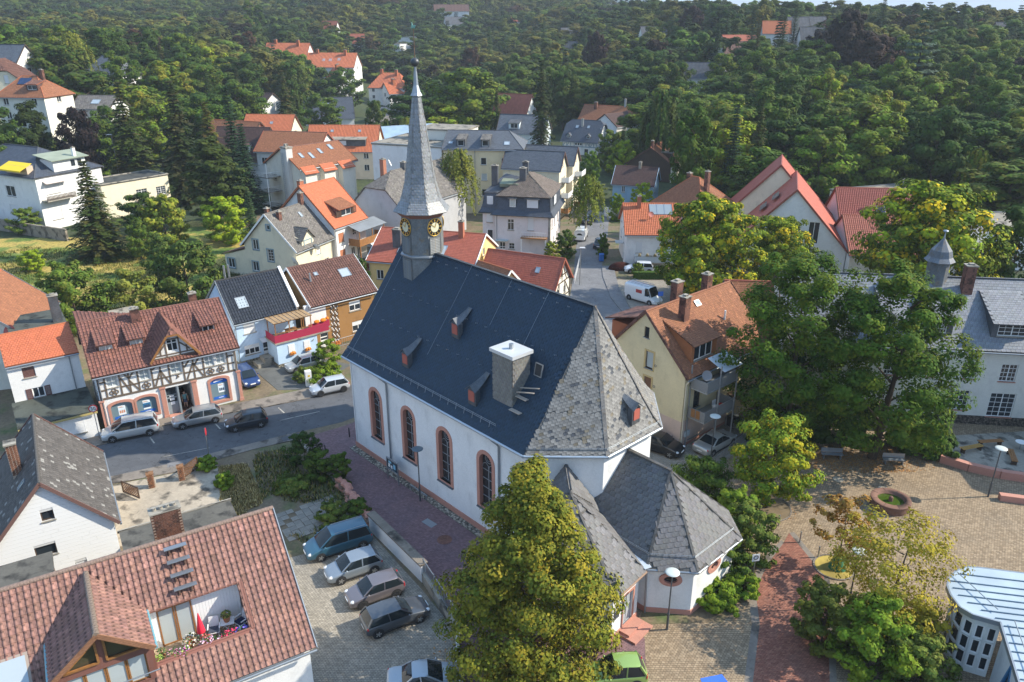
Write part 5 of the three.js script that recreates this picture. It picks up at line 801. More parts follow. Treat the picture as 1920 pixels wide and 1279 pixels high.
{
const bm = mat(C(.24, .33, .40), { roughness: .8 }), root = house({ name: 'slate_roofed_timber_house', label: 'white house with blue-grey timber frame and dark slate roof, two tiny dormers', th: .43, o: [13.9, -218], L: 9.9, W: 10, he: 4.5, hr: 9.1, type: 'halfhip', hh: .22, hhIn: 1.3, ov: .6, og: .5, wall: Wm.white, roofMat: RM.slate, tile: tiles.slateblue, pipe: [],
wins: { f: [[3.6, 3.0, .55, .7, 'k1n'], [4.3, 3.0, .55, .7, 'k1n'], [5.0, 3.0, .55, .7, 'k1n'], [3.5, .2, 1.1, 2.0, 'k1'], [6.3, .2, 1.2, 2.0, 'k1']], r: [[4, 4.6, .8, 1.1, 'w'], [6, 4.6, .8, 1.1, 'w'], [2, 1.5, 1, 1.2, 'w'], [6.5, 1.5, 1, 1.2, 'w'], [4.8, 6.6, .6, .7, 'w']] }, chimneys: [[4.4, 7.4, 9.6, -3.4, .55, .55, M.zinc]], skylights: [[2.6, 2.8, .8, 1], [5.9, 2.9, .7, .9]],
dormers: [[1.0], [6.6]].map(([x]) => ({ x, t: .3, w: 1.1, h: .7, kind: 'gable', gh: .55, wall: bm, roofMat: RM.slate, win: [.15, .05, .8, .6, 'w2n'] })) });
timbers(root, new THREE.Matrix4(), [[0, 2.7, 9.9, 2.7, .25], [0, 4.3, 9.9, 4.3], ...[.1, 1.2, 2.3, 3.4, 5.7, 6.8, 7.9, 9.0, 9.8].map((x) => [x, 2.7, x, 4.3]), [1.25, 2.8, 2.2, 4.2], [7.85, 2.8, 6.9, 4.2], [.2, 2.8, 1.1, 4.2], [8.1, 2.8, 8.9, 4.2]], .18, bm);
timbers(root, faceMatrix('r', 9.9, 10), [[0, 2.7, 10, 2.7], [.3, 4.4, 9.7, 4.4], [1.8, 6.2, 8.2, 6.2], [2.6, 7.4, 7.4, 7.4], ...[.2, 2, 3.5, 5, 6.5, 8, 9.8].map((x) => [x, 2.7, x, 4.4]), ...[3.4, 5, 6.6].map((x) => [x, 4.4, x, 7.4])], .18, bm);
obj('porch', [bx(9.95, 11.4, 2.5, 2.65, -6.5, -3.5), bx(11.2, 11.35, 0, 2.5, -6.4, -6.25), bx(11.2, 11.35, 0, 2.5, -3.75, -3.6)], bm, root); obj('porch_roof', [slab([[9.9, 3.5, -3], [11.8, 2.6, -3], [11.8, 2.6, -7], [9.9, 3.5, -7]], .1)], RM.slate, root);
house({ name: 'red_roofed_villa', label: 'white villa with rust-red roof behind the slate-roofed timber house', th: .5, o: [20, -243], y0: 0, L: 18, W: 10, he: 6.5, hr: 10.6, wall: Wm.white, roofMat: RM.orange, tile: tiles.orangeold, pipe: [], wins: { f: [[10, 3.5, 1.5, 1.5, 'w']], r: [[4, 5.4, 1.4, 1.6, 'w']] }, chimneys: [[4, 8, 11.6, -4, .9, .9], [13, 9, 12.8, -5, .5, .5, M.zinc]] });
const br = house({ name: 'balconied_white_house', label: 'white gabled house with dark roof and grey balconies among trees', th: -.75, o: [30, -229], L: 10, W: 9, he: 6.4, hr: 9.4, wall: Wm.white, roofMat: RM.brown, tile: tiles.darkbrown, pipe: [], wins: { l: [[3.5, 5.2, 1.5, 1.7, 'w'], [2, 2, 1.4, 1.6, 'w']], f: [[2, 3, 1, 1.4, 'w']] } });
for (let k = 0; k < 2; k++) obj('balcony', [bx(-1.6, -.003, .9 + k * 2.7, 1.9 + k * 2.7, -8.6, -1)], mat(C(.26, .26, .27)), br);
}
{
const r14 = house({ name: 'blue_boarded_house', label: 'small blue boarded house with brown roof at the bend of the street', th: .33, o: [20.2, -155.7], L: 8.1, W: 7, he: 4.55, hr: 7.4, ov: .3, og: .3, wall: Wm.blueBoard, roofMat: RM.brown, tile: tiles.darkbrown, pipe: [], verge: Wm.blue, wins: { f: [[1.8, 2.9, .7, 1.2, 'w2'], [4.9, 2.9, .7, 1.2, 'w2'], [1.8, .5, .7, 1.2, 'w2']], r: [[2, 2.8, .8, 1.1, 'w'], [3, 5.2, .6, .7, 'w']] }, chimneys: [[4.7, 6.4, 8.4, -3.3, .55, .55, M.concrete]] });
for (let i = 0; i < 32; i++) obj('weatherboard', [bx(.02 + i * .252, .05 + i * .252, 0, 4.4, .003, .03)], Wm.blueBoard, r14);
const r15 = house({ name: 'dark_gabled_house', label: 'house with dark brown clad gable and orange roof at the forest edge', th: -1.2, o: [36.2, -177], L: 11, W: 10.4, he: 4.3, hr: 8.0, ov: .4, og: .3, wall: M.woodDark, roofMat: RM.orange, tile: tiles.orangeold, verge: RM.brown, pipe: [], walls: { f: Wm.ivory }, wins: { f: [[1, 1.5, .8, 1.6, 'w'], [3, 1.5, .8, 1.6, 'w']] }, chimneys: [[.8, 7, 9.4, -5, .6, .6]], dormers: [{ x: 2.5, t: 1.0, w: 3.2, h: 1.5, kind: 'shed', pitch: .05, wall: M.woodDark, roofMat: RM.feltLight, win: [.3, .2, 2.4, 1.0, 'w2n'] }] });
house({ name: 'pink_hipped_house', label: 'salmon pink house with steep orange hipped roof', th: .85, o: [24.4, -132.5], L: 9.8, W: 9.2, he: 6.1, hr: 10.2, type: 'hip', hipL: 4.2, hipR: 4.2, ov: .4, wall: Wm.pink, roofMat: RM.orange, tile: tiles.orangeold, pipe: [], wins: { f: [[2, 3.5, 1, 1.3, 'w'], [6, 3.5, 1, 1.3, 'w']], r: [[3, 3.5, 1, 1.3, 'w']] }, chimneys: [[7.6, 8, 11.6, -4, .7, .7], [2.2, 7.6, 10.3, -6.5, .7, .7]], ridgeMat: RM.orange });
const r17 = house({ name: 'solar_roofed_house', label: 'white house with bright orange tiled roof, solar panels and glass balcony', th: .031, o: [17.25, -113.93], L: 7.71, W: 9.9, he: 5.16, hr: 8.6, ov: .35, og: .3, wall: Wm.white, roofMat: RM.orange, tile: tiles.orange, verge: RM.orange, pipe: [7.6], wins: { f: [[1.5, 2.2, .9, 1.75, 's1'], [5.3, 2.2, .9, 1.75, 's1'], [3.2, -.2, .95, 2.0, 'd1']], l: [[2, 5.2, .8, 1.1, 's'], [5.5, 5.2, .6, 1.1, 'w'], [2.5, 2.8, .9, 1.3, 'w'], [6, 2.8, .7, 1.3, 'w'], [6.4, .3, .7, 1.1, 'w']] }, chimneys: [[2.1, 7.4, 9.9, -4.2, .55, .55, mat(C(.42, .16, .09), { map: T_plaster })]] });
const sol = mat(C(.30, .34, .36), { roughness: .18, metalness: .2 }); for (let i = 0; i < 3; i++) { const o = obj('solar_panel', [bx(0, 1.1, 0, 2.05, 0, .1)], sol, r17); o.position.set(3.7 + i * 1.14, 7.36, -3.0); o.rotation.x = -Math.PI / 2 + Math.atan(3.44 / 4.95); obj('frame', [bx(-.02, .03, -.02, 2.07, .03, .13), bx(1.07, 1.12, -.02, 2.07, .03, .13)], M.steel, o); }
dish(r17, 3.75, 7.6, -2.2, .42, mat(C(.45, .16, .13)), .3); obj('awning_case', [bx(1.3, 6.6, 4.75, 4.9, .003, .2)], mat(C(.2, .14, .11)), r17);
obj('balcony', [bx(1.3, 6.9, .95, 1.1, .003, 1.5)], M.concrete, r17); obj('glass_balustrade', [bx(1.3, 6.9, 1.1, 2.0, 1.46, 1.5), bx(1.3, 1.34, 1.1, 2, .003, 1.46), bx(6.86, 6.9, 1.1, 2, .003, 1.46)], mat(C(.50, .56, .60), { roughness: .15 }), r17); obj('handrail', [bx(1.25, 6.95, 2.0, 2.08, 1.42, 1.54)], M.zinc, r17);
for (let i = 0; i < 5; i++) { const x = 1.9 + i * 1.15; obj('flower_pot', [bx(x - .25, x + .25, 2.09, 2.25, 1.4, 1.6), sph(x, 2.35, 1.5, .2)], mat(C(.25, .20, .10)), r17); }
obj('door_canopy', [bx(-1.1, -.003, 2.35, 2.42, -6.4, -4.6)], mat(C(.5, .5, .48)), r17); 
}
{
const tl = plainRoof(.40, .16, .085), S = { name: 'beige_gabled_house', label: 'beige gabled house with weathered orange roof and stacked steel balconies', th: -.72, o: [14.69, -59.6], L: 12.2, W: 8.7, he: 7.15, hr: 11.55, rp: .53, ov: .4, og: .15, wall: Wm.beige, roofMat: tl, tile: tiles.orangeold, verge: RM.redbrown, pipe: [], plinth: .25,
wins: { l: [[4.0, 9.2, .55, 1.0, 'D1k'], [4.35, 6.4, .85, 1.6, 'D1ct'], [4.35, 4.2, .8, 1.35, 's1t']], f: [[7.4, 4.5, .7, 1.3, 'B1'], [8.6, 4.5, .6, 1.2, 'B1'], [7.1, .9, .95, 2.0, 'd1'], [5.6, 4.4, .8, 1.3, 'B1'], [1.5, 3.4, 1.0, 2.0, 'D1'], [1.5, 6.3, 1.0, .7, 'D1'], [1.2, .5, 1.6, 1.2, 's1'], [4.6, 1.6, 1.0, .7, 'w']] }, winOpt: { surround: tint(.62, .46, .22), shutter: mat(C(.20, .10, .06)), sill: M.zinc },
chimneys: [[3.2, 9.4, 12.6, -3.0, .75, .7], [4.6, 10.8, 13.2, -5.0, .9, .7], [9.0, 10.8, 13.0, -4.9, .8, .7]], skylights: [[3.9, 3.4, .7, .5], [6, 3.7, .7, .6]],
dormers: [{ x: 1.2, t: .45, w: 3.6, h: 1.75, kind: 'shed', pitch: .42, run: 3.4, wall: mat(C(.40, .15, .06), { map: T_plaster }), tile: tiles.orangeold, win: [.4, .1, 2.6, 1.5, 'wk3'] }] };
const root = house(S);
const lowM = tint(.66, .50, .42); obj('lower_render', [bx(-.012, -.003, 0, 2.6, -8.6, -.02), bx(.02, 7.0, 0, 2.6, .003, .012)], lowM, root);
const stl = mat(C(.34, .35, .36), { metalness: .5, roughness: .5 }), panel = mat(C(.20, .205, .21), { roughness: .6 });
for (const y of [2.95, 5.75]) { const b = obj('balcony', [bx(.6, 4.9, y, y + .12, .05, 1.9)], stl, root); obj('balcony_panel', [bx(.6, 4.9, y + .16, y + 1.05, 1.86, 1.9), bx(.6, .64, y + .16, y + 1.05, .1, 1.86), bx(4.86, 4.9, y + .16, y + 1.05, .1, 1.86)], panel, b); obj('handrail', [cyl([.6, y + 1.12, 1.88], [4.9, y + 1.12, 1.88], .035, .035, 6)], stl, b); }
for (const [x, z] of [[2.3, 1.95], [4.85, 1.95], [.65, .15]]) obj('balcony_post', [bx(x - .05, x + .05, 0, 7.9, z - .05, z + .05)], stl, root);
obj('balcony_awning', [slab([[2.3, 7.5, 2.3], [4.9, 7.5, 2.3], [4.9, 8.2, .5], [2.3, 8.2, .5]], .05)], mat(C(.52, .56, .60), { roughness: .6 }), root);
obj('wood_panel', [bx(.57, .6, 3.2, 3.95, .5, .9), bx(.57, .6, 3.2, 3.95, 1.0, 1.4)], M.woodOrange, root);
obj('garden_chair', [bx(3.2, 3.7, 3.4, 3.45, .8, 1.3), bx(3.2, 3.7, 3.45, 3.95, .8, .84), bx(3.25, 3.3, 3.07, 3.4, .85, 1.25), bx(3.6, 3.65, 3.07, 3.4, .85, 1.25)], M.frame, root);
obj('red_stool', [cyl([3.9, 3.07, 1.3], [3.9, 3.6, 1.3], .18, .22, 10)], mat(C(.6, .03, .03)), root);
dish(root, 2.7, 9.9, -1.9, .5, mat(C(.48, .17, .11)), .4); dish(root, 1.3, 7.1, 1.2, .45, mat(C(.22, .22, .23)), -.6);
obj('vent_pipe', [cyl([8.4, 9.4, -2.2], [8.4, 10.3, -2.2], .09, .08, 8)], M.frame, root);
obj('porch_canopy', [slab([[6.7, 3.0, 1.2], [8.4, 3.0, 1.2], [8.4, 3.25, .02], [6.7, 3.25, .02]], .06)], mat(C(.22, .15, .09)), root); obj('porch_steps', [bx(6.8, 8.6, 0, .4, .06, 1.6), bx(6.8, 8.0, .403, .8, .06, 1.0)], M.zinc, root); railing(root, [8.55, .4, .1], [8.55, .4, 1.6], .9, 6, M.steel);
for (const x of [.5, .85]) obj('meter_box', [bx(x, x + .3, 1.0, 1.5, .013, .2)], mat(C(.42, .48, .52)), root);
obj('downpipe', [tube([[-.1, 6.7, .5], [-.05, 6.3, .2], [.1, 5.9, .1], [.1, .1, .1]], .06, 6, 14)], mat(C(.62, .55, .42)), root);
for (const [y, z] of [[6.9, -3.2], [4.9, -3.2], [4.9, -5.6]]) { const t = new THREE.TorusGeometry(.1, .03, 6, 12).toNonIndexed(); t.rotateY(Math.PI / 2); t.translate(-.03, y, z); obj('wall_anchor', [t], M.concrete, root); }
obj('street_dormer', [bx(.3, 4.2, 8.0, 9.6, -8.7, -6.4)], mat(C(.40, .13, .06), { map: T_plaster }), root); obj('street_dormer_roof', [slab([[0, 9.6, -9.3], [0, 10.7, -5.6], [4.5, 10.7, -5.6], [4.5, 9.6, -9.3]].reverse(), .12)], RM.redbrown, root);
const r2 = house({ name: 'red_link_house', label: 'low house with dark orange roof between beige house and school', th: .1, o: [21.2, -70.5], L: 5.2, W: 8, he: 6.5, hr: 10.6, wall: Wm.ivory, roofMat: RM.red, tile: tiles.orangeold, pipe: [], wins: { f: [[1, 3, 1, 1.4, 'w']] } });
}
{
const S = { name: 'school_building', label: 'long pale school building with slate roof and slate turret behind robinias', category: 'school', th: .13, o: [25.2, -66.4], L: 30, W: 11, he: 7.9, hr: 12.4, ov: .5, og: .2, wall: tint(.72, .71, .66), roofMat: RM.slate, tile: () => ({ ...tiles.slate(), w: .4, h: .3, tone: toneOf(.24, .26, .29, .14) }), pipe: [9.5], plinth: .9, plinthMat: mat(C(.22, .19, .17), { map: T_rub }),
wins: { f: [1, 4.2, 9.2, 12.5, 16].map((x) => [x, 4.6, 1.2, 1.7, 'w2x']).concat([[2.6, 1.2, 1.2, 1.7, 'w2x'], [9.2, 1.2, 1.2, 1.7, 'w2x'], [12.5, 1.2, 1.2, 1.7, 'w2x'], [15.4, 1.4, 1.7, 2.0, 'w2x'], [18.9, .9, 2.2, 2.4, 'w2x'], [19.2, 4.5, 1.4, 1.7, 'w2x'], [23, 4.5, 1.4, 1.7, 'w2x']]) }, winOpt: { sill: M.sandstone },
dormers: [[8.6, 2], [12.6, 2], [17.9, 3.4]].map(([x, w]) => ({ x, t: .6, w, h: 1.5, kind: 'shed', pitch: .45, run: 3.6, wall: M.slateDark, cheek: M.slateDark, roofMat: RM.slate, tile: () => ({ ...tiles.slate(), w: .4, h: .3, tone: toneOf(.27, .28, .30, .14) }), win: [.5, .2, w - 1, 1.15, 'w2x'] })), chimneys: [[16.6, 11, 14, -4.4, .9, .8]] };
const root = house(S);
const oct = (r, y, x, z) => Array.from({ length: 8 }, (_, i) => V3(x + r * Math.cos(Math.PI / 8 + i * Math.PI / 4), y, z + r * Math.sin(Math.PI / 8 + i * Math.PI / 4)));
const fr = (r0, y0, r1, y1) => { const a = oct(r0, y0, 14.2, -5.5), b = oct(r1, y1, 14.2, -5.5), t = []; for (let i = 0; i < 8; i++) { const j = (i + 1) % 8; t.push(a[i], b[i], b[j], a[i], b[j], a[j]); } return fromTris(t); };
const tw = obj('turret', [fr(.95, 10.5, .95, 14.2)], mat(C(.20, .22, .24), { map: T_slate, roughness: .6 }), root);
obj('turret_cap', [fr(1.35, 14.1, 1.05, 14.5), fr(1.05, 14.5, .9, 15.1), fr(.9, 15.1, .45, 15.7), fr(.45, 15.7, .1, 16.2)], mat(C(.19, .21, .24), { map: T_slate, roughness: .55 }), tw);
obj('finial', [cyl([14.2, 16.1, -5.5], [14.2, 16.8, -5.5], .09, .04, 8), sph(14.2, 16.9, -5.5, .2, 1.2, .6, 1.2)], M.zinc, tw);
const w2 = house({ name: 'school_wing', label: 'white school wing with slate roof at the right edge', category: 'school', th: .13 + Math.PI / 2, o: [50.5, -62.4], L: 8, W: 9, he: 8.9, hr: 11.6, wall: tint(.72, .71, .66), roofMat: RM.slate, tile: () => ({ ...tiles.slate(), w: .4, h: .3, tone: toneOf(.27, .28, .30, .14) }), pipe: [], wins: { r: [[3, 5, 1.4, 1.6, 'w2x']] } });
}
{
const rm = mat(C(.30, .075, .05), { roughness: .55, map: T_plaster });
const A = house({ name: 'modern_red_roofed_house', label: 'modern white house with steep brick-red folded roof, the nearer one', th: -1.25, o: [48, -108], L: 15, W: 15.5, he: 4.2, hr: 12.4, ov: .3, og: .3, wall: Wm.white, roofMat: rm, tile: () => ({ kind: 'flat', w: .6, h: .34, m: MT.dull, tone: toneOf(.36, .085, .05, .06) }), verge: rm, pipe: [], wins: { l: [[10.0, 4.8, 1.5, 3.2, 'k2n'], [4, 2, 2, 2, 'k']] }, skylights: [] });
for (let i = 0; i < 2; i++) obj('solar_strip', [slab([[4.6, 10.6 - i * 1.7, -11.0 - i * 1.6 + .9], [8, 10.6 - i * 1.7, -11.0 - i * 1.6 + .9], [8, 9.75 - i * 1.7, -11.9 - i * 1.6 + .9], [4.6, 9.75 - i * 1.7, -11.9 - i * 1.6 + .9]], .05)], mat(C(.05, .055, .07), { roughness: .2 }), A);
const B = house({ name: 'modern_red_roofed_house', label: 'modern cream house with steep brick-red folded roof, the one behind', th: -1.25, o: [50.5, -121], L: 10, W: 17, he: 4.5, hr: 13.6, ov: .3, og: .3, wall: Wm.creamLight, roofMat: rm, tile: () => ({ kind: 'flat', w: .6, h: .34, m: MT.dull, tone: toneOf(.36, .085, .05, .06) }), verge: rm, pipe: [], wins: { l: [[8, 8, 1.4, 1.6, 's']] } });
house({ name: 'red_pantile_house', label: 'long low house with red pantile roof beside the folded roofs', th: .1, o: [48, -106.5], L: 16, W: 11, he: 4.2, hr: 8.4, wall: Wm.white, roofMat: RM.red, tile: () => ({ ...tiles.orange(), tone: toneOf(.36, .11, .07, .1) }), pipe: [], skylights: [] });
house({ name: 'red_pantile_house', label: 'red pantile roof with roof window behind the long low house', th: .1, o: [51, -118], L: 12, W: 10, he: 5.5, hr: 10.2, wall: Wm.white, roofMat: RM.red, tile: () => ({ ...tiles.orange(), tone: toneOf(.28, .07, .05, .1) }), pipe: [], skylights: [[5.5, 1.4, 1.3, 1.5, 'f', M.pane]], chimneys: [[9.2, 9, 12, -3, .3, .3, M.copperZinc]] });
}
// ---------- foreground house with roof terrace ----------
{
const L = 18.5, W = 9.25, he = 5.02, hr = 9.67, rp = .6, sl = (hr - he) / (rp * W), yr = (t) => he + t * sl + .1;
const H0 = 11.3, H1 = 16.0, T0 = 1.05, T1 = 2.97, q = (s, t, d = 0) => V3(s, yr(t) + d, -t);
const board = mat(C(.80, .80, .79), { roughness: .6 });
const spec = () => ({ kind: 'pan', w: .29, h: .385, m: mat(C(1, 1, 1), { map: T_lichen, roughness: .85 }), tone: toneOf(.46, .24, .19, .2, .3), single: 300, d: .035 });
const root = house({ name: 'terrace_house', label: 'foreground house with red-brown pantile roof, roof terrace and gabled dormer', th: -.551, o: [-26.45, -21.94], L, W, he, hr, rp, ov: .5, og: .25, wall: Wm.white, roofMat: plainRoof(.2, .095, .075), pipe: [], verge: M.zinc,
wins: { r: [[2, 1.5, 1.2, 1.3, 'w']], f: [[15, 1.4, 1.4, 1.4, 'w2'], [10, 1.4, 1.4, 1.4, 'w2']] },
cutFront: () => merge([slab([q(-.25, -.5), q(H0, -.5), q(H0, 5.55), q(-.25, 5.55)], .16), slab([q(H1, -.5), q(L + .25, -.5), q(L + .25, 5.55), q(H1, 5.55)], .16), slab([q(H0, -.5), q(H1, -.5), q(H1, T0), q(H0, T0)], .16), slab([q(H0, T1), q(H1, T1), q(H1, 5.55), q(H0, 5.55)], .16)]) });
const hole = [[H0, T0], [H1, T0], [H1, T1], [H0, T1]].map(([s, t]) => { const v = q(s, t); return [v.x, v.y, v.z]; });
const dorm = [[7.4, .4], [11.35, .4], [11.35, 3.2], [9.35, 5.2], [7.4, 3.2]].map(([s, t]) => { const v = q(s, t); return [v.x, v.y, v.z]; });
const big = [[2.9, .8], [6.4, .8], [6.4, 3.05], [2.9, 3.05]].map(([s, t]) => { const v = q(s, t); return [v.x, v.y, v.z]; });
cover(root, [[q(-.25, -.5), q(L + .25, -.5), q(L + .25, 5.55), q(-.25, 5.55)]], { ...spec(), holes: [hole, dorm, big] });
cover(root, [[V3(L + .25, he - .4, -W - .5), V3(-.25, he - .4, -W - .5), V3(-.25, hr + .1, -5.55), V3(L + .25, hr + .1, -5.55)]], { ...spec(), single: 0 });
const cap = []; for (let i = 0; i < 46; i++) cap.push(cyl([-.25 + i * .413, hr + .09, -5.55], [-.25 + (i + 1.1) * .413, hr + .1, -5.55], .15, .13, 8)); obj('ridge_cap', cap, mat(C(.36, .25, .2), { map: T_lichen }), root);
obj('terrace_floor', [bx(H0, H1, 4.75, 4.95, -3.6, -T0 + .05)], mat(C(.52, .42, .32), { map: T_concrete }), root);
const bw = obj('terrace_back_wall', [bx(H0, H1, 4.95, 7.45, -3.55, -3.42)], board, root);
for (let i = 0; i < 30; i++) { const x = H0 + .02 + i * .156; if (x > 11.9 && x < 13.6) continue; obj('board', [bx(x, x + .145, 4.97, 7.35, -3.418, -3.395)], board, bw); }
for (const x of [H0, H1 + .08]) obj('terrace_side_wall', [slab([[x, 4.95, -3.4], [x, 4.95, -T0], [x, 5.85, -T0], [x, 7.4, -2.95], [x, 7.4, -3.4]], .08)], board, root);
for (const x of [11.95, 12.8]) window_(root, new THREE.Matrix4().makeTranslation(x, 4.97, -3.28), .82, 2.3, 'Bc1n');
obj('terrace_parapet', [slab([q(H0 - .1, T0 - .12, .02), q(H1 + .1, T0 - .12, .02), q(H1 + .1, T0 + .02, .12), q(H0 - .1, T0 + .02, .12)], .35), bx(H0 - .1, H1 + .1, 4.95, 6.1, -T0 - .06, -T0 + .04)], mat(C(.26, .11, .085), { map: T_plaster }), root);
obj('hole_trim', [beam(q(H0, T1, .05), q(H1, T1, .05), .1, .1), beam(q(H1 + .04, T0, .06), q(H1 + .04, T1, .06), .1, .12), beam(q(H1 + .22, T0, .05), q(H1 + .22, T1 + .1, .05), .2, .05)], mat(C(.22, .1, .075)), root);
const gx = 9.35, hw = 1.98, gt = .6, ey = 7.95, ay = 9.45, tr = (ay - he) / sl, te = (ey - .1 - he) / sl;
const gf = wallGeo([[gx - hw, 5.2], [gx + hw, 5.2], [gx + hw, ey - .15], [gx, ay - .2], [gx - hw, ey - .15]], [[[gx - hw + .35, ey - .22], [gx - .18, ey - .22], [gx - .18, ay - .5]], [[gx + .18, ey - .22], [gx + hw - .35, ey - .22], [gx + .18, ay - .5]], rect(gx - hw + .25, 5.75, 2 * hw - .5, 1.55)], .2); gf.translate(0, 0, -gt);
const shingle = mat(C(.20, .085, .065), { map: T_plaster }), dm = obj('dormer', [gf], shingle, root);
obj('cheek', [slab([[gx - hw, 5.0, -gt - .2], [gx - hw, ey, -gt - .2], [gx - hw, ey, -te]], -.12)], shingle, dm); obj('cheek', [slab([[gx + hw, 5.0, -gt - .2], [gx + hw, ey, -gt - .2], [gx + hw, ey, -te]].reverse(), -.12)], shingle, dm);
for (let i = 0; i < 4; i++) window_(dm, new THREE.Matrix4().makeTranslation(gx - hw + .25 + i * .87, 5.75, -gt), .85, 1.55, 'Bc1n');
for (const s of [-1, 1]) { const tri = [[gx + s * (hw - .35), ey - .22], [gx + s * .18, ey - .22], [gx + s * .18, ay - .5]].map(([x, y]) => V3(x, y, -gt - .1)); if (s > 0) tri.reverse(); obj('triangle_pane', [slab(tri[0].x < tri[1].x ? tri : tri, .03)], new THREE.MeshPhysicalMaterial({ color: C(.07, .06, .035), roughness: .08 }), dm); obj('triangle_frame', [beam([tri[0].x, tri[0].y, -gt + .02], [tri[1].x, tri[1].y, -gt + .02], .1, .1), beam([tri[1].x, tri[1].y, -gt + .02], [tri[2].x, tri[2].y, -gt + .02], .1, .1), beam([tri[2].x, tri[2].y, -gt + .02], [tri[0].x, tri[0].y, -gt + .02], .1, .1)], M.woodOrange, dm); }
const pl = [V3(gx - hw - .18, ey - .15, -.2), V3(gx, ay + .12, -.2), V3(gx, ay + .12, -tr), V3(gx - hw - .18, ey - .15, -te)].reverse(), pr = [V3(gx + hw + .18, ey - .15, -te), V3(gx, ay + .12, -tr), V3(gx, ay + .12, -.2), V3(gx + hw + .18, ey - .15, -.2)].reverse();
for (const p of [pl, pr]) { const n = p[1].clone().sub(p[0]).cross(p[2].clone().sub(p[0])); if (n.y < 0) p.reverse(); obj('dormer_roof', [slab(p, .13)], plainRoof(.2, .095, .075), dm); cover(dm, [p], { ...spec(), single: 0 }); }
const c2 = []; for (let i = 0; i < 12; i++) c2.push(cyl([gx, ay + .14, -.15 - i * .41], [gx, ay + .15, -.15 - (i + 1.1) * .41], .15, .13, 8)); obj('dormer_ridge', c2, mat(C(.36, .27, .21), { map: T_lichen }), dm);
for (const s of [-1, 1]) { const a = V3(gx + s * (hw + .2), ey - .2, -.17), b = V3(gx, ay + .08, -.17); obj('bargeboard', [beam(a, b, .06, .24)], mat(C(.36, .2, .13), { map: T_wood }), dm); obj('dormer_gutter', [cyl([a.x + s * .05, a.y - .02, -.2], [a.x + s * .05, a.y - .02, -te], .07, .07, 8)], mat(C(.20, .42, .48), { metalness: .3, roughness: .4 }), dm); }
obj('rail', [cyl([gx - hw, 6.35, -.3], [gx + hw + .2, 6.35, -.3], .035, .035, 8)], M.steel, dm);
{ const o = obj('roof_window', [slab([q(2.9, .8, .1), q(6.4, .8, .1), q(6.4, 3.05, .1), q(2.9, 3.05, .1)], .12)], mat(C(.30, .24, .2)), root); obj('pane', [slab([q(3.0, .9, .14), q(6.28, .9, .14), q(6.28, 2.93, .14), q(3.0, 2.93, .14)], .03)], M.skyPane, o); }
for (let i = 0; i < 4; i++) { const t = 5.05 - i * .55, p = q(13.5, t, .3); const o = obj('roof_step', [bx(12.95, 14.05, p.y - .02, p.y + .02, p.z, p.z + .3)], M.steel, root); obj('bracket', [bx(13.15, 13.22, p.y - .35, p.y - .02, p.z + .02, p.z + .25), bx(13.75, 13.82, p.y - .35, p.y - .02, p.z + .02, p.z + .25)], mat(C(.12, .07, .05)), o); }
{ const x0 = 12.75, x1 = 14.25, z0 = -6.9, z1 = -7.6, ch = obj('chimney', [bx(x0, x1, 8, 10.6, z1, z0)], mat(C(.28, .2, .15)), root); const bg = []; for (let j = 0; j < 22; j++) for (let i = 0; i < 6; i++) { const x = x0 + (i + (j % 2) * .5) * .25; if (x + .235 <= x1 + .01) bg.push(bx(x + .005, x + .24, 8.6 + j * .09, 8.675 + j * .09, z0, z0 + .012)); } for (let j = 0; j < 22; j++) for (let i = 0; i < 3; i++) bg.push(bx(x1, x1 + .012, 8.6 + j * .09, 8.675 + j * .09, z0 - .01 - i * .24 - .21, z0 - .01 - i * .24)); const b = obj('bricks', bg, mat(C(.22, .095, .06), { map: T_lichen }), ch); b.userData.kind = 'stuff'; obj('cap', [bx(x0 - .05, x1 + .05, 10.603, 10.68, z1 - .05, z0 + .05)], M.concrete, ch); for (let i = 0; i < 4; i++) obj('flue_pot', [cyl([x0 + .25 + i * .33, 10.68, -7.25], [x0 + .25 + i * .33, 10.85, -7.25], .12, .12, 10)], M.concrete, ch); }
const felt = mat(C(.17, .17, .16), { map: T_concrete });
const an = thing('flat_roofed_shed', 'long shed with mossy grey felt roof behind the terrace house ridge', 'shed', [-26.45, 0, -21.94], .551); obj('walls', [bx(11.3, 17.9, 0, 4.9, -15, -9.3)], Wm.white, an); obj('roof', [bx(11.2, 18, 4.903, 5.05, -15.1, -9.3)], felt, an); obj('kerb', [bx(11.1, 18.1, 4.95, 5.12, -15.2, -15.103)], M.concrete, an);
const an2 = thing('flat_roofed_shed', 'dark felt-roofed shed against the white boarded gable at left', 'shed', [-26.45, 0, -21.94], .551); obj('walls', [bx(-2, 7.4, 0, 4.9, -15, -9.3)], RM.redbrown, an2); obj('roof', [bx(-2, 7.5, 4.903, 5.1, -15.1, -9.3)], felt, an2);
const toW = (s, y, t) => { const v = V3(s, y, -t).applyMatrix4(root.matrixWorld); return [v.x, v.y, v.z]; }; root.updateMatrixWorld(true);
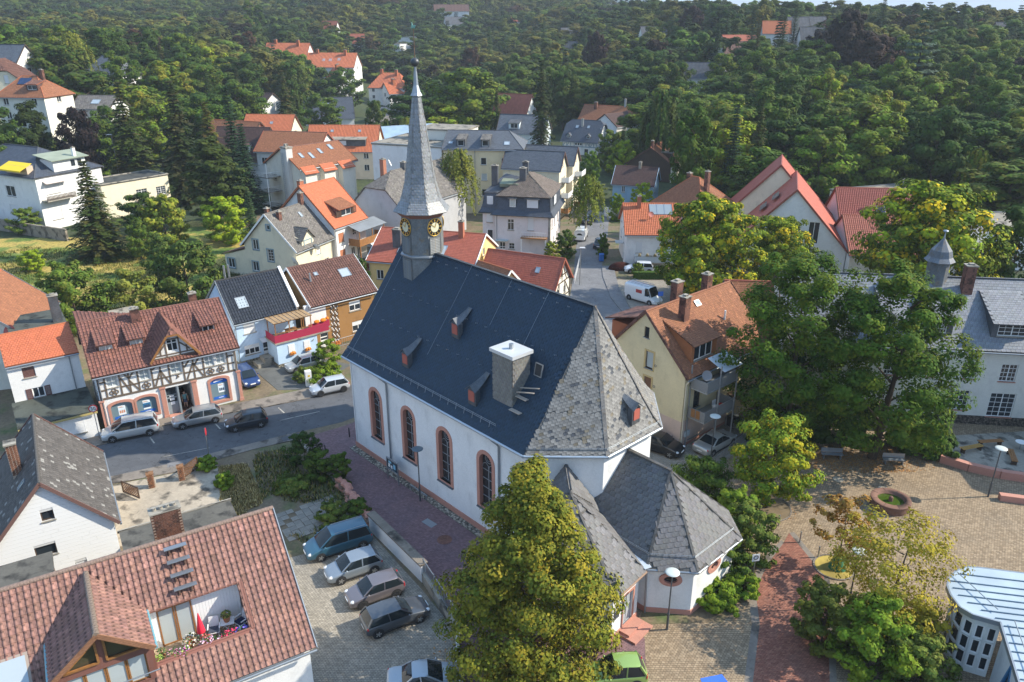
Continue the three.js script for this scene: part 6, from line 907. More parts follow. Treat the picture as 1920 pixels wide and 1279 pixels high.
const flower = (s, t, y, r, cols, label, pot = true) => { const o = thing('potted_plant', label, 'plant', toW(s, y, t), .55, 'flowers on the roof terrace'); if (pot) obj('pot', [lathe([[.0, 0], [.14, 0], [.2, .3], [.22, .3], [.22, .34], [.17, .34]], 12)], mat(C(.50, .20, .09)), o); const g = [], fl = cols.map(() => []); for (let i = 0; i < 130; i++) { const a = rr(0, 6.28), e = Math.acos(rr(-.2, 1)), R = r * Math.cbrt(rr(.3, 1)), p = V3(R * Math.sin(e) * Math.cos(a) * (pot ? 1 : 1.8), (pot ? .42 : .2) + R * Math.cos(e), R * Math.sin(e) * Math.sin(a)); const f = new THREE.PlaneGeometry(.08, .06); f.rotateX(rr(-1.5, 0)); f.rotateY(rr(0, 6)); f.translate(p.x, p.y, p.z); (i % 2 ? g : fl[i % cols.length]).push(f); } obj('leaves', g, mat(C(.05, .11, .025), { side: 2 }), o); cols.forEach((c, i) => { if (fl[i].length) obj('blossom', fl[i], mat(C(...c), { side: 2 }), o); }); };
flower(11.75, 2.45, 4.95, .3, [[.35, .25, .15], [.1, .2, .05]], 'small brown-green plant in terracotta pot by terrace side wall');
flower(13.2, 2.6, 4.95, .42, [[.75, .75, .7]], 'leafy white-flowered plant in terracotta pot before the glazed door');
flower(13.85, 2.2, 4.95, .36, [[.6, .1, .12], [.1, .2, .05]], 'red-flowered pot plant at the foot of the parasol');
flower(12.3, 2.0, 4.95, .4, [[.75, .4, .55], [.8, .7, .75]], 'pale pink flowers on the terrace floor');
flower(12.6, 1.25, 5.75, .32, [[.75, .12, .4], [.6, .3, .55], [.35, .5, .1]], 'pink flowers hanging at the parapet, left of centre', false);
flower(14.0, 1.3, 5.75, .32, [[.8, .5, .65], [.75, .65, .7]], 'pale pink flower box in the middle of the parapet', false);
flower(15.0, 1.3, 5.75, .3, [[.8, .05, .15], [.75, .1, .35]], 'bright red flower box at right end of parapet', false);
flower(15.55, 1.3, 5.75, .24, [[.18, .14, .65], [.5, .05, .2]], 'violet and crimson flowers in the parapet corner', false);
flower(11.55, 1.35, 5.5, .3, [[.35, .5, .1], [.45, .3, .6]], 'green and lilac plant in pot at left corner of parapet');
const par = thing('parasol', 'closed bright red parasol on the roof terrace', 'parasol', toW(13.75, 4.95, 2.35), 0); obj('pole', [cyl([0, 0, 0], [0, 2.1, 0], .022, .022, 8)], M.frame, par); obj('canopy', [lathe([[.02, 2.15], [.06, 1.95], [.16, 1.3], [.21, .95], [.15, .9], [.03, .9]], 9)], mat(C(.72, .02, .05), { roughness: .9 }), par); obj('base', [cyl([0, 0, 0], [0, .1, 0], .22, .22, 14)], M.concrete, par);
const chair = (s, t, turn, label, seat) => { const o = thing('garden_chair', label, 'chair', toW(s, 4.95, t), turn, 'terrace seating'); for (const [a, b] of [[-.24, -.24], [.24, -.24], [-.24, .24], [.24, .24]]) obj('leg', [cyl([a, 0, b], [a * .9, .44, b * .9], .022, .022, 6)], M.frame, o); obj('seat', [bx(-.27, .27, .44, .48, -.26, .27)], M.frame, o); obj('cushion', [bx(-.24, .24, .483, .54, -.22, .24)], seat, o); obj('backrest', [slab([[-.27, .5, -.25], [.27, .5, -.25], [.24, 1.05, -.36], [-.24, 1.05, -.36]], .04)], M.frame, o); for (const a of [-.29, .29]) obj('armrest', [bx(a - .03, a + .03, .68, .71, -.25, .2)], M.frame, o); };
chair(14.4, 2.7, .3, 'white garden chair with dark cushion beside the red parasol', mat(C(.05, .06, .09)));
chair(15.75, 2.6, -.6, 'garden chair with dark blue cover in the terrace corner', mat(C(.015, .02, .06)));
const tb = thing('garden_table', 'small white folding table with a plant on the roof terrace', 'table', toW(15.1, 4.95, 2.8), .3); obj('top', [bx(-.35, .35, .62, .66, -.3, .3)], M.frame, tb); for (const [a, b] of [[-.3, -.25], [.3, -.25], [-.3, .25], [.3, .25]]) obj('leg', [cyl([a, 0, b], [-a * .6, .62, b], .015, .015, 5)], M.frame, tb);
flower(15.1, 2.8, 5.6, .26, [[.3, .3, .05]], 'green pot plant on the small white table');
}
// ---------- white boarded house at left ----------
{
const L = 10.5, W = 7.2, he = 3.3, hr = 7.35, root = house({ name: 'boarded_house', label: 'white boarded house with grey lichen-spotted roof and brick chimney at left', th: -2.12, o: [-27.4, -44.6], L, W, he, hr, ov: .35, og: .25, wall: mat(C(.60, .60, .59)), roofMat: plainRoof(.13, .12, .11), tile: () => ({ ...tiles.greylichen(), tone: () => { const k = rr(.75, 1.2); return rnd() < .05 ? C(.5, .48, .44) : C(.185 * k, .165 * k, .15 * k); } }), verge: mat(C(.16, .085, .07)), pipe: [], wins: { l: [[3.2, 4.5, .75, .7, 'D1k'], [2.35, 1.9, 1.25, .8, 'D1k'], [4.4, .2, .7, .5, 'D1s']] } });
const bm = mat(C(.83, .83, .82), { roughness: .55 }), fm = faceMatrix('l', L, W), n = 26;
for (let j = 0; j < n; j++) { const y = -.2 + j * .28, ym = y + .27, half = ym < he ? W / 2 : (hr - ym) / (hr - he) * W / 2 - .02; if (half < .15) continue; let spans = [[W / 2 - half, W / 2 + half]]; for (const [x, wy, w, h] of [[3.2, 4.5, .75, .7], [2.35, 1.9, 1.25, .8], [4.4, .2, .7, .5]]) if (ym > wy && y < wy + h) spans = spans.flatMap(([a, b]) => (b <= x || a >= x + w ? [[a, b]] : [[a, x], [x + w, b]].filter(([c, d]) => d - c > .05))); for (const [a, b] of spans) { const m = (a + b) / 2 + ((j * 37) % 11 - 5) * .12; for (const [c, d] of b - a > 2.5 ? [[a, m - .005], [m + .005, b]] : [[a, b]]) { const g = bx(c, d, y, y + .265, .003, .028); g.applyMatrix4(fm); obj('board', [g], bm, root); } } }
const ch = obj('chimney', [bx(4.7, 5.4, 5.2, 8.2, -5.3, -4.7)], mat(C(.40, .33, .26)), root); const bg = []; for (let j = 0; j < 24; j++) for (let i = 0; i < 3; i++) { bg.push(bx(4.688, 4.7, 5.9 + j * .095, 5.98 + j * .095, -5.28 + i * .2 + (j % 2) * .03, -5.12 + i * .2 + (j % 2) * .03), bx(4.72 + i * .23, 4.93 + i * .23, 5.9 + j * .095, 5.98 + j * .095, -4.7, -4.688)); } obj('bricks', bg, mat(C(.36, .15, .08), { map: T_lichen }), ch).userData.kind = 'stuff'; obj('cap', [bx(4.62, 5.48, 8.203, 8.32, -5.38, -4.62)], M.concrete, ch);
skylight(root, { he, W, hr }, [2.2, 2.2, .55, .75, 'b'], { slF: 1, slB: (hr - he) / (W / 2) });
obj('white_garden_rack', [bx(-.9, -.2, .2, .25, .5, 1.1), bx(-.9, -.2, .7, .75, .5, 1.1), bx(-.9, -.86, 0, 1.3, .5, .54), bx(-.24, -.2, 0, 1.3, .5, .54), bx(-.9, -.2, 1.2, 1.25, .5, 1.1)], M.frame, root);
}
// ---------- orange-tiled house with shop extension, at left edge ----------
{
const root = house({ name: 'shuttered_house', label: 'white house with orange roof and brown shutters left of the timbered shop', th: -.612, o: [-44.8, -62.58], L: 5.75, W: 8, he: 6.66, hr: 8.1, ov: .3, og: .05, wall: Wm.white, roofMat: RM.orange, tile: tiles.orangeflat, verge: null, pipe: [4.95], wins: { f: [[1.1, 5.1, 1.0, 1.0, 's'], [1.5, 3.0, .95, 1.0, 'kv2']] }, winOpt: { shutter: mat(C(.13, .06, .05)), leaf: mat(C(.13, .06, .05)) } });
obj('shop_extension', [bx(-.1, 5.75, -.2, 2.7, .003, 4.9)], Wm.white, root); obj('extension_roof', [slab([[-.3, 2.75, 5.2], [5.85, 2.75, 5.2], [5.85, 3.0, .01], [-.3, 3.0, .01]], .12)], mat(C(.105, .125, .115), { map: T_concrete }), root); obj('fascia', [bx(-.3, 5.85, 2.45, 2.62, 5.2, 5.26)], mat(C(.42, .33, .12)), root);
window_(root, new THREE.Matrix4().makeTranslation(2.2, .8, 5.0), 2.5, 1.3, 'w3', { glass: new THREE.MeshPhysicalMaterial({ color: C(.25, .36, .34), roughness: .08 }) });
obj('shop_banner', [bx(2.6, 4.0, .9, 1.25, 4.93, 4.94)], M.frame, root); obj('banner_mark', [bx(3.15, 3.35, 1.03, 1.13, 4.941, 4.946)], mat(C(.6, .03, .03)), root);
obj('gutter_pipe', [cyl([-.25, .1, 4.9], [-.25, 2.7, 4.9], .05, .05, 6)], M.zinc, root);
const r2 = house({ name: 'orange_barn', label: 'orange tiled barn roof with red dish at far left edge', th: -1.9, o: [-48.5, -72.5], L: 12, W: 9, he: 5.2, hr: 9.2, wall: Wm.ivory, roofMat: RM.orange, tile: tiles.orangeold, pipe: [], verge: M.zinc, wins: {} }); dish(r2, -.4, 6.2, -1.5, .75, mat(C(.48, .12, .1)), -2.2);
const r3 = thing('felt_roofed_link', 'dark green flat-roofed link between orange house and shop', 'building', [-44.8, 0, -62.58], .612); obj('walls', [bx(1.0, 5.9, 0, 6.4, -14, -8.1)], Wm.ivory, r3); obj('roof', [bx(.9, 6, 6.403, 6.6, -14.1, -8.1)], mat(C(.105, .125, .115), { map: T_concrete }), r3); chimney(r3, 5.3, 6.6, 9.3, -10, .85, .75, M.slateDark);
}
// ---------- white house with slate roof, garden side ----------
{
const L = 22, W = 13, root = house({ name: 'slate_roofed_villa', label: 'white villa with dark slate hip roof and yellow awning, upper left', th: .459, o: [-102.58, -145.09], L, W, he: 9.5, hr: 13.2, type: 'hip', hipL: 5, hipR: 7.2, ov: .35, wall: Wm.white, roofMat: RM.slate, tile: () => ({ ...tiles.slateblue(), w: .5, h: .35 }), pipe: [], wins: { f: [[13, 5.5, 2.6, 1.9, 'wk2'], [13, 2.6, 2.6, 1.4, 's'], [6, 5.5, 2.6, 1.9, 'wk2']], r: [[1.5, 6.2, 2.6, 1.7, 's3'], [9.8, 6.5, 1.9, 1.5, 's'], [1.6, 1.6, 2.0, 2.0, 's']] } });
const dr = obj('dormer', [bx(L - 3.6, L - .25, 9.6, 11.75, -10.3, -4)], Wm.white, root); obj('dormer_roof', [slab([[L + .4, 11.8, -3.4], [L + .4, 11.8, -10.8], [L - 4.6, 12.6, -10.8], [L - 4.6, 12.6, -3.4]], .12)], mat(C(.30, .34, .26), { map: T_metal }), dr); for (const x of [7.3, 8.6]) window_(dr, faceMatrix('r', L, W).multiply(new THREE.Matrix4().makeTranslation(x, 10.2, -.1)), 1, 1.3, 'w1n');
obj('loggia_recess', [bx(14.2, 20, 9.7, 11.2, -1.4, -.2)], tint(.62, .48, .36), root); const aw = obj('awning', [slab([[14, 10.6, 1.2], [20.2, 10.6, 1.2], [20.2, 11.6, -1.2], [14, 11.6, -1.2]], .06)], mat(C(.78, .56, .02), { roughness: .8 }), root); obj('valance', [bx(14, 20.2, 10.35, 10.6, 1.17, 1.21)], mat(C(.78, .56, .02)), aw);
obj('awning_case', [slab([[L + 1.0, 8.2, -1.2], [L + 1.0, 8.2, -5.5], [L + .02, 8.6, -5.5], [L + .02, 8.6, -1.2]], .06)], mat(C(.6, .5, .45)), root);
const bal = obj('balcony', [bx(L + .003, L + 1.6, 5.2, 5.4, -6, -.4)], M.concrete, root); for (let i = 0; i < 24; i++) obj('baluster', [bx(L + 1.5, L + 1.56, 5.4, 6.2, -.5 - i * .235, -.38 - i * .235)], M.woodDark, bal);
chimney(root, L - .6, 9.6, 13.4, -8.6, .5, .5, M.frame);
const a = house({ name: 'cream_flat_annex', label: 'cream flat-roofed workshop with glass block windows beside the villa', category: 'building', th: -.95, o: [-76.2, -144], L: 13.5, W: 7, he: 6.3, hr: 6.3, type: 'flat', wall: Wm.creamLight, roofMat: RM.felt, parapet: M.concrete, wins: { f: [[6.5, 2.8, 2.2, 1.7, 'kx2'], [10.6, 2.8, 2.0, 1.6, 'kx2']], l: [[1.5, 2.2, 1.2, 1.4, 'w']] } });
obj('lean_to', [slab([[6, 1.9, 2.2], [11, 1.9, 2.2], [11, 2.5, .01], [6, 2.5, .01]], .12), bx(6.1, 6.3, 0, 1.9, 0, 2), bx(9.8, 10, 0, 1.9, 0, 2)], M.concrete, a);
const gw = thing('garden_wall', 'old grey garden wall below the white villa', 'wall', [0, 0, 0]); for (const [p, q] of [[[-110, -141.5], [-91.6, -136.1]], [[-91.6, -136.1], [-83, -131.8]], [[-83, -131.8], [-75.5, -128.6]]]) { const d = V3(q[0] - p[0], 0, q[1] - p[1]), g = bx(0, d.length(), 0, 2.1, -.2, .2); g.rotateY(-Math.atan2(d.z, d.x)); g.translate(p[0], 0, p[1]); obj('wall_section', [g], mat(C(.42, .39, .35), { map: T_concrete }), gw); }
}
// ---------- modern building with metal roof, bottom right ----------
{
const root = thing('metal_roofed_pavilion', 'modern white pavilion with rounded pale metal roof, bottom right corner', 'building', [0, 0, 0]);
const Y = 4.2, P = [[50, -34.1], [30.8, -37.8], [28.5, -38.3], [27.7, -38.4], [26.8, -38.0], [26, -37.3], [25.6, -36.7], [25.4, -35.9], [25.4, -34.9], [25.8, -34.3], [26.4, -34.0], [27.0, -33.7], [25.5, -29.5], [22.9, -22], [50, -22]];
obj('roof', [sheet(P, Y, .22)], mat(C(.44, .53, .60), { roughness: .5, metalness: .15, map: T_metal }), root);
obj('fascia', P.slice(1, 14).map((p, i) => beam([P[i][0], Y - .14, P[i][1]], [p[0], Y - .14, p[1]], .1, .3)), M.zinc, root);
const seamM = mat(C(.10, .16, .22), { roughness: .5, metalness: .3 }); for (let k = 0; k < 16; k++) { const z0 = -37.7 + k * .62, x0 = z0 < -35.5 ? 25.7 + Math.max(0, -37 - z0) * 1.4 : z0 < -33.9 ? 25.7 + (z0 + 35.5) * .7 : 27.0 - (z0 + 33.7) * .36; obj('standing_seam', [beam([x0 + .1, Y + .03, z0], [x0 + 18, Y + .03, z0 + 3.5], .05, .06)], seamM, root); }
obj('safety_rail', [cyl([26.6, Y + .25, -37.6], [27.2, Y + .25, -34.4], .03, .03, 6)], M.steel, root); obj('safety_rail', [cyl([27.6, Y + .25, -33.5], [25.4, Y + .25, -27], .03, .03, 6)], M.steel, root);
const inr = P.slice(4, 12).map(([x, z]) => [lerp(x, 29, .1), lerp(z, -35, .1)]), wallM = tint(.72, .76, .76);
for (let i = 0; i < inr.length - 1; i++) { const a = inr[i + 1], b = inr[i], d = Math.hypot(b[0] - a[0], b[1] - a[1]), U = V3((a[0] - b[0]) / d, 0, (a[1] - b[1]) / d), m = new THREE.Matrix4().makeBasis(U, V3(0, 1, 0), U.clone().cross(V3(0, 1, 0))).setPosition(b[0], 0, b[1]), w = d - .16, hs = [.4, 1.45, 2.5]; const g = wallGeo(rect(0, -.2, d, Y), hs.map((y) => rect(.08, y, w, .95)), .15); g.applyMatrix4(m); obj('wall', [g], wallM, root); for (const y of hs) window_(root, m.clone().multiply(new THREE.Matrix4().makeTranslation(.08, y, .05)), w, .95, 'k1n'); }
const d2 = Math.hypot(1.5, 4.2), U2 = V3(-1.5 / d2, 0, 4.2 / d2), m2 = new THREE.Matrix4().makeBasis(U2, V3(0, 1, 0), U2.clone().cross(V3(0, 1, 0))).setPosition(27.3, 0, -33.6); obj('wall', [wallGeo(rect(0, -.2, 12, Y), [[[1.4, .6], [3.1, .6], [2.2, 3.2]]], .2).applyMatrix4(m2)], tint(.66, .72, .76), root);
obj('blue_window', [wallGeo([[1.25, .5], [3.25, .5], [2.2, 3.45]], [[[1.5, .66], [3.0, .66], [2.2, 3.0]]], .14).translate(0, 0, .03).applyMatrix4(m2)], mat(C(.02, .16, .36), { roughness: .4 }), root); obj('pane', [wallGeo([[1.4, .6], [3.1, .6], [2.2, 3.2]], [], .04).translate(0, 0, -.06).applyMatrix4(m2)], M.pane, root);
}
// ---------- houses further off ----------
function far(name, label, x, y, z, th, L, W, he, hr, wall, tile, rm, o = {}) { return house({ name, label, th, o: [x, z], y0: y, L, W, he, hr, wall, tile, roofMat: rm, ov: .4, og: .35, pipe: [], down: 4, wins: o.wins ?? { f: [[1.5, he - 1.8, 1.2, 1.4, 'w'], [L - 3, he - 1.8, 1.2, 1.4, 'w'], [1.5, he - 4.6, 1.2, 1.4, 'w'], [L - 3, he - 4.6, 1.2, 1.4, 'w']].filter((w) => w[1] > .3), r: [[W / 2 - .7, he - 1.5, 1.4, 1.5, 'w']], l: [[W / 2 - .7, he - 1.5, 1.4, 1.5, 'w']] }, ...o }); }
const bigT = (t, k = 2) => () => { const s = t(); return { ...s, w: s.w * k, h: s.h * k }; };
far('hillside_house', 'cream gabled house with red-brown roof high at the left edge', -127, 13, -205, .3, 11, 12, 8, 13.2, Wm.creamLight, bigT(tiles.brown, 1.5), RM.redbrown, { th: 1.35, type: 'halfhip', hh: .45, hhIn: 3, wins: { r: [[2.6, 8.2, 1.2, 1.8, 's'], [5.4, 8.4, .9, 1.6, 's'], [7.6, 8.2, .9, 1.8, 's'], [3, 3.5, 1.4, 1.6, 'w']] }, o: [-126.5, -197] });
far('hillside_house', 'house with grey slate roof at the top left corner', -142, 15, -214, .2, 14, 11, 8, 13.6, Wm.white, bigT(tiles.slate, 1.6), RM.slate);
{ const r = far('orange_hipped_villa', 'villa with wide orange hipped roof and solar panels near left edge', -109.5, 13.6, -172, .12, 11, 9.5, 6.2, 9.9, Wm.ivory, bigT(tiles.orangeold, 1.4), RM.orange, { type: 'hip', hipL: 3.5, hipR: 4, chimneys: [[8, 8, 11.2, -5, .8, .7]], dormers: [{ x: 6.6, t: 1.2, w: 2.6, h: 1.3, kind: 'shed', wall: RM.brown, tile: bigT(tiles.brown, 1.4), win: [.3, .2, 2.0, .9, 'w2n'] }] }); for (let i = 0; i < 2; i++) { const o = obj('solar_panel', [bx(0, 1.3, 0, 1.9, 0, .08)], mat(C(.012, .03, .09), { roughness: .15 }), r); o.position.set(3.6 + i * 1.35, 8.4, -2.6); o.rotation.x = -Math.PI / 2 + .66; } }
far('white_turreted_villa', 'white villa with steep slate roof and balconies among birches', -124, 12, -236, .25, 12, 10, 8, 13, Wm.white, bigT(tiles.slate, 1.8), RM.slate, { type: 'hip', hipL: 4, hipR: 3 });
far('grey_roofed_house', 'small white house with grey roof and big skylight behind the copper beech', -101, 11, -185, .1, 9, 8, 5, 7.4, Wm.white, bigT(tiles.grey, 1.4), RM.grey, { skylights: [[4, 1.2, 2, 1.6]] });
far('orange_roofed_cottage', 'red brick house with orange roof between dark conifers', -73, 3, -187, .35, 13, 10, 5, 9.6, tint(.30, .13, .09), bigT(tiles.orangeold, 1.4), RM.orange);
far('dark_roofed_house', 'white gabled house with dark brown roof left of centre', -88.5, 3.6, -256, .55, 13, 10, 6, 9.8, Wm.white, bigT(tiles.darkbrown, 2), RM.brown, { wins: { r: [[4, 3, 1.6, 1.4, 's']] } });
far('red_roofed_house', 'cream house with orange-red roof half behind the dark clad house', -72, 1, -213, .1, 13, 9, 6, 10, Wm.creamLight, bigT(tiles.orange, 1.3), RM.orange, { skylights: [[7, 2, .8, .8]] });
far('long_orange_roofed_house', 'long cream house with orange roof and grey box dormer', -47.8, 0, -184, .02, 16.2, 11, 6.6, 11.6, tint(.78, .66, .52), bigT(tiles.orange, 1.2), RM.orange, { skylights: [[5, 3.9, .7, .7], [11.5, 3.9, .7, .7]], dormers: [{ x: 4.2, t: .8, w: 9.5, h: 1.6, kind: 'shed', pitch: .15, wall: M.slateDark, roofMat: RM.feltLight, win: [3, .3, 2, 1, 's2'] }] });
for (const [i, [x, z, th, L, W, he, hr]] of [[-112, -372, .15, 20, 12, 6, 12], [-92, -366, .1, 22, 13, 7, 12.5], [-62, -352, .2, 16, 13, 7, 12.5], [-80, -350, .9, 10, 9, 6.5, 11], [-52, -345, -.6, 9, 9, 6.5, 10.5]].entries()) far('orange_roofed_villa', ['leftmost orange-roofed white villa at the meadow edge', 'wide orange-roofed white villa with roof windows at the meadow', 'right orange hipped villa with tall chimneys', 'white gabled villa front in the middle of the orange-roofed group', 'white gable at right end of the orange-roofed group'][i], x, terr(x, z) - .5, z, th, L, W, he, hr, Wm.white, bigT(tiles.orange, 2.2), RM.orange, { chimneys: [[4, hr - 2, hr + 1.6, -W / 2, 1.2, 1.0, RM.orange], [L - 5, hr - 2, hr + 1.4, -W / 2 + 1, 1.2, 1.0, RM.orange]], type: i === 2 ? 'hip' : 'gable', hipL: 4, hipR: 4, skylights: i === 1 ? [[7, 2.5, 1.4, 1.6], [10, 2.5, 1.4, 1.6], [14, 2.8, 1.4, 1.6]] : [], group: 'orange-roofed villas by the meadow' });
{ const r = far('slate_timber_house', 'half-timbered house with deep blue slate roof and glazed rooflight', -69, -.4, -268, -.25, 16, 11, 4.5, 10.5, Wm.white, bigT(tiles.slateblue, 2), RM.slate, { skylights: [[5, 2.9, 3.2, 1.6, 'f', M.skyPane]], wins: { r: [[2, 2, 5, 1.6, 'w4']] } }); timbers(r, faceMatrix('r', 16, 11), [[0, 4.4, 11, 4.4], [1.5, 6.2, 9.5, 6.2], ...[1, 3, 5, 7, 9, 10].map((x) => [x, 4.4, x, 6.2]), [1, 4.5, 3, 6.1], [5, 6.1, 7, 4.5], [3, 6.1, 5, 4.5]], .3, M.woodDark); }
far('grey_roofed_hall', 'low hall with grey metal roof beyond the spire', -46, -.6, -276, .1, 17, 12, 4, 7, Wm.white, bigT(tiles.slate, 2), RM.slate); far('grey_roofed_hall', 'timbered outbuilding with pale grey roof left of the spire', -44, -.5, -252, -.4, 12, 9, 3.5, 6.5, Wm.white, bigT(tiles.grey, 2), RM.grey);
far('blue_metal_roofed_hall', 'low building with blue-grey metal roof just left of the spire', -34, 0, -214, -.5, 16, 12, 4.5, 7.4, Wm.white, null, mat(C(.30, .42, .54), { roughness: .5, map: T_metal }));
far('red_gabled_house', 'house with steep red roof behind the big linden at centre', -6.5, .3, -258, .5, 12, 9, 6, 12.4, Wm.white, bigT(tiles.red, 2), RM.red); far('pale_blue_house', 'pale blue white house with grey roof beside the tall spruce', -4, 0, -217, .25, 13, 9, 6.5, 10.6, tint(.68, .76, .82), bigT(tiles.slate, 1.6), RM.slate, { dormers: [{ x: 3, t: .8, w: 3, h: 1.6, kind: 'shed', win: [.5, .2, 2, 1.2, 'w2'] }] });
{
const list = [[-111, -486, 9, 0, 'red'], [-71, -514, 12, 1, 'flat'], [-58, -630, 26, 0, 'brown'], [-59, -574, 14, 1, 'flat'], [-46, -590, 12, 0, 'slate'], [-3, -614, 9, 0, 'red'], [24, -414, 8, 0, 'slate'], [29, -470, 10, 0, 'slate'], [62, -394, 12, 0, 'slate'], [67, -370, 16, 1, 'flat'], [59, -282, 12, 0, 'slate'], [83, -318, 14, 0, 'red'], [79, -306, 10, 0, 'brown'], [104, -346, 11, 0, 'orange'], [120, -362, 9, 0, 'slate'], [127, -364, 10, 0, 'slate'], [112, -322, 9, 0, 'slate'], [199, -342, 8, 0, 'slate'], [-89, -450, 9, 0, 'red'], [-76, -482, 14, 1, 'flat'], [-114, -470, 8, 1, 'flat'], [-4, -860, 40, 2, 'flat'], [96, -850, 34, 2, 'flat'], [128, -840, 18, 2, 'flat'], [70, -112, 14, 1, 'flat'], [62, -130, 16, 1, 'flat']];
const words = { red: 'red-roofed', brown: 'brown-roofed', flat: 'flat-roofed', slate: 'slate-roofed', orange: 'orange-roofed' };
list.forEach(([x, z, L, k, c], i) => { const W = k === 2 ? 14 : Math.min(12, L * .8), y = terr(x, z) - (k === 2 ? 0 : 1), he = k === 2 ? 26 : 7 + (k ? 0 : 2); far(k === 2 ? 'apartment_tower' : 'hillside_villa', k === 2 ? ['long white tower block at top centre of the skyline', 'broad white tower block right of top centre', 'small white block beside the broad tower'][i - 21] : i > 23 ? ['low flat-roofed house glimpsed under trees at the right edge', 'flat-roofed house glimpsed through the right-hand wood'][i - 24] : `white ${words[c]} villa ${['far left on the wooded hill', 'just right of the spire top', 'with long roof near the top', 'beside the long brown roof', 'with pointed roof near the brown one', 'high at top centre', 'above the tall spruce', 'at top centre among firs', 'left of the copper beech', 'beside the copper beech', 'half hidden under the copper beech', 'with timbered gable, right of centre', 'just below the red gable', 'near the skyline right of centre', 'in the pair on the skyline, left one', 'in the pair on the skyline, right one', 'below the skyline pair', 'at the far right of the hill', 'left of the spire tip', 'behind the spire tip', 'left of the valley wood'][i]}`, x, y, z, rr(-.4, .6), L, W, he, he + (k ? 0 : 4.5), Wm.white, null, { red: RM.red, brown: RM.brown, flat: RM.feltLight, slate: RM.slate, orange: RM.orange }[c], { type: k ? 'flat' : 'gable', group: k === 2 ? 'tower blocks on the skyline' : `${words[c]} villas scattered on the wooded hill`, wins: k === 2 ? { f: Array.from({ length: 24 }, (_, j) => [1.5 + (j % 6) * (L - 3) / 6, 2 + Math.floor(j / 6) * 6, 3, 1.8, 'k1n']) } : undefined }); });
}
// ---------- vehicles ----------
const carGlass = new THREE.MeshPhysicalMaterial({ color: C(.012, .018, .022), roughness: .04, specularIntensity: 1 });
const tyreM = mat(C(.018, .018, .019), { roughness: .85 }), rimM = mat(C(.42, .43, .44), { roughness: .3, metalness: .8 }), trimM = mat(C(.02, .02, .022), { roughness: .6 }), lampM = new THREE.MeshPhysicalMaterial({ color: C(.62, .64, .66), roughness: .1, clearcoat: 1 }), tailM = new THREE.MeshPhysicalMaterial({ color: C(.45, .012, .015), roughness: .12, clearcoat: 1 });
const paint = (r, g, b, met = .35) => new THREE.MeshPhysicalMaterial({ color: C(r, g, b), metalness: met, roughness: .38, clearcoat: 1, clearcoatRoughness: .05 });
function gridGeo(rows) {   // rows of points -> smooth surface
const p = [], idx = [], n = rows[0].length; rows.forEach((r) => r.forEach((v) => p.push(v[0], v[1], v[2])));
for (let i = 0; i < rows.length - 1; i++) for (let j = 0; j < n - 1; j++) { const a = i * n + j, b = a + 1, c = a + n, d = c + 1; idx.push(a, c, b, b, c, d); }
const g = new THREE.BufferGeometry(); g.setAttribute('position', new THREE.Float32BufferAttribute(p, 3)); g.setIndex(idx); g.computeVertexNormals(); return faceKeep(g.toNonIndexed());
}
function faceKeep(g) { const u = new Float32Array(g.attributes.position.count * 2); g.setAttribute('uv', new THREE.BufferAttribute(u, 2)); return g; }
const patch = (a, b, c, d, bulge, n = 5) => { // a-b bottom, d-c top
const N = V3(...b).sub(V3(...a)).cross(V3(...d).sub(V3(...a))).normalize(), rows = []; for (let i = 0; i <= n; i++) { const r = []; for (let j = 0; j <= n; j++) { const u = j / n, v = i / n, q = V3(...a).lerp(V3(...b), u).lerp(V3(...d).lerp(V3(...c), u), v).addScaledVector(N, bulge * (1 - (2 * u - 1) ** 2) * .7 + bulge * .3 * (1 - (2 * v - 1) ** 2)); r.push([q.x, q.y, q.z]); } rows.push(r); } return gridGeo(rows);
};
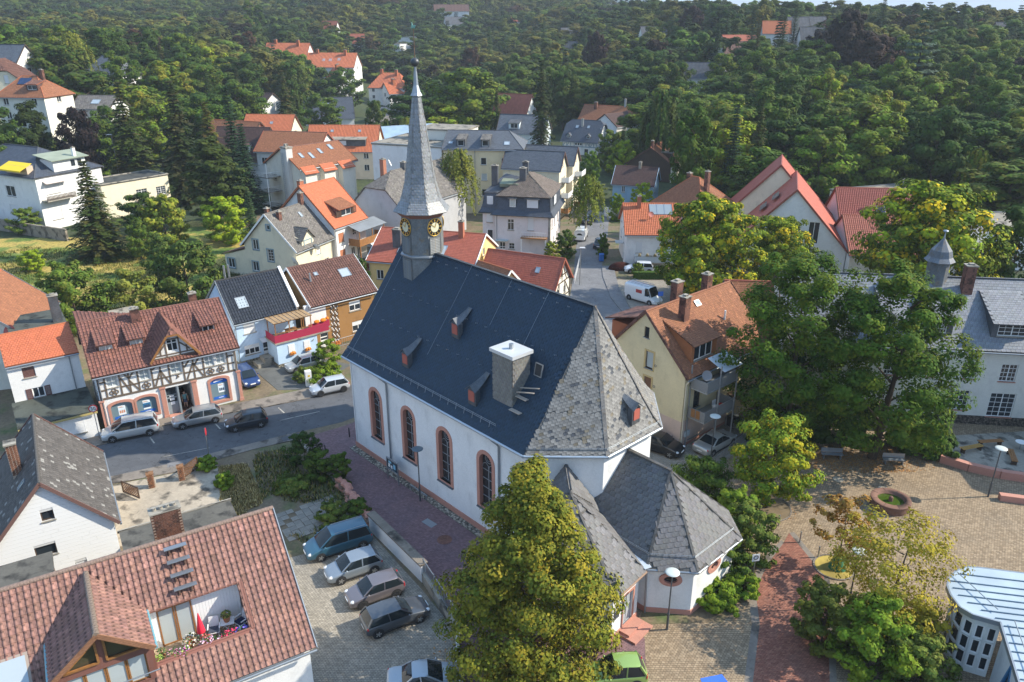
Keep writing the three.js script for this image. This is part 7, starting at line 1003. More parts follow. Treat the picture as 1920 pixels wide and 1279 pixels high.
function car(name, label, x, z, head, type, L, W, H, body, o = {}) {
const root = thing(name, label, type === 'van' ? 'van' : 'car', [x, o.y ?? .03, z], -head, o.group), w = W / 2, f = L / 2;
const belt = o.belt ?? (type === 'van' ? 1.15 : type === 'mpv' || type === 'suv' ? 1.02 : .92), hoodL = o.hood ?? { hatch: .95, mpv: .95, wagon: 1.15, sedan: 1.2, coupe: 1.2, van: .75, suv: 1.2 }[type], tail = o.tail ?? { hatch: .12, mpv: .1, wagon: .14, sedan: .85, coupe: .9, van: .04, suv: .15 }[type];
const st = [[f, .60, .50, .26], [f - .06, .80, .64, .22], [f - .25, .93, .74, .2], [f - .6, .985, belt - .12, .2], [f - hoodL, 1, belt - .02, .2], [0, 1, belt, .2], [-f + 1.0, 1, belt + .02, .2], [-f + .45, .985, belt + .02, .22], [-f + .15, .93, belt - .02, .24], [-f + .03, .86, belt - .1, .3], [-f, .78, belt - .22, .36]];
const ring = ([sx, k, yt, yb]) => { const a = w * k, h = [[.82, yb], [.965, yb + .1], [1, lerp(yb, yt, .38)], [.992, lerp(yb, yt, .72)], [.965, yt - .06], [.90, yt - .012], [.5, yt + .012], [0, yt + .02]]; const r = h.map(([q, y]) => [sx, y, a * q]); return [[sx, yb, 0], ...r, ...h.slice(0, -1).reverse().map(([q, y]) => [sx, y, -a * q]), [sx, yb, 0]]; };
const rows = st.map(ring); const cap = (r) => { const c = [r[0][0] + (r[0][0] > 0 ? .02 : -.01), (r[0][1] + r[8][1]) / 2, 0]; return r.map(() => c); };
const lower = gridGeo([cap(rows[0]), ...rows, cap(rows[rows.length - 1])]); obj('body', [lower], body, root);
const rise = H - .03, x0 = f - hoodL + .02, xr0 = x0 - (o.rake ?? { hatch: .72, mpv: .95, wagon: .8, sedan: .85, coupe: .85, van: .55, suv: .7 }[type]), x3 = -f + tail, xr3 = x3 + (o.back ?? { hatch: .38, mpv: .28, wagon: .42, sedan: .62, coupe: .75, van: .06, suv: .35 }[type]), wb = w * .93, wt = w * (type === 'van' ? .84 : .74), yb = belt - .01;
const A = [x0, yb, wb * .9], B = [x0, yb, -wb * .9], Ct = [xr0, rise, -wt * .94], Dt = [xr0, rise, wt * .94], R = [x3, yb, wb * .88], S = [x3, yb, -wb * .88], T = [xr3, rise - .03, -wt * .92], U = [xr3, rise - .03, wt * .92];
obj('windscreen', [patch(A, B, Ct, Dt, .07).scale(1, 1, 1)], carGlass, root); obj('rear_window', [patch(S, R, U, T, .05)], carGlass, root);
const xm = lerp(xr0, xr3, o.bp ?? .42), beltF = [x0 - .18, yb, wb], beltR = [x3 + .1, yb, wb], Fm = [xm, yb, wb * 1.01], Tm = [xm - .06, rise, wt * 1.0], Df = [xr0 - .08, rise - .02, wt], Uf = [xr3 + .05, rise - .04, wt];
for (const sd of [1, -1]) { const m = ([a, b, c]) => [a, b, c * sd]; const q = (a, b, c, d) => (sd > 0 ? patch(m(b), m(a), m(d), m(c), .03) : patch(m(a), m(b), m(c), m(d), .03)); if (type === 'van') { obj('side_window', [q(beltF, [x0 - 1.0, yb, wb], [x0 - 1.0, rise * .87, wt * 1.04], [xr0 - .05, rise * .87, wt * 1.02])], carGlass, root); continue; } obj('side_window', [q(beltF, Fm, Tm, Df)], carGlass, root); obj('side_window', [q(Fm, beltR, Uf, Tm)], carGlass, root); }
if (type === 'van') obj('cargo_body', [gridGeo([[x0 - 1.0, 1], [-f + .5, 1], [-f + .05, .985]].map(([sx, k]) => [[sx, belt - .2, w * k], [sx, lerp(belt, rise, .6), w * k * .98], [sx, rise - .1, w * k * .92], [sx, rise + .02, w * k * .8], [sx, rise + .05, 0], [sx, rise + .02, -w * k * .8], [sx, rise - .1, -w * k * .92], [sx, lerp(belt, rise, .6), -w * k * .98], [sx, belt - .2, -w * k]])), bx(-f + .02, -f + .06, belt - .3, rise - .05, -w * .94, w * .94)], body, root);
const roof = []; for (let i = 0; i <= 8; i++) { const t = i / 8, sx = lerp(xr0 + .05, xr3 - .04, t), yy = lerp(rise, rise - .03, t) + .035 * (1 - (2 * t - 1) ** 2), ww = lerp(wt, wt * .98, t) * (i === 0 || i === 8 ? .95 : 1); roof.push([[sx, yy - .05, ww + .01], [sx, yy, ww * .95], [sx, yy + .03, ww * .55], [sx, yy + .04, 0], [sx, yy + .03, -ww * .55], [sx, yy, -ww * .95], [sx, yy - .05, -ww - .01]]); }
const rf = obj('roof', [gridGeo(roof)], o.roofPaint ?? body, root);
const pg = (p, q, t) => beam(V3(...p), V3(...q), t, t * .8);
for (const sd of [1, -1]) { const m = ([a, b, c]) => [a, b, c * sd]; obj('pillar', [pg(m([x0 - .02, yb, wb * .94]), m([xr0 - .02, rise, wt * .98]), .075)], body, root); obj('pillar', [pg(m([x3 + .03, yb, wb * .93]), m([xr3, rise - .03, wt * .96]), type === 'hatch' || type === 'mpv' ? .14 : .09)], body, root); if (type !== 'van') obj('pillar', [pg(m([xm, yb, wb * 1.0]), m([xm - .06, rise - .01, wt * 1.0]), .075)], type === 'coupe' ? trimM : body, root); if (o.rails) obj('roof_rail', [cyl(m([xr0 - .2, rise + .06, wt * .88]), m([xr3 + .1, rise + .05, wt * .88]), .02, .02, 6)], M.steel, root);
obj('mirror', [sph(x0 - .3, yb + .08, sd * (w + .08), .1, .7, .75, 1)], o.mirror ?? body, root); obj('headlight', [sph(f - .22, .66, sd * w * .74, .17, 1, .55, .85)], lampM, root); obj('tail_light', [sph(-f + .13, belt - .14, sd * w * .82, .14, .55, o.tallTail ? 1.7 : .8, .7)], tailM, root); }
obj('grille', [bx(f - .03, f + .012, .36, .48, -w * .45, w * .45)], trimM, root); for (const e of [1, -1]) obj('number_plate', [bx(e * f - .015, e * f + .022, .5, .6, -.26, .26)], M.frame, root);
obj('sill_trim', [bx(-f * .5, f * .5, .19, .27, w * .97, w * .995), bx(-f * .5, f * .5, .19, .27, -w * .995, -w * .97)], trimM, root);
const wr = o.wheel ?? (type === 'van' || type === 'suv' ? .35 : .315), wheelG = cached('tyre' + wr, () => { const g = lathe([[wr * .62, -.1], [wr * .9, -.11], [wr, -.07], [wr, .07], [wr * .9, .11], [wr * .62, .1]], 20); g.rotateX(Math.PI / 2); return g; }), rimG = cached('rim' + wr, () => { const g = [lathe([[wr * .6, -.085], [wr * .64, -.085], [wr * .64, .09], [wr * .58, .09], [wr * .55, .05], [0, .045]], 18).rotateX(Math.PI / 2)]; for (let i = 0; i < 5; i++) { const a = i * 1.2566; g.push(beam([0, 0, .075], [wr * .6 * Math.cos(a), wr * .6 * Math.sin(a), .085], .04, .075, V3(-Math.sin(a), Math.cos(a), 0))); } g.push(cyl([0, 0, .05], [0, 0, .1], .06, .05, 10)); return merge(g); });
const fx = f - .82 - (L > 4.4 ? .08 : 0), bx2 = -f + .72 + (L > 4.4 ? .12 : 0);
for (const ax of [fx, bx2]) for (const sd of [1, -1]) { obj('wheel_arch', [cyl([ax, wr + .02, sd * (w - .14)], [ax, wr + .02, sd * (w + .006)], wr + .055, wr + .05, 22)], trimM, root); const t = new THREE.Mesh(wheelG, tyreM); t.name = 'wheel'; t.position.set(ax, wr - .01, sd * (w - .085)); if (sd < 0) t.rotation.y = Math.PI; root.add(t); const r = new THREE.Mesh(rimG, o.darkRim ? trimM : rimM); r.name = 'rim'; t.add(r); }
return root;
}
const sil = paint(.46, .47, .47, .5);
const G1 = 'cars parked along the street', G2 = 'cars in the car park';
car('parked_car', 'silver people carrier parked furthest left on the street', -34.6, -62.0, Math.PI - .43, 'mpv', 4.8, 1.9, 1.7, paint(.56, .58, .58, .4), { rails: 1, group: G1, tallTail: 1 });
car('parked_car', 'silver-grey estate car in front of the shop door', -29.4, -64.3, Math.PI - .45, 'wagon', 4.4, 1.72, 1.46, paint(.34, .35, .36, .5), { rails: 1, group: G1 });
car('moving_car', 'black small hatchback driving along the street', -24.6, -63.6, Math.PI - .42, 'hatch', 3.8, 1.66, 1.5, paint(.012, .02, .032, .2), { group: G1 });
car('parked_car', 'pale silver hatchback parked at the church corner', -18.5, -70.9, Math.PI - .5, 'hatch', 3.9, 1.68, 1.45, paint(.58, .60, .62, .4), { group: G1, darkRim: 1 });
car('parked_car', 'silver hatchback in the yard of the blue house', -22.4, -76.6, Math.PI - .62, 'hatch', 4.15, 1.74, 1.45, paint(.52, .53, .52, .5), { group: G1 });
car('parked_car', 'dark blue car nose-out beside the timbered shop', -27.6, -73.2, .95, 'hatch', 4.2, 1.75, 1.5, paint(.010, .035, .14, .3));
car('parked_car', 'petrol blue van-like car, topmost in the car park', -12.4, -45.6, Math.PI - .5, 'mpv', 4.75, 1.82, 1.72, paint(.035, .12, .18, .4), { group: G2, rails: 1 });
car('parked_car', 'light grey three-door hatchback, second in the car park', -10.8, -42.95, Math.PI - .5, 'hatch', 3.85, 1.66, 1.44, paint(.27, .31, .35, .5), { group: G2 });
car('parked_car', 'mauve grey hatchback, third in the car park', -8.95, -40.6, Math.PI - .5, 'hatch', 3.8, 1.64, 1.42, paint(.20, .175, .185, .5), { group: G2, darkRim: 1, tallTail: 1 });
car('parked_car', 'dark grey hatchback parked nose to the wall', -7.3, -38.3, -.5, 'hatch', 4.25, 1.75, 1.43, paint(.085, .095, .11, .5), { group: G2, hood: 1.25 });
car('parked_car', 'silver car cut off by the bottom edge of the picture', -4.9, -33.2, -.15, 'sedan', 4.3, 1.74, 1.4, paint(.34, .38, .42, .5), { group: G2 });
car('parked_car', 'light green small car under the linden', 5.9, -33.6, Math.PI * .97, 'hatch', 3.5, 1.58, 1.54, paint(.26, .40, .10, .2), { tallTail: 1 });
car('parked_car', 'silver coupe in the courtyard of the beige house', 17.9, -59.8, -.72, 'coupe', 4.65, 1.79, 1.39, paint(.46, .47, .45, .5));
car('parked_car', 'black car behind the church choir', 12.9, -59.4, .62, 'suv', 4.4, 1.8, 1.5, paint(.015, .016, .018, .3));
const vn1 = car('delivery_van', 'white delivery van with roof rack on the forecourt', 17.6, -98.2, .80, 'van', 5.1, 1.98, 2.25, paint(.74, .75, .75, 0), {});
{ const r = obj('roof_rack', [cyl([-2.3, 2.42, .75], [1.0, 2.42, .75], .025), cyl([-2.3, 2.42, -.75], [1.0, 2.42, -.75], .025)], M.steel, vn1); for (let i = 0; i < 7; i++) obj('crossbar', [bx(-2.3 + i * .55, -2.26 + i * .55, 2.38, 2.42, -.75, .75)], M.steel, vn1); obj('red_panel', [bx(-.6, .35, 1.35, 1.8, .965, 1.0)], mat(C(.42, .05, .04)), vn1); }
car('parked_car', 'white compact car beside the balcony house', 18.9, -111.0, Math.PI + .05, 'suv', 4.3, 1.8, 1.62, paint(.66, .69, .74, .2));
car('moving_car', 'dark blue saloon driving up the side street', 14.7, -125.3, -1.3, 'sedan', 4.7, 1.85, 1.42, paint(.016, .03, .05, .3));
car('parked_car', 'white van half hidden by the weeping birch', 11.9, -130.2, -1.35, 'van', 4.6, 1.85, 1.9, paint(.74, .75, .75, 0));
car('parked_car', 'dark red-lit car parked up the side street', 14.2, -141.6, -1.2, 'sedan', 4.4, 1.78, 1.42, paint(.02, .02, .024, .2));
// ---------- trees ----------
const leafGeo = () => ({ p: [], n: [], c: [] });
function addLeaf(B, x, y, z, N, s, col, long = 1.35) {   // a small folded diamond
const t = V3(rr(-1, 1), rr(-1, 1), rr(-1, 1)), U = t.clone().cross(N); if (U.lengthSq() < 1e-4) U.set(1, 0, 0).cross(N); U.normalize(); const W = N.clone().cross(U);
const a = s * long * .5, b = s * .5, f = s * .12;
const P = [[x + U.x * a, y + U.y * a, z + U.z * a], [x + W.x * b - N.x * f, y + W.y * b - N.y * f, z + W.z * b - N.z * f], [x - U.x * a, y - U.y * a, z - U.z * a], [x - W.x * b - N.x * f, y - W.y * b - N.y * f, z - W.z * b - N.z * f]];
for (const i of [0, 1, 2, 0, 2, 3]) { B.p.push(...P[i]); B.n.push(N.x, N.y, N.z); B.c.push(...col); }
}
function done(B) { const g = new THREE.BufferGeometry(); g.setAttribute('position', new THREE.Float32BufferAttribute(B.p, 3)); g.setAttribute('normal', new THREE.Float32BufferAttribute(B.n, 3)); g.setAttribute('color', new THREE.Float32BufferAttribute(B.c, 3)); return g; }
const dirRnd = () => { const u = rr(-1, 1), a = rr(0, 6.2832), s = Math.sqrt(1 - u * u); return V3(s * Math.cos(a), u, s * Math.sin(a)); };
const vary = (pal, v = .16) => { const a = pal[(rnd() * pal.length) | 0], k = 1 + rr(-v, v); return [a[0] * k * rr(.94, 1.06), a[1] * k, a[2] * k * rr(.9, 1.1)]; };
function crownBroad({ h, r, base = .22, clumps = 60, per = 90, leaf = .3, pal, shape, cs = .3, loose = 0, hole = 0, up = .35 }) {
const B = leafGeo(), y0 = h * base, hh = h - y0, S = shape ?? ((v) => Math.sqrt(Math.max(0, 1 - ((v - .42) / .6) ** 2)));
const cl = [];
const m = clumps > 150 ? 6 : clumps > 70 ? 5 : 4, n = Math.max(6, Math.round(clumps / m));   // boughs from the trunk, clumps along each
for (let i = 0; i < n; i++) {
const v = Math.pow((i + .5) / n, .8), a = i * 2.39996 + rr(-.4, .4), R = r * S(v) * rr(.84, 1.16), ty = y0 + hh * v + rr(-.03, .03) * h, sy = Math.max(y0 * .8, ty - R * rr(.35, .7) - .02 * h), da = rr(-.25, .25);
for (let j = 0; j < m; j++) { const t = Math.min(1, .3 + .7 * (j + rr(.2, .9)) / m), q = a + da * t + rr(-.22, .22), rad = R * t; cl.push({ x: rad * Math.cos(q) + rr(-.05, .05) * r, y: lerp(sy, ty, Math.pow(t, .8)) + rr(-.03, .03) * h, z: rad * Math.sin(q) + rr(-.05, .05) * r, r: r * cs * rr(.65, 1.3) * (1.15 - .4 * t) * lerp(.7, 1, S(v)) }); }
}
for (const c of cl) {
if (rnd() < hole) continue;
const tone = 1 + rr(-.14, .14), pc = vary(pal, .08), out = V3(c.x, (c.y - y0 - hh * .35) * .6, c.z).normalize();
for (let k = 0; k < per; k++) {
const d = dirRnd(); if (d.dot(out) < -.35 && rnd() < .75) continue;
const R = c.r * (loose ? Math.cbrt(rr(.1, 1.15)) : Math.cbrt(rr(.2, 1.3))), N = d.clone().multiplyScalar(.95).add(out.clone().multiplyScalar(.45)).add(V3(rr(-.4, .4), up + rr(-.25, .3), rr(-.4, .4))).normalize();
const m = rnd() < .6 ? pc : vary(pal, .12), kk = tone * rr(.82, 1.2);
addLeaf(B, c.x + d.x * R, c.y + d.y * R * .66, c.z + d.z * R, N, leaf * rr(.7, 1.25), [m[0] * kk, m[1] * kk, m[2] * kk]);
}
}
return { g: done(B), cl, y0 };
}
function limbs(h, r, cl, y0, tr, lean = 0) {
const g = [cyl([0, -.4, 0], [lean * .3, y0 * .7, 0], tr * 1.15, tr * .85, 9), cyl([lean * .3, y0 * .7, 0], [lean, h * .82, lean * .3], tr * .85, tr * .12, 8)];
const pick = cl.filter((_, i) => i % Math.max(1, Math.round(cl.length / 14)) === 0);
for (const c of pick) { const b = Math.min(c.y - .4, Math.max(y0 * .75, c.y - Math.hypot(c.x, c.z) * .8)); g.push(cyl([lean * b / h, b, 0], [c.x * .9, c.y, c.z * .9], tr * .32, tr * .07, 6)); }
return merge(g);
}
function conifer({ h, r, levels = 26, per = 11, leaf = .3, pal, droop = .35, base = .06, dense = 9, gap = 0 }) {
const B = leafGeo();
for (let i = 0; i < levels; i++) {
const v = (i + .4) / levels, y = h * (base + (1 - base) * v), R = r * Math.pow(1 - v, .8) * rr(.82, 1.12) + .12, n = Math.max(4, Math.round(per * (1 - v * .6)));
for (let j = 0; j < n; j++) {
if (rnd() < gap) continue;
const a = j / n * 6.283 + i * 1.7 + rr(-.25, .25), L = R * rr(.75, 1.1), m = Math.max(3, Math.round(dense * L / r)), col = vary(pal, .14), dr = droop * rr(.7, 1.3);
for (let k = 0; k < m; k++) { const t = (k + .5) / m, wv = leaf * 1.6 * (1 - t * .55); for (const sd of [-1, 1]) { const rad = L * t, off = sd * wv * rr(.2, .9), kk = rr(.8, 1.2) * lerp(.85, 1.12, t); addLeaf(B, rad * Math.cos(a) - off * Math.sin(a), y - dr * rad * (.3 + .7 * t) + (t > .85 ? leaf * .3 : 0) - rr(0, leaf * .5), rad * Math.sin(a) + off * Math.cos(a), V3(Math.cos(a) * .35 + rr(-.35, .35), 1 + rr(-.3, .3), Math.sin(a) * .35 + rr(-.35, .35)).normalize(), leaf * rr(.8, 1.3), col.map((q) => q * kk), 1.7); } }
}
}
return { g: done(B), trunk: cyl([0, -.5, 0], [0, h * .97, 0], h * .017 + .06, .03, 8) };
}
function weeping({ h, r, pal, leaf = .22, strands = 170, per = 22, base = .2 }) {
const B = leafGeo();
for (let i = 0; i < strands; i++) {
const v = Math.sqrt(rr(.05, 1)), a = rr(0, 6.283), q = Math.sqrt(Math.max(.03, 1 - ((v - .4) / .62) ** 2)), R = r * q * rr(.35, 1), y = h * (base + (1 - base) * v), L = rr(.1, .24) * h, col = vary(pal, .14), x0 = R * Math.cos(a) + rr(-.2, .2), z0 = R * Math.sin(a) + rr(-.2, .2);
for (let k = 0; k < per; k++) { const t = k / per, kk = rr(.8, 1.2); addLeaf(B, x0 + rr(-.25, .25) + Math.cos(a) * t * .4, y - t * L, z0 + rr(-.25, .25) + Math.sin(a) * t * .4, V3(Math.cos(a) + rr(-.7, .7), .4 + rr(-.4, .4), Math.sin(a) + rr(-.7, .7)).normalize(), leaf * rr(.7, 1.2), col.map((c) => c * kk)); }
}
const g = [cyl([0, -.4, 0], [.2, h * .5, 0], h * .016, h * .011, 8), cyl([.2, h * .5, 0], [0, h * .95, .2], h * .011, .02, 7)]; for (let i = 0; i < 9; i++) { const a = i * 2.4, y = h * (.3 + i * .06); g.push(cyl([0.1, y, 0], [r * .75 * Math.cos(a), y + h * .16, r * .75 * Math.sin(a)], h * .006, .015, 5)); }
return { g: done(B), trunk: merge(g) };
}
const leafM = (k = [1, 1, 1]) => new THREE.MeshPhysicalMaterial({ color: C(...k), vertexColors: true, roughness: .75, transmission: .22, thickness: 0, side: THREE.DoubleSide, specularIntensity: .15 });
const birchBark = mat(C(.55, .53, .48), { map: T_bark });
const PAL = {
green: [[.060, .105, .020], [.075, .125, .022], [.048, .090, .020], [.085, .120, .024]], deep: [[.034, .072, .018], [.045, .085, .020], [.040, .070, .022]], bright: [[.115, .180, .020], [.140, .195, .024], [.095, .160, .022]], yellow: [[.235, .235, .018], [.280, .240, .020], [.180, .215, .022]], olive: [[.095, .115, .028], [.12, .13, .03], [.085, .105, .03]], linden: [[.135, .145, .026], [.17, .165, .028], [.09, .115, .024], [.21, .18, .028]], robinia: [[.050, .098, .014], [.066, .118, .016], [.038, .08, .014], [.095, .125, .016]], rust: [[.24, .13, .045], [.29, .17, .05], [.18, .13, .04], [.20, .10, .035]], locust: [[.26, .22, .035], [.22, .20, .04], [.30, .24, .04]], copper: [[.030, .018, .018], [.042, .022, .020], [.028, .020, .022]], spruce: [[.040, .060, .022], [.052, .070, .024], [.075, .065, .03]], fir: [[.030, .062, .038], [.036, .07, .04], [.045, .075, .05]], pine: [[.040, .058, .022], [.055, .07, .025]], birch: [[.13, .15, .035], [.16, .17, .04], [.11, .135, .035]], blue: [[.07, .10, .085], [.08, .11, .09]], dryg: [[.34, .26, .10], [.40, .30, .13], [.26, .22, .09]], weed: [[.09, .13, .03], [.13, .15, .04], [.07, .11, .03]],
};
const treeLabels = new Map();
function addTree(name, label, x, z, geo, trunk, lm, bm, o = {}) {
const t = thing(name, label, o.category ?? 'tree', [x, o.y ?? terr(x, z), z], o.turn ?? 0, o.group);
if (trunk) { const m = new THREE.Mesh(trunk, bm ?? M.bark); m.name = 'trunk'; t.add(m); }
const c = new THREE.Mesh(geo, lm); c.name = o.category === 'shrub' || o.category === 'plant' ? 'foliage' : 'crown'; t.add(c);
if (o.scale) t.scale.set(...o.scale);
return t;
}
for (const k in PAL) if (k !== 'copper') { const f = ['green', 'deep', 'olive', 'spruce', 'fir', 'pine'].includes(k) ? 1.08 : 1.25; PAL[k] = PAL[k].map(([r, g, b]) => [r * f * 1.03, g * f, b * f * .65]); }
const LM = leafM();
{
const A = crownBroad({ h: 13.4, r: 5.7, base: .06, clumps: 560, per: 170, leaf: .15, pal: PAL.linden, cs: .16, shape: (v) => (v < .25 ? lerp(.85, 1, v / .25) : Math.pow(1 - (v - .25) / .77, .8)) });
addTree('linden_tree', 'large yellow-green linden in front of the church choir', 1.1, -34.4, A.g, limbs(13.2, 5.3, A.cl, 1.6, .3), LM);
for (const [i, [x, z, h, r, l]] of [[24.6, -61.2, 17.2, 6.0, 'left robinia of the pair before the school, dense and dark green'], [31.0, -58, 16.5, 5.9, 'right robinia of the pair before the school, with leaning limbs']].entries()) { const B = crownBroad({ h, r, base: .14, clumps: 300, per: 200, leaf: .19, pal: PAL.robinia, cs: .2, loose: 1, hole: .08, up: .6 }); addTree('robinia_tree', l, x, z, B.g, limbs(h, r, B.cl, 4, .36, i ? .8 : -.3), LM, M.bark, { group: 'robinias on the square' }); }
{ const B = crownBroad({ h: 7.6, r: 3.2, base: .24, clumps: 150, per: 130, leaf: .17, pal: [...PAL.yellow, ...PAL.bright], cs: .24, hole: .06 }); addTree('maple_tree', 'small yellow-green maple in a round planting bed on the square', 19.7, -50.6, B.g, limbs(7.6, 3.2, B.cl, 2, .13), LM); }
{ const B = crownBroad({ h: 5.9, r: 2.0, base: .32, clumps: 60, per: 45, leaf: .17, pal: PAL.rust, cs: .26, loose: 1, hole: .1 }); addTree('young_tree', 'young rust-brown tree standing in a green watering bag', 22.4, -43.5, B.g, limbs(5.9, 2, B.cl, 1.9, .07), LM); }
{ const B = crownBroad({ h: 7.9, r: 3.9, base: .2, clumps: 160, per: 85, leaf: .13, pal: PAL.locust, cs: .24, loose: 1, hole: .12 }); addTree('honey_locust_tree', 'airy yellow honey locust beside the metal roof', 22.9, -37.6, B.g, limbs(7.9, 3.9, B.cl, 2, .17, .4), LM, mat(C(.16, .13, .10), { map: T_bark })); }
for (const [x, z, h, r, pal, l, leaf] of [[20.6, -34.2, 5.2, 2.4, PAL.bright, 'bright green young tree at the bottom edge below the honey locust', .2], [18.6, -36.2, 4.6, 2.0, PAL.olive, 'olive tree with dull leaves left of the honey locust', .18], [22.9, -33.4, 3.4, 2.0, PAL.weed, 'dense green shrub at the foot of the metal pavilion', .18], [23.9, -35.4, 3.6, 1.4, PAL.locust, 'yellowish shrub climbing at the pavilion wall', .16]]) { const B = crownBroad({ h, r, base: .03, clumps: 180, per: 75, leaf: leaf * .8, pal, cs: .2, loose: 1 }); addTree('leafy_shrub', l, x, z, B.g, limbs(h, r, B.cl, .8, .08), LM, M.bark, { category: 'shrub' }); }
for (const [x, z, h, r, pal, l, leaf, cl] of [[14.6, -50.4, 4.4, 2.7, PAL.green, 'tall grey-green shrub between chapel roof and courtyard', .17, 90], [16.2, -47.2, 4.0, 1.7, PAL.bright, 'sumac-like shrub with feathery leaves at the chapel eave', .26, 45], [16.4, -44.4, 4.4, 2.0, PAL.weed, 'loose green shrub beside the chapel corner', .18, 70], [14.5, -42.2, 3.2, 1.5, PAL.green, 'green shrub against the sunlit chapel wall', .18, 50], [13.4, -40.2, 1.5, 1.7, PAL.bright, 'low bright green fern-like bush at the chapel corner', .2, 50], [15.2, -40.9, 1.7, 1.2, PAL.bright, 'low bright bush beside the sign post', .18, 40]]) { const B = crownBroad({ h, r, base: .02, clumps: cl * 2.2, per: 75, leaf: leaf * .85, pal, cs: .21, loose: 1 }); addTree('chapel_shrub', l, x, z, B.g, limbs(h, r, B.cl, .5, .05), LM, M.bark, { category: 'shrub' }); }
for (const [x, z, h, r, pal, l] of [[-17.6, -57.2, 3.0, 1.5, PAL.deep, 'dark green bush in the church shade at the path corner'], [-15.7, -55.0, 2.4, 1.4, PAL.green, 'green bush beside the church path, middle one'], [-13.9, -54.2, 2.8, .9, PAL.green, 'upright bush at the low wall of the path'], [-17.8, -53.6, .8, 1.6, PAL.weed, 'weedy bush in the middle of the waste ground'], [-13.4, -48.8, 1.6, 1.3, PAL.weed, 'bright weeds beside the blue van'], [-11.6, -49.4, 1.5, .9, PAL.green, 'small bush at the end of the white wall'], [-25.7, -56.4, 1.0, .9, PAL.bright, 'small round bush by the street sign'], [-23.2, -53.6, 1.2, .8, PAL.bright, 'small yellow-green bush in dry grass'], [-19.6, -73.3, 1.5, 1.7, PAL.bright, 'hedge bush beside parked silver cars'], [-21.6, -73.9, 1.3, 1.3, PAL.weed, 'hedge bush behind the white gate post'], [-19.8, -76.6, 3.4, 1.5, PAL.bright, 'young tree beside the silver car in the yard'], [-28.2, -73.7, 1.4, .7, PAL.weed, 'plant at the corner of the timbered shop']]) { const B = crownBroad({ h, r, base: .0, clumps: 100, per: 60, leaf: .14, pal, cs: .24, loose: 1 }); addTree('bush', l, x, z, B.g, limbs(h, r, B.cl, .3, .04), LM, M.bark, { category: 'shrub' }); }
for (const [x, z, l] of [[22.0, -61.6, 'palm-like evergreen at the courtyard gate'], [27.2, -60.8, 'spiky evergreen between the robinia trunks'], [34.5, -59.4, 'evergreen bush right of the robinias'], [30.6, -61.0, 'dark evergreen under the robinias'], [24.4, -59.6, 'low evergreen beside the left robinia trunk'], [36.6, -58.2, 'evergreen beside the wooden seat']]) { const B = crownBroad({ h: 2.4, r: 1.6, base: 0, clumps: 40, per: 70, leaf: .32, pal: PAL.deep, cs: .32, loose: 1 }); addTree('evergreen_shrub', l, x, z, B.g, null, LM, null, { category: 'shrub' }); }
const gr = (name, label, poly, n, pal, hmin, hmax, y = .01) => { const B = leafGeo(); const xs = poly.map((p) => p[0]), zs = poly.map((p) => p[1]); for (let i = 0; i < n; i++) { const x = rr(Math.min(...xs), Math.max(...xs)), z = rr(Math.min(...zs), Math.max(...zs)); if (!inside(poly, x, z) || fbm(x * .03 + 5, z * .03 + 5, 8, 3, 3) < .42) continue; const h = rr(hmin, hmax), a = rr(0, 6.28), w = .025 + h * .05, dx = Math.cos(a), dz = Math.sin(a), lx = rr(-.5, .5) * h, lz = rr(-.5, .5) * h, c = vary(pal, .2); B.p.push(x - dx * w, y, z - dz * w, x + dx * w, y, z + dz * w, x + lx, y + h, z + lz); for (let k = 0; k < 3; k++) { B.n.push(.35, .94, 0); B.c.push(...c); } } const o = new THREE.Mesh(done(B), LM); o.name = numbered(name); scene.add(o); tag(o, label, 'grass', null, 'stuff'); };
gr('dry_grass', 'straw-coloured dry grass on the waste ground', [[-24.8, -56.6], [-22.5, -57], [-20, -52.5], [-16.4, -50], [-15.4, -46.5], [-17.6, -47.8], [-22.2, -49.5]], 34000, [[.62, .46, .18], [.70, .54, .24], [.5, .38, .15]], .08, .28);
gr('weed_patch', 'low weeds and stubble on the shaded waste ground', [[-22.6, -58.6], [-18, -60], [-13, -52], [-11.6, -48], [-15, -46], [-20, -52]], 16000, [...PAL.dryg, ...PAL.weed, ...PAL.weed], .1, .4);
gr('lawn_grass', 'patchy half-dry lawn blades in the garden', [[-100, -126], [-66, -124], [-44, -118], [-42, -99], [-58, -95], [-90, -103]], 60000, [...PAL.olive, ...PAL.weed, [.30, .24, .09]], .12, .35, .03);
gr('garden_growth', 'tall uneven garden growth behind the street houses', [[-44, -130], [-36, -112], [-33, -92], [-40, -84], [-52, -84], [-62, -92], [-44, -98]], 30000, [...PAL.green, ...PAL.weed, ...PAL.olive], .2, .8, .01);
const litter = (poly, n, name, label) => { const B = leafGeo(), xs = poly.map((p) => p[0]), zs = poly.map((p) => p[1]); for (let i = 0; i < n; i++) { const x = rr(Math.min(...xs), Math.max(...xs)), z = rr(Math.min(...zs), Math.max(...zs)); if (!inside(poly, x, z) || (fbm(x * .05 + 3, z * .05 + 3, 8, 3, 9) < .48 && rnd() < .85)) continue; addLeaf(B, x, .05, z, V3(rr(-.3, .3), 1, rr(-.3, .3)).normalize(), rr(.06, .13), vary([[.42, .21, .08], [.36, .19, .08], [.50, .28, .10]], .2)); } const o = new THREE.Mesh(done(B), LM); o.name = numbered(name); scene.add(o); tag(o, label, 'leaves', null, 'stuff'); };
litter([[22, -60.5], [30, -61.5], [37.5, -58], [35, -55.8], [27, -55.4], [22.5, -57.5]], 9000, 'leaf_litter', 'orange fallen leaves along the school shrubs');
litter([[18, -52.2], [21.4, -52.2], [21.8, -49.2], [18.4, -48.8]], 1600, 'leaf_litter', 'fallen leaves round the small maple');
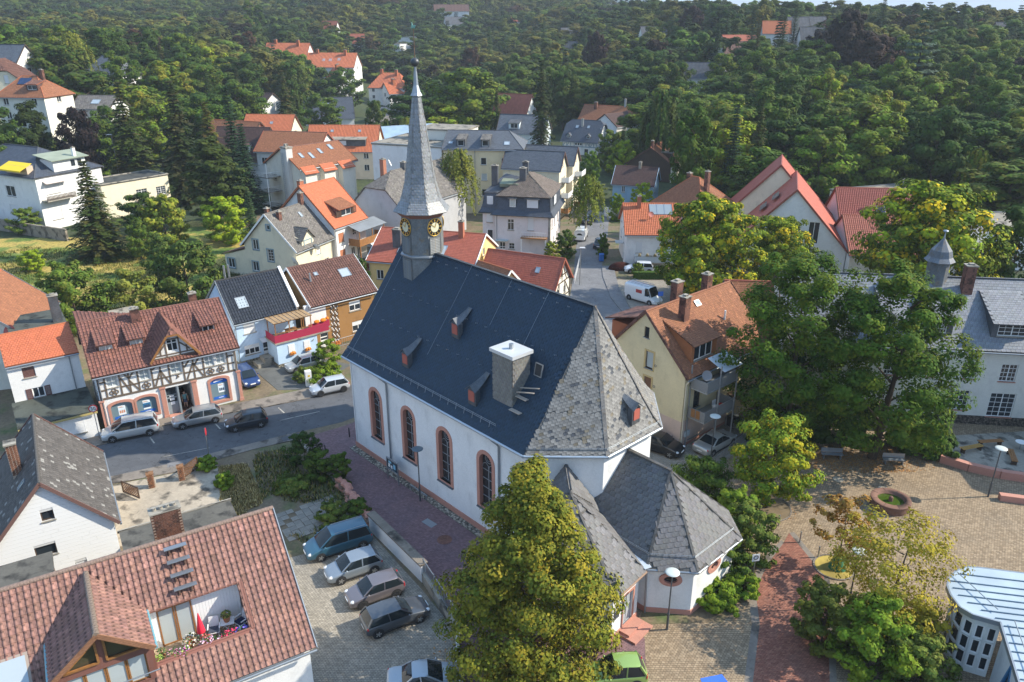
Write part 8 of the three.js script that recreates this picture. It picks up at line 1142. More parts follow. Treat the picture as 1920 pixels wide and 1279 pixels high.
litter([[-4.5, -41], [-2.9, -37], [-2.5, -28], [-4, -28], [-5, -36]], 700, 'leaf_litter', 'brown leaves along the car park wall');
}
const PR = {};
{
const mk = (k, arr) => (PR[k] = arr);
const sets = { a: [...PAL.green, ...PAL.olive], b: PAL.green, c: [...PAL.deep, ...PAL.green], d: [...PAL.olive, ...PAL.bright] };
mk('broad', Object.values(sets).concat([sets.b]).map((pal, i) => { const b = crownBroad({ h: 16, r: 6, base: .14, clumps: 110, per: 100, leaf: .46, pal, cs: .27, hole: .03 }); return [b.g, limbs(16, 6, b.cl, 3, .3)]; }));
mk('maple2', [0, 1, 2].map(() => { const b = crownBroad({ h: 14, r: 6.6, base: .12, clumps: 340, per: 110, leaf: .3, pal: [...PAL.bright, ...PAL.yellow, ...PAL.green, ...PAL.green], cs: .19, hole: .03 }); return [b.g, limbs(14, 6.6, b.cl, 2.4, .28)]; }));
mk('spruce', [0, 1].map((i) => { const b = conifer({ h: 20, r: 4.6, levels: 34, per: 14, leaf: .42, pal: PAL.spruce, droop: .42, dense: 12, gap: .08 }); return [b.g, b.trunk]; }));
mk('fir', [0, 1].map((i) => { const b = conifer({ h: 18, r: 3.2, levels: 34, per: 12, leaf: .36, pal: PAL.fir, droop: .12, dense: 8 }); return [b.g, b.trunk]; }));
mk('pine', [0].map(() => { const b = crownBroad({ h: 16, r: 4.6, base: .1, clumps: 150, per: 85, leaf: .4, pal: PAL.pine, cs: .25, loose: 1, hole: .06, shape: (v) => Math.pow(1 - v, .45) * .95 + .05 }); return [b.g, limbs(16, 4.6, b.cl, 2.4, .25)]; }));
mk('cedar', [0].map(() => { const b = conifer({ h: 22, r: 7.5, levels: 15, per: 13, leaf: .7, pal: PAL.blue, droop: .05, dense: 12, base: .2 }); return [b.g, b.trunk]; }));
mk('copper', [0].map(() => { const b = crownBroad({ h: 18, r: 6.4, base: .1, clumps: 150, per: 90, leaf: .5, pal: PAL.copper, cs: .26 }); return [b.g, limbs(18, 6.4, b.cl, 2.4, .3)]; }));
mk('birch', [0].map(() => { const b = weeping({ h: 14, r: 4, pal: PAL.birch, leaf: .3, strands: 190, per: 22 }); return [b.g, b.trunk]; }));
mk('willow', [0].map(() => { const b = weeping({ h: 16, r: 5.4, pal: [...PAL.olive, ...PAL.green], leaf: .5, strands: 230, per: 20, base: .12 }); return [b.g, b.trunk]; }));
mk('poplar', [0].map(() => { const b = crownBroad({ h: 26, r: 3, base: .05, clumps: 70, per: 40, leaf: .8, pal: PAL.green, cs: .4, shape: (v) => .5 + .5 * Math.sin(Math.PI * Math.min(1, v * .9 + .1)) }); return [b.g, limbs(26, 2.5, b.cl, 2, .3)]; }));
mk('fruit', [PAL.green, PAL.weed].map((pal) => { const b = crownBroad({ h: 7, r: 4, base: .12, clumps: 170, per: 70, leaf: .25, pal, cs: .2, loose: 1, hole: .05 }); return [b.g, limbs(7, 4, b.cl, 1.3, .16)]; }));
mk('yellow', [0].map(() => { const b = crownBroad({ h: 6.4, r: 3, base: .08, clumps: 60, per: 90, leaf: .27, pal: [[.22, .23, .04], [.18, .21, .035]], cs: .28, loose: 1 }); return [b.g, limbs(6.4, 3, b.cl, 1, .1)]; }));
mk('shrubt', [PAL.green, PAL.weed, PAL.bright].map((pal) => { const b = crownBroad({ h: 7, r: 3.4, base: .02, clumps: 130, per: 65, leaf: .28, pal, cs: .22, loose: 1 }); return [b.g, limbs(7, 3.4, b.cl, .8, .1)]; }));
mk('birchy', PR.birch);
}
const REF = { broad: [16, 6], maple2: [14, 6.6], spruce: [20, 4.6], fir: [18, 3.2], pine: [16, 4.6], cedar: [22, 7.5], copper: [18, 6.4], birch: [14, 4], willow: [16, 5.4], poplar: [26, 3], fruit: [7, 4], yellow: [6.4, 3], shrubt: [7, 3.4], birchy: [14, 4] };
const WORD = { broad: ['broadleaf_tree', 'green broadleaf tree'], maple2: ['sunlit_maple', 'yellow-green maple'], spruce: ['spruce_tree', 'dark spruce'], fir: ['fir_tree', 'slender fir'], pine: ['pine_tree', 'bushy pine'], cedar: ['cedar_tree', 'blue-green cedar'], copper: ['copper_beech', 'purple copper beech'], birch: ['birch_tree', 'weeping birch'], willow: ['willow_tree', 'pale willow-like tree'], poplar: ['poplar_tree', 'tall narrow poplar'], fruit: ['fruit_tree', 'garden fruit tree'], yellow: ['yellow_shrub', 'yellow-leaved garden tree'], shrubt: ['garden_shrub', 'leafy garden shrub'], birchy: ['silver_shrub', 'silvery small tree'] };
const LMs = [LM, leafM([1.6, 1.4, .9]), leafM([.62, .72, .8]), leafM([.85, .95, .8])], TONE = ['mid-green', 'pale', 'dark', 'fresh green'];
function plant(k, x, z, h, r, label, group, tn) {
const [g, t] = PR[k][(rnd() * PR[k].length) | 0], [H, R] = REF[k], w = WORD[k];
const o = addTree(w[0], label, x, z, g, t, LMs[tn ?? (k === 'maple2' ? 1 : (rnd() * 4) | 0)], k === 'birch' ? birchBark : M.bark, { turn: rr(0, 6.28), scale: [r / R, h / H, r / R], group, category: k === 'shrubt' || k === 'yellow' ? 'shrub' : 'tree' });
return o;
}
const NAMED = [['maple2', 25.4, -98, 13.9, 6.6, 'above the white van forecourt'], ['maple2', 35.7, -101, 10.7, 4.8, 'before the red folded roofs'], ['maple2', 51.3, -93, 16.7, 8.2, 'behind the school turret'], ['broad', 63.8, -95, 13, 4.5, 'at the right edge behind the school'], ['birch', -9.7, -138, 14.1, 4.2, 'in front of the cream apartment building'], ['birch', 12.5, -130, 11, 3.5, 'beside the side street and villa'], ['broad', -14, -243, 21.4, 11.3, 'with big round crown right of the spire'], ['spruce', 7.3, -200, 26, 4.2, 'standing alone at centre behind cream buildings'], ['broad', -38.1, -225, 14.1, 3.4, 'left of the spire by grey roofs'], ['birchy', -29.8, -225, 9.5, 3, 'behind the flat-roofed block'], ['spruce', -79.8, -165, 23.3, 6.6, 'with thin branches right of the copper beech'], ['spruce', -67.1, -160, 24.1, 6.4, 'tallest of the conifers left of centre'], ['spruce', -64.7, -170, 19, 5, 'behind the tallest left conifer'], ['fir', -58, -165, 22.5, 3.6, 'rising right of the tallest conifer'], ['fir', -50.9, -150, 17, 3.6, 'beside the stepped apartment house'], ['pine', -53.3, -140, 15.3, 6, 'dense and dark at the cream workshop'], ['copper', -87.2, -160, 18, 4.6, 'dark purple near the left edge'], ['pine', -94.8, -158, 19, 5, 'at the left edge behind the villa'], ['broad', -95.1, -150, 15, 4.5, 'at the left edge above the slate villa'], ['broad', -91.6, -182, 14.9, 5, 'behind the copper beech'], ['spruce', -65, -119, 15.3, 5.1, 'grey-green in the garden before the villa'], ['fir', -41.7, -122, 10.5, 1.9, 'small and blue-green beside the yellow house'], ['broad', -64.5, -134, 7, 4, 'low before the cream workshop'], ['shrubt', -47.7, -128, 7.7, 4.5, 'between workshop and stepped apartments'], ['shrubt', -57.5, -126, 8.5, 4.2, 'below the dark pine'], ['fruit', -42.2, -96, 8.7, 4.6, 'large, behind the blue house'], ['yellow', -47.4, -92, 6.4, 3, 'behind the timbered shop'], ['fruit', -52.7, -88, 8.1, 4.4, 'behind the orange barn'], ['fruit', -58.3, -118, 6.1, 2.3, 'round, in the middle of the lawn'], ['fruit', -51.4, -110, 6.1, 2.7, 'loose, at the lawn path'], ['shrubt', -71.8, -112, 3.1, 2, 'small, on the dry lawn'], ['shrubt', -85.3, -134, 4.5, 2.8, 'against the villa wall'], ['shrubt', -19.2, -92, 8, 1.9, 'between brown and yellow houses'], ['birch', -120.7, -228, 19.4, 5.6, 'tall and pale at upper left'], ['poplar', -133.9, -430, 27, 3.4, 'left one of the pair over the meadow'], ['poplar', -127.5, -425, 25, 3, 'right one of the pair over the meadow'], ['copper', 52, -300, 18.9, 6.4, 'round, right of top centre'], ['copper', 105.6, -262, 25.6, 7.5, 'large, on the right hill'], ['copper', 33.5, -330, 22.3, 5.6, 'narrow, at top centre'], ['copper', -18.8, -380, 20, 5.5, 'beyond the big round crown'], ['copper', 81.4, -380, 18, 6, 'on the skyline'], ['cedar', 111, -225, 31.4, 8.5, 'spreading, on the right hill'], ['fir', 97.5, -300, 21, 4, 'on the right hill crest, first'], ['fir', 111.3, -330, 20, 4, 'on the right hill crest, second'], ['fir', 92, -320, 20, 4, 'left of the skyline villas'], ['fir', 149.7, -340, 21, 5, 'right of the copper beech on the crest'], ['fir', 177, -330, 21, 4.4, 'far right on the crest'], ['fir', 84.7, -330, 21, 4.2, 'above the timbered gable'], ['fir', 69.2, -280, 23, 3.4, 'beside the slate villa on the hill'], ['fir', -10.8, -400, 27, 4, 'high above the round crown'], ['fir', 16, -420, 25, 4, 'near top centre'], ['fir', 33.2, -380, 22, 3.6, 'left of the narrow copper beech'], ['willow', 34.4, -185, 18.9, 5.2, 'light green behind the dark gabled house'], ['broad', 34.3, -150, 19, 4.6, 'beside the dark gabled house'], ['broad', 35.4, -255, 19.5, 10.8, 'broad, behind the red-roofed villa'], ['broad', 16.6, -262, 18.9, 6.8, 'behind the slate-roofed timber house'], ['shrubt', 24.1, -190, 10, 4, 'in front of the balconied white house'], ['fir', 26.7, -190, 11.4, 2.6, 'small, before the balconied white house'], ['shrubt', 17.7, -175, 7.6, 2.4, 'left in the garden by the street bend'], ['shrubt', 26.1, -185, 8.2, 3.4, 'bright, above the blue boarded house'], ['shrubt', 25.2, -148, 6, 2.4, 'round, against the blue boarded house'], ['shrubt', 19.6, -143, 5, 1.6, 'at the white street gate'], ['shrubt', 12.6, -165, 4, 3, 'left in the garden behind the gabled pair'], ['shrubt', 17, -163, 3.4, 3, 'middle of the garden behind the gabled pair'], ['spruce', -68.8, -245, 19.7, 4.8, 'before the orange-roofed villas'], ['willow', -68.5, -255, 13, 5.4, 'beside the spruce at the villas'], ['broad', -56.8, -240, 13.8, 6.4, 'above the long orange roof'], ['broad', -66.4, -320, 15.5, 8, 'at the meadow edge'], ['willow', -97.8, -300, 13, 5, 'pale, left of the dark roofed house'], ['broad', -98.5, -164, 13, 4.6, 'in front of the orange hipped villa'], ['broad', -91, -172, 14, 5, 'right of the orange hipped villa'], ['shrubt', 18.3, -108.6, 2.2, .9, 'climbing at the glass balcony'], ['shrubt', 14.3, -118.6, 4.0, 1.0, 'narrow hedge by the dark sedan'], ['shrubt', 6.2, -116.4, 3.2, 1.4, 'round bush by the villa fence'], ['shrubt', 8.4, -118, 4.6, 1.7, 'dark bush at the villa corner']];
for (const [k, x, z, h, r, where] of NAMED) plant(k, x, z, h, r, `${WORD[k][1]} ${where}`);
{
const keep = [[-95, -20, -400, -330], [-125, -95, -420, -395]];
const houses = scene.children.filter((o) => o.userData.category === 'house' || o.userData.category === 'building').map((o) => { const b = new THREE.Box3().setFromObject(o); return b; });
const free = (x, z, r) => !houses.some((b) => x > b.min.x - r && x < b.max.x + r && z > b.min.z - r * .6 && z < b.max.z + r * 1.6);
const inView = (x, z, m = 1.08) => Math.abs(x) < (-z * .924 + 14) * .66 * m + 6;
const placed = NAMED.map((n) => [n[1], n[2], n[4]]);
const close = (x, z, d) => placed.some(([a, b, r]) => (a - x) ** 2 + (b - z) ** 2 < (d + r * .4) ** 2);
const wooded = (x, z) => { const D = -z; if (D < 100) return x > 62; if (x > 28 + Math.max(0, (150 - D)) * .2 && D > 112) return true; if (D > 236 && x > -32) return true; if (x < -72 && D > 176) return D > 200 || x < -84; if (x < -100 && D > 150) return true; if (D > 285 && !(x > -115 && x < -40 && D < 405)) return true; if (x > -130 && x < -95 && D > 240) return true; return false; };
let n = 0; const far1 = [];
for (let D = 104; D < 1250; D += D < 360 ? 9.6 : D < 620 ? 11 : 15) for (let x = -D * .72; x < D * .72; x += D < 360 ? 10 : D < 620 ? 11.5 : 15) {
const z = -D + rr(-3, 3), X = x + rr(-3, 3); if (!inView(X, z) || !wooded(X, z) || !free(X, z, D < 300 ? 4.5 : 5) || close(X, z, 3.6)) continue;
const q = fbm(X * .004 + 9, z * .004 + 9, 8, 3, 5), conif = fbm(X * .006 + 3, z * .006 + 7, 8, 3, 15), u = rnd();
let k = 'broad'; if (conif > .56 && u < .55 || u < .06) k = u < .3 ? 'spruce' : 'fir'; else if (u > .985) k = 'copper'; else if (u > .95) k = 'willow'; else if (u > .93) k = 'pine';
const h = (k === 'broad' ? rr(12, 20) : k === 'willow' ? rr(10, 14) : rr(14, 21)) * (D < 200 && X > 0 ? 1.0 : .92), r = k === 'broad' || k === 'copper' ? rr(5.4, 9) : k === 'willow' ? rr(4, 5.2) : k === 'pine' ? rr(3.4, 4.6) : rr(2.6, 4);
placed.push([X, z, r * .7]);
if (n < 285) { n++; const side = X > 28 ? 'right-hand wood' : X < -60 ? 'left-hand wood' : 'wood behind town', px = X / -z, tn = (rnd() * 4) | 0, where = `${D < 150 ? 'front' : D < 200 ? 'middle' : D < 260 ? 'upper part' : 'back'} of the ${side}, ${['left end', 'left half', 'middle', 'right half', 'right end'][Math.max(0, Math.min(4, Math.floor((X > 28 ? (px - .18) / .5 : X < -60 ? (px + .7) / .5 : (px + .2) / .35) * 5)))]}`, w = `${h > 17 ? 'tall' : h > 14.5 ? 'middling' : 'low'} ${TONE[tn]} ${WORD[k][1].replace(/^(green|dark|slender|bushy|purple|pale) /, '')}`; plant(k, X, z, h, r, `${w} at the ${where}`, `${w}s of the ${side}`, tn); }
else far1.push([k, X, z, h, r * (D > 400 ? 1.3 : 1.12), q]);
}
const cheap = [PAL.green, PAL.deep, PAL.olive].map((pal) => crownBroad({ h: 15, r: 6, base: .02, clumps: 44, per: 52, leaf: .85, pal, cs: .34 }).g).concat([conifer({ h: 18, r: 3.6, levels: 16, per: 8, leaf: .8, pal: PAL.fir, dense: 5 }).g]);
const lists = cheap.map(() => []);
for (const [k, x, z, h, r, q] of far1) { const i = k === 'spruce' || k === 'fir' ? 3 : q > .55 ? 2 : q < .44 ? 1 : 0; lists[i].push([x, terr(x, z), z, h, r, k === 'copper']); }
for (let D = 1250; D < 3300; D += D < 1900 ? 26 : 42) for (let x = -D * .74; x < D * .3; x += D < 1900 ? 22 : 36) { const z = -D + rr(-9, 9), X = x + rr(-9, 9); lists[(rnd() * 4) | 0].push([X, terr(X, z) - 2, z, rr(15, 22), rr(9, 13) * (D < 1900 ? 1 : 1.6), false]); }
lists.forEach((l, i) => { const im = new THREE.InstancedMesh(cheap[i], LM, l.length), m = new THREE.Matrix4(), H = i === 3 ? 18 : 15, R = i === 3 ? 3.6 : 6; l.forEach(([x, y, z, h, r, cop], j) => { m.compose(V3(x, y - .5, z), new THREE.Quaternion().setFromAxisAngle(V3(0, 1, 0), rr(0, 6.28)), V3(r / R, h / H, r / R)); im.setMatrixAt(j, m); const k = rr(.5, 1.25), yw = rr(.85, 1.3); im.setColorAt(j, cop ? C(.6, .25, .8) : C(k * yw, k, k * rr(.8, 1.1))); }); im.name = numbered('far_wood'); scene.add(im); tag(im, ['distant green woodland covering the hills', 'distant dark green woodland patches', 'distant olive woodland patches', 'distant conifers among the hill woods'][i], 'wood', null, 'stuff'); });
console.log('near wood', n, 'far', lists.map((l) => l.length));
struct('meadow', [(() => { const g = new THREE.PlaneGeometry(80, 60, 16, 12); g.rotateX(-Math.PI / 2); const p = g.attributes.position; for (let i = 0; i < p.count; i++) { const x = p.getX(i) - 115, z = p.getZ(i) - 425; p.setXYZ(i, x, terr(x, z) + .25, z); } g.computeVertexNormals(); return g; })()], mat(C(.55, .50, .30), { map: T_lawn }));
}
const mat_s1 = mat(C(.42, .41, .39), { map: T_concrete }), mat_s2 = mat(C(.36, .355, .34), { map: T_concrete }), mat_wood2 = mat(C(.26, .15, .08), { map: T_wood });
// ---------- street furniture, walls, fountain ----------
function lamp(label, x, z, h = 4.4, disc = mat(C(.50, .54, .52), { roughness: .4 })) {
const o = thing('street_lamp', label, 'street lamp', [x, .03, z], 0, 'disc street lamps'), dk = mat(C(.07, .075, .08), { roughness: .5 });
obj('base', [cyl([0, 0, 0], [0, 1.25, 0], .075, .075, 10), cyl([0, 1.25, 0], [0, 1.32, 0], .09, .06, 10)], dk, o); obj('pole', [cyl([0, 1.3, 0], [0, h - .1, 0], .05, .04, 8)], dk, o); obj('disc_head', [lathe([[0, h + .06], [.3, h + .04], [.44, h], [.42, h - .05], [.1, h - .1], [0, h - .1]], 22)], disc, o); return o;
}
lamp('disc lamp in front of the chapel oval window', 9.6, -37.6); lamp('disc lamp beside the fountain terrace at right', 37.7, -52.1); lamp('disc lamp against the shaded church wall', -7.2, -51.5, 4.7, mat(C(.10, .14, .17), { roughness: .4 })); lamp('disc lamp behind the honey locust', 21.6, -39.6, 4.4); lamp('disc lamp at the courtyard fence', 16.6, -56.2, 5.0);
{ const o = thing('street_lamp', 'tall lamp at the side street behind the red roof', 'street lamp', [9.6, .03, -105]); obj('pole', [cyl([0, 0, 0], [0, 5.4, 0], .07, .05, 8)], M.steel, o); obj('lamp_head', [bx(-.15, .6, 5.4, 5.5, -.14, .14)], M.frame, o); }
{ const o = thing('street_lamp', 'tall lamp on the hill road at left', 'street lamp', [-82, 4, -163]); obj('pole', [cyl([0, 0, 0], [0, 9, 0], .1, .06, 8)], M.steel, o); obj('lamp_head', [bx(-.9, .1, 9, 9.12, -.16, .16)], M.frame, o); }
{ const o = thing('fountain', 'round red sandstone fountain basin with green water', 'fountain', [29.3, .03, -50.8]), st = mat(C(.30, .165, .13), { map: T_concrete, bumpMap: T_plasterB, bumpScale: .02 }); obj('basin', [lathe([[1.38, 0], [1.42, .62], [1.46, .64], [1.46, .74], [1.0, .76], [.98, .2], [0, .2]], 30)], st, o); for (let i = 0; i < 8; i++) { const a = i * Math.PI / 4; obj('rim_joint', [beam([1.0 * Math.cos(a), .765, 1.0 * Math.sin(a)], [1.455 * Math.cos(a), .745, 1.455 * Math.sin(a)], .02, .012)], trimM, o); } obj('water', [cyl([0, .2, 0], [0, .5, 0], .985, .985, 28)], new THREE.MeshPhysicalMaterial({ color: C(.05, .085, .012), roughness: .05 }), o); obj('spout', [lathe([[0, .9], [.1, .88], [.16, .8], [.17, .3], [.2, .2]], 12)], st, o); }
for (const [i, [x, z]] of [[19.9, -48.3], [20.8, -46.3], [21.5, -44.6], [20.5, -40.6], [20.2, -38.6]].entries()) tag(obj('bollard', [cyl([x, 0, z], [x, .92, z], .055, .055, 8), cyl([x, .92, z], [x, .95, z], .06, .05, 8)], M.steel), ['steel bollard nearest the small maple', 'second steel bollard from the maple', 'third steel bollard from the maple', 'steel bollard by the watering bag tree', 'steel bollard nearest the bottom edge'][i], 'bollard', 'bollards along the red paving');
tag(obj('bollard', [cyl([-16.2, 0, -58.6], [-16.2, .95, -58.6], .06, .05, 8)], M.black), 'black bollard on the path at the church corner', 'bollard'); tag(obj('bollard', [cyl([-14.7, 0, -61.6], [-14.7, .95, -61.6], .06, .05, 8)], M.black), 'black bollard where the road meets the church', 'bollard');
tag(obj('watering_bag', [lathe([[.62, .03], [.6, .12], [.42, .55], [.18, .98], [.1, 1.05]], 12)].map((g) => g.translate(22.4, 0, -43.5)), mat(C(.015, .13, .055), { roughness: .6 })), 'green watering bag round the young tree trunk', 'watering bag');
for (const [x, z, r, l] of [[22.2, -43.5, 1.25, 'round grass bed under the young tree'], [19.7, -50.6, 1.75, 'round leaf-strewn bed under the small maple']]) { const o = thing('tree_bed', l, 'flower bed', [x, .03, z]); obj('soil', [cyl([0, 0, 0], [0, .03, 0], r, r, 26)], x > 21 ? Mp.lawn : Mp.dirt, o); for (let i = 0; i < 40; i++) { const a = i / 40 * 6.2832; obj('edge_stone', [beam([r * Math.cos(a), .03, r * Math.sin(a)], [(r + .12) * Math.cos(a), .03, (r + .12) * Math.sin(a)], r * .15, .05)], Mp.walk, o); } }
{ const wl = thing('car_park_wall', 'white rendered wall with stone coping between path and car park', 'wall', [0, 0, 0]), wh = tint(.72, .73, .75), run = (p, q, h, t, nm, m) => { const d = V3(q[0] - p[0], 0, q[1] - p[1]), g = bx(0, d.length(), 0, h, -t, t); g.rotateY(-Math.atan2(d.z, d.x)); g.translate(p[0], 0, p[1]); return obj(nm, [g], m, wl); };
run([-10.4, -47.9], [-5.9, -42.1], 1.35, .2, 'wall_section', wh); { const d = V3(4.5, 0, 5.8), g = bx(-.05, d.length() + .05, 1.353, 1.48, -.34, .3); g.rotateY(-Math.atan2(d.z, d.x)); g.translate(-10.4, 0, -47.9); obj('coping', [g], mat(C(.33, .30, .27), { map: T_concrete }), wl); }
run([-5.9, -42.1], [-3.3, -37.2], .75, .16, 'low_wall', M.concrete); run([-3.3, -37.2], [-2.7, -24], .45, .12, 'low_wall', wh);
const rl = thing('wall_railing', 'grey steel railing on the low car park wall', 'railing', [-5.9, .75, -42.1], -Math.atan2(4.9, 2.6)); railing(rl, [0, 0, 0], [5.5, 0, 0], 1.05, 36, M.zinc, 'railing_panel', .016); for (const x of [0, 1.8, 3.6, 5.5]) obj('post', [bx(x - .035, x + .035, 0, 1.15, -.035, .035)], M.steel, rl);
const rw = thing('rubble_wall', 'rough pink sandstone wall stub beside the path', 'wall', [0, 0, 0]); for (let i = 0; i < 26; i++) { const t = i / 26, x = lerp(-13.9, -10.5, t) + rr(-.1, .1), z = lerp(-53.6, -48.1, t) + rr(-.1, .1); for (let k = 0; k < 3; k++) { const s = rr(.22, .34), g = new THREE.DodecahedronGeometry(s, 0); g.scale(1.2, .75, 1); g.rotateY(rr(0, 3)); g.translate(x + rr(-.15, .15), .15 + k * .3, z); obj('stone', [faceUV(g)], [M.sandstone, mat(C(.38, .26, .21), { map: T_concrete })][k % 2], rw); } }
const cs = thing('kerb_stones', 'pale kerb stones between path and waste ground', 'kerb', [0, 0, 0]); for (let i = 0; i < 11; i++) { const t0 = i / 11, t1 = (i + .94) / 11; obj('kerb_stone', [beam([lerp(-18.6, -14.4, t0), .13, lerp(-60.2, -54.2, t0)], [lerp(-18.6, -14.4, t1), .13, lerp(-60.2, -54.2, t1)], .28, .22)], M.concrete, cs); }
}
{ const o = thing('slab_paving', 'old grey paving slabs in the shaded waste ground', 'paving', [-15.2, .02, -49.3], .62); for (let i = 0; i < 9; i++) for (let j = 0; j < 7; j++) { if ((i + j) % 11 === 3) continue; const g = new THREE.Mesh(cached('pslab', () => bx(-.26, .26, 0, .05, -.26, .26)), [mat_s1, mat_s2][(i * 3 + j) % 2]); g.name = 'paving_slab'; g.position.set((i - 4) * .55 + rr(-.02, .02), rr(0, .015), (j - 3) * .55 + rr(-.02, .02)); g.rotation.y = rr(-.04, .04); o.add(g); } }
{ for (const [x, z, a, l] of [[-31.0, -52.6, -.5, 'open wooden lattice gate leaf at left brick pillar'], [-27.0, -54.4, 1.25, 'open wooden lattice gate leaf at right brick pillar']]) { const o = thing('lattice_gate', l, 'gate', [x, 0, z], a); const fr = [bx(0, 2.0, .15, .23, -.04, .04), bx(0, 2.0, 1.1, 1.18, -.04, .04), bx(0, .08, .23, 1.1, -.04, .04), bx(1.92, 2.0, .23, 1.1, -.04, .04)]; obj('frame', fr, M.woodDark, o); for (let i = 0; i < 13; i++) { const t = -.8 + i * .22; for (const s of [1, -1]) { const p = V3(Math.max(.05, t), .2, s * .012), q = V3(Math.min(1.95, t + .95), 1.14, s * .012); p.y = lerp(.2, 1.14, (p.x - t) / .95); q.y = lerp(.2, 1.14, (q.x - t) / .95); if (q.x - p.x < .1) continue; if (s < 0) { p.y = 1.34 - p.y; q.y = 1.34 - q.y; } obj('slat', [beam(p, q, .02, .05)], mat_wood2, o); } } }
for (const [x, z, l] of [[-29.1, -53.5, 'left brick gate pillar at the driveway'], [-27.1, -54.6, 'right brick gate pillar at the driveway'], [-32.0, -52.3, 'brick pillar beside the boarded house']]) { const o = thing('gate_pillar', l, 'pillar', [x, 0, z], .45); obj('shaft', [bx(-.24, .24, 0, 1.25, -.24, .24)], mat(C(.42, .34, .26)), o); const bg = []; for (let j = 0; j < 13; j++) for (const k of [0, 1, 2, 3]) { const q = bx(-.23 + (j % 2) * .04, .2 + (j % 2) * .03, .04 + j * .093, .115 + j * .093, .24, .25); q.rotateY(k * Math.PI / 2); bg.push(q); } obj('bricks', bg, mat(C(.42, .17, .075), { map: T_lichen }), o).userData.kind = 'stuff'; obj('cap', [bx(-.28, .28, 1.253, 1.33, -.28, .28)], mat(C(.45, .22, .1), { map: T_lichen }), o); } }
{ const sg = (label, x, z, h, r, face, rim) => { const o = thing('road_sign', label, 'sign', [x, .05, z], .45); obj('post', [cyl([0, 0, 0], [0, h, 0], .035, .035, 8)], M.steel, o); obj('plate', [cyl([0, h - r, .04], [0, h - r, .06], r, r, 24)], rim, o); obj('face', [cyl([0, h - r, .061], [0, h - r, .068], r * .76, r * .76, 24)], face, o); return o; };
const red = mat(C(.5, .02, .03), { roughness: .4 }), blue = mat(C(.02, .12, .5), { roughness: .4 });
const s1 = sg('round 30 speed limit sign in front of the timbered shop', -36.9, -60.9, 3.6, .36, M.frame, red); for (const [x, segs] of [[-.14, [[0, .24, .2, .24], [.2, .24, .2, -.24], [0, 0, .2, 0], [0, -.24, .2, -.24]]], [.12, [[-.02, .24, .16, .24], [-.02, -.24, .16, -.24], [-.02, .24, -.02, -.24], [.16, .24, .16, -.24]]]]) for (const [a, b, c, d] of segs) obj('digit_stroke', [beam([x + a * .6 - .04, 3.24 + b * .6, .075], [x + c * .6 - .04, 3.24 + d * .6, .075], .006, .045)], trimM, s1);
const s2 = thing('road_sign', 'red and white sign seen edge-on on the near pavement', 'sign', [-25.9, .05, -57.6], 1.82); obj('post', [cyl([0, 0, 0], [0, 3.1, 0], .035, .035, 8)], M.steel, s2); obj('plate', [cyl([0, 2.75, .04], [0, 2.75, .06], .34, .34, 20)], red, s2);
const s3 = thing('road_sign', 'white square sign among the chapel shrubs', 'sign', [15.9, .05, -41.4], .2); obj('post', [cyl([0, 0, 0], [0, 2.7, 0], .03, .03, 8)], M.steel, s3); obj('plate', [bx(-.26, .26, 2.2, 2.75, .03, .05)], M.frame, s3); const t = new THREE.TorusGeometry(.15, .03, 6, 18).toNonIndexed(); t.translate(0, 2.5, .055); obj('ring', [t], trimM, s3);
const s4 = thing('road_sign', 'blue round sign in front of the white van', 'sign', [18.9, .05, -93.6], .2); obj('post', [cyl([0, 0, 0], [0, 2.9, 0], .035, .035, 8)], M.steel, s4); obj('plate', [bx(-.35, .35, 2.3, 2.9, .03, .05)], blue, s4);
const nb = thing('notice_board', 'grey notice board with posters at the church wall', 'notice board', [-9.7, .03, -54.3], -.82); obj('post', [bx(-.8, -.72, 0, 2.0, -.04, .04)], M.steel, nb); obj('post', [bx(.72, .8, 0, 2.0, -.04, .04)], M.steel, nb); obj('frame', [bx(-.72, .72, 1.0, 1.06, -.06, .06), bx(-.72, .72, 1.9, 2.0, -.07, .07)], M.steel, nb); obj('panel', [bx(-.7, .7, 1.06, 1.9, -.03, .02)], mat(C(.02, .05, .07), { roughness: .3 }), nb); for (const [x, y, w, h, c] of [[-.55, 1.2, .25, .34, [.7, .7, .68]], [-.2, 1.15, .22, .3, [.65, .66, .68]], [.15, 1.25, .3, .42, [.2, .45, .6]], [-.5, 1.6, .4, .2, [.25, .5, .62]]]) obj('poster', [bx(x, x + w, y, y + h, .021, .026)], mat(C(...c)), nb);
const gs = thing('bench_rail', 'low grey rail along the church gravel strip', 'rail', [-7.4, .05, -52.3], -.82); obj('rail', [bx(-1.1, 1.1, .38, .46, -.05, .05)], M.steel, gs); for (const x of [-1, 1]) obj('leg', [bx(x - .04, x + .04, 0, .38, -.04, .04)], M.steel, gs); }
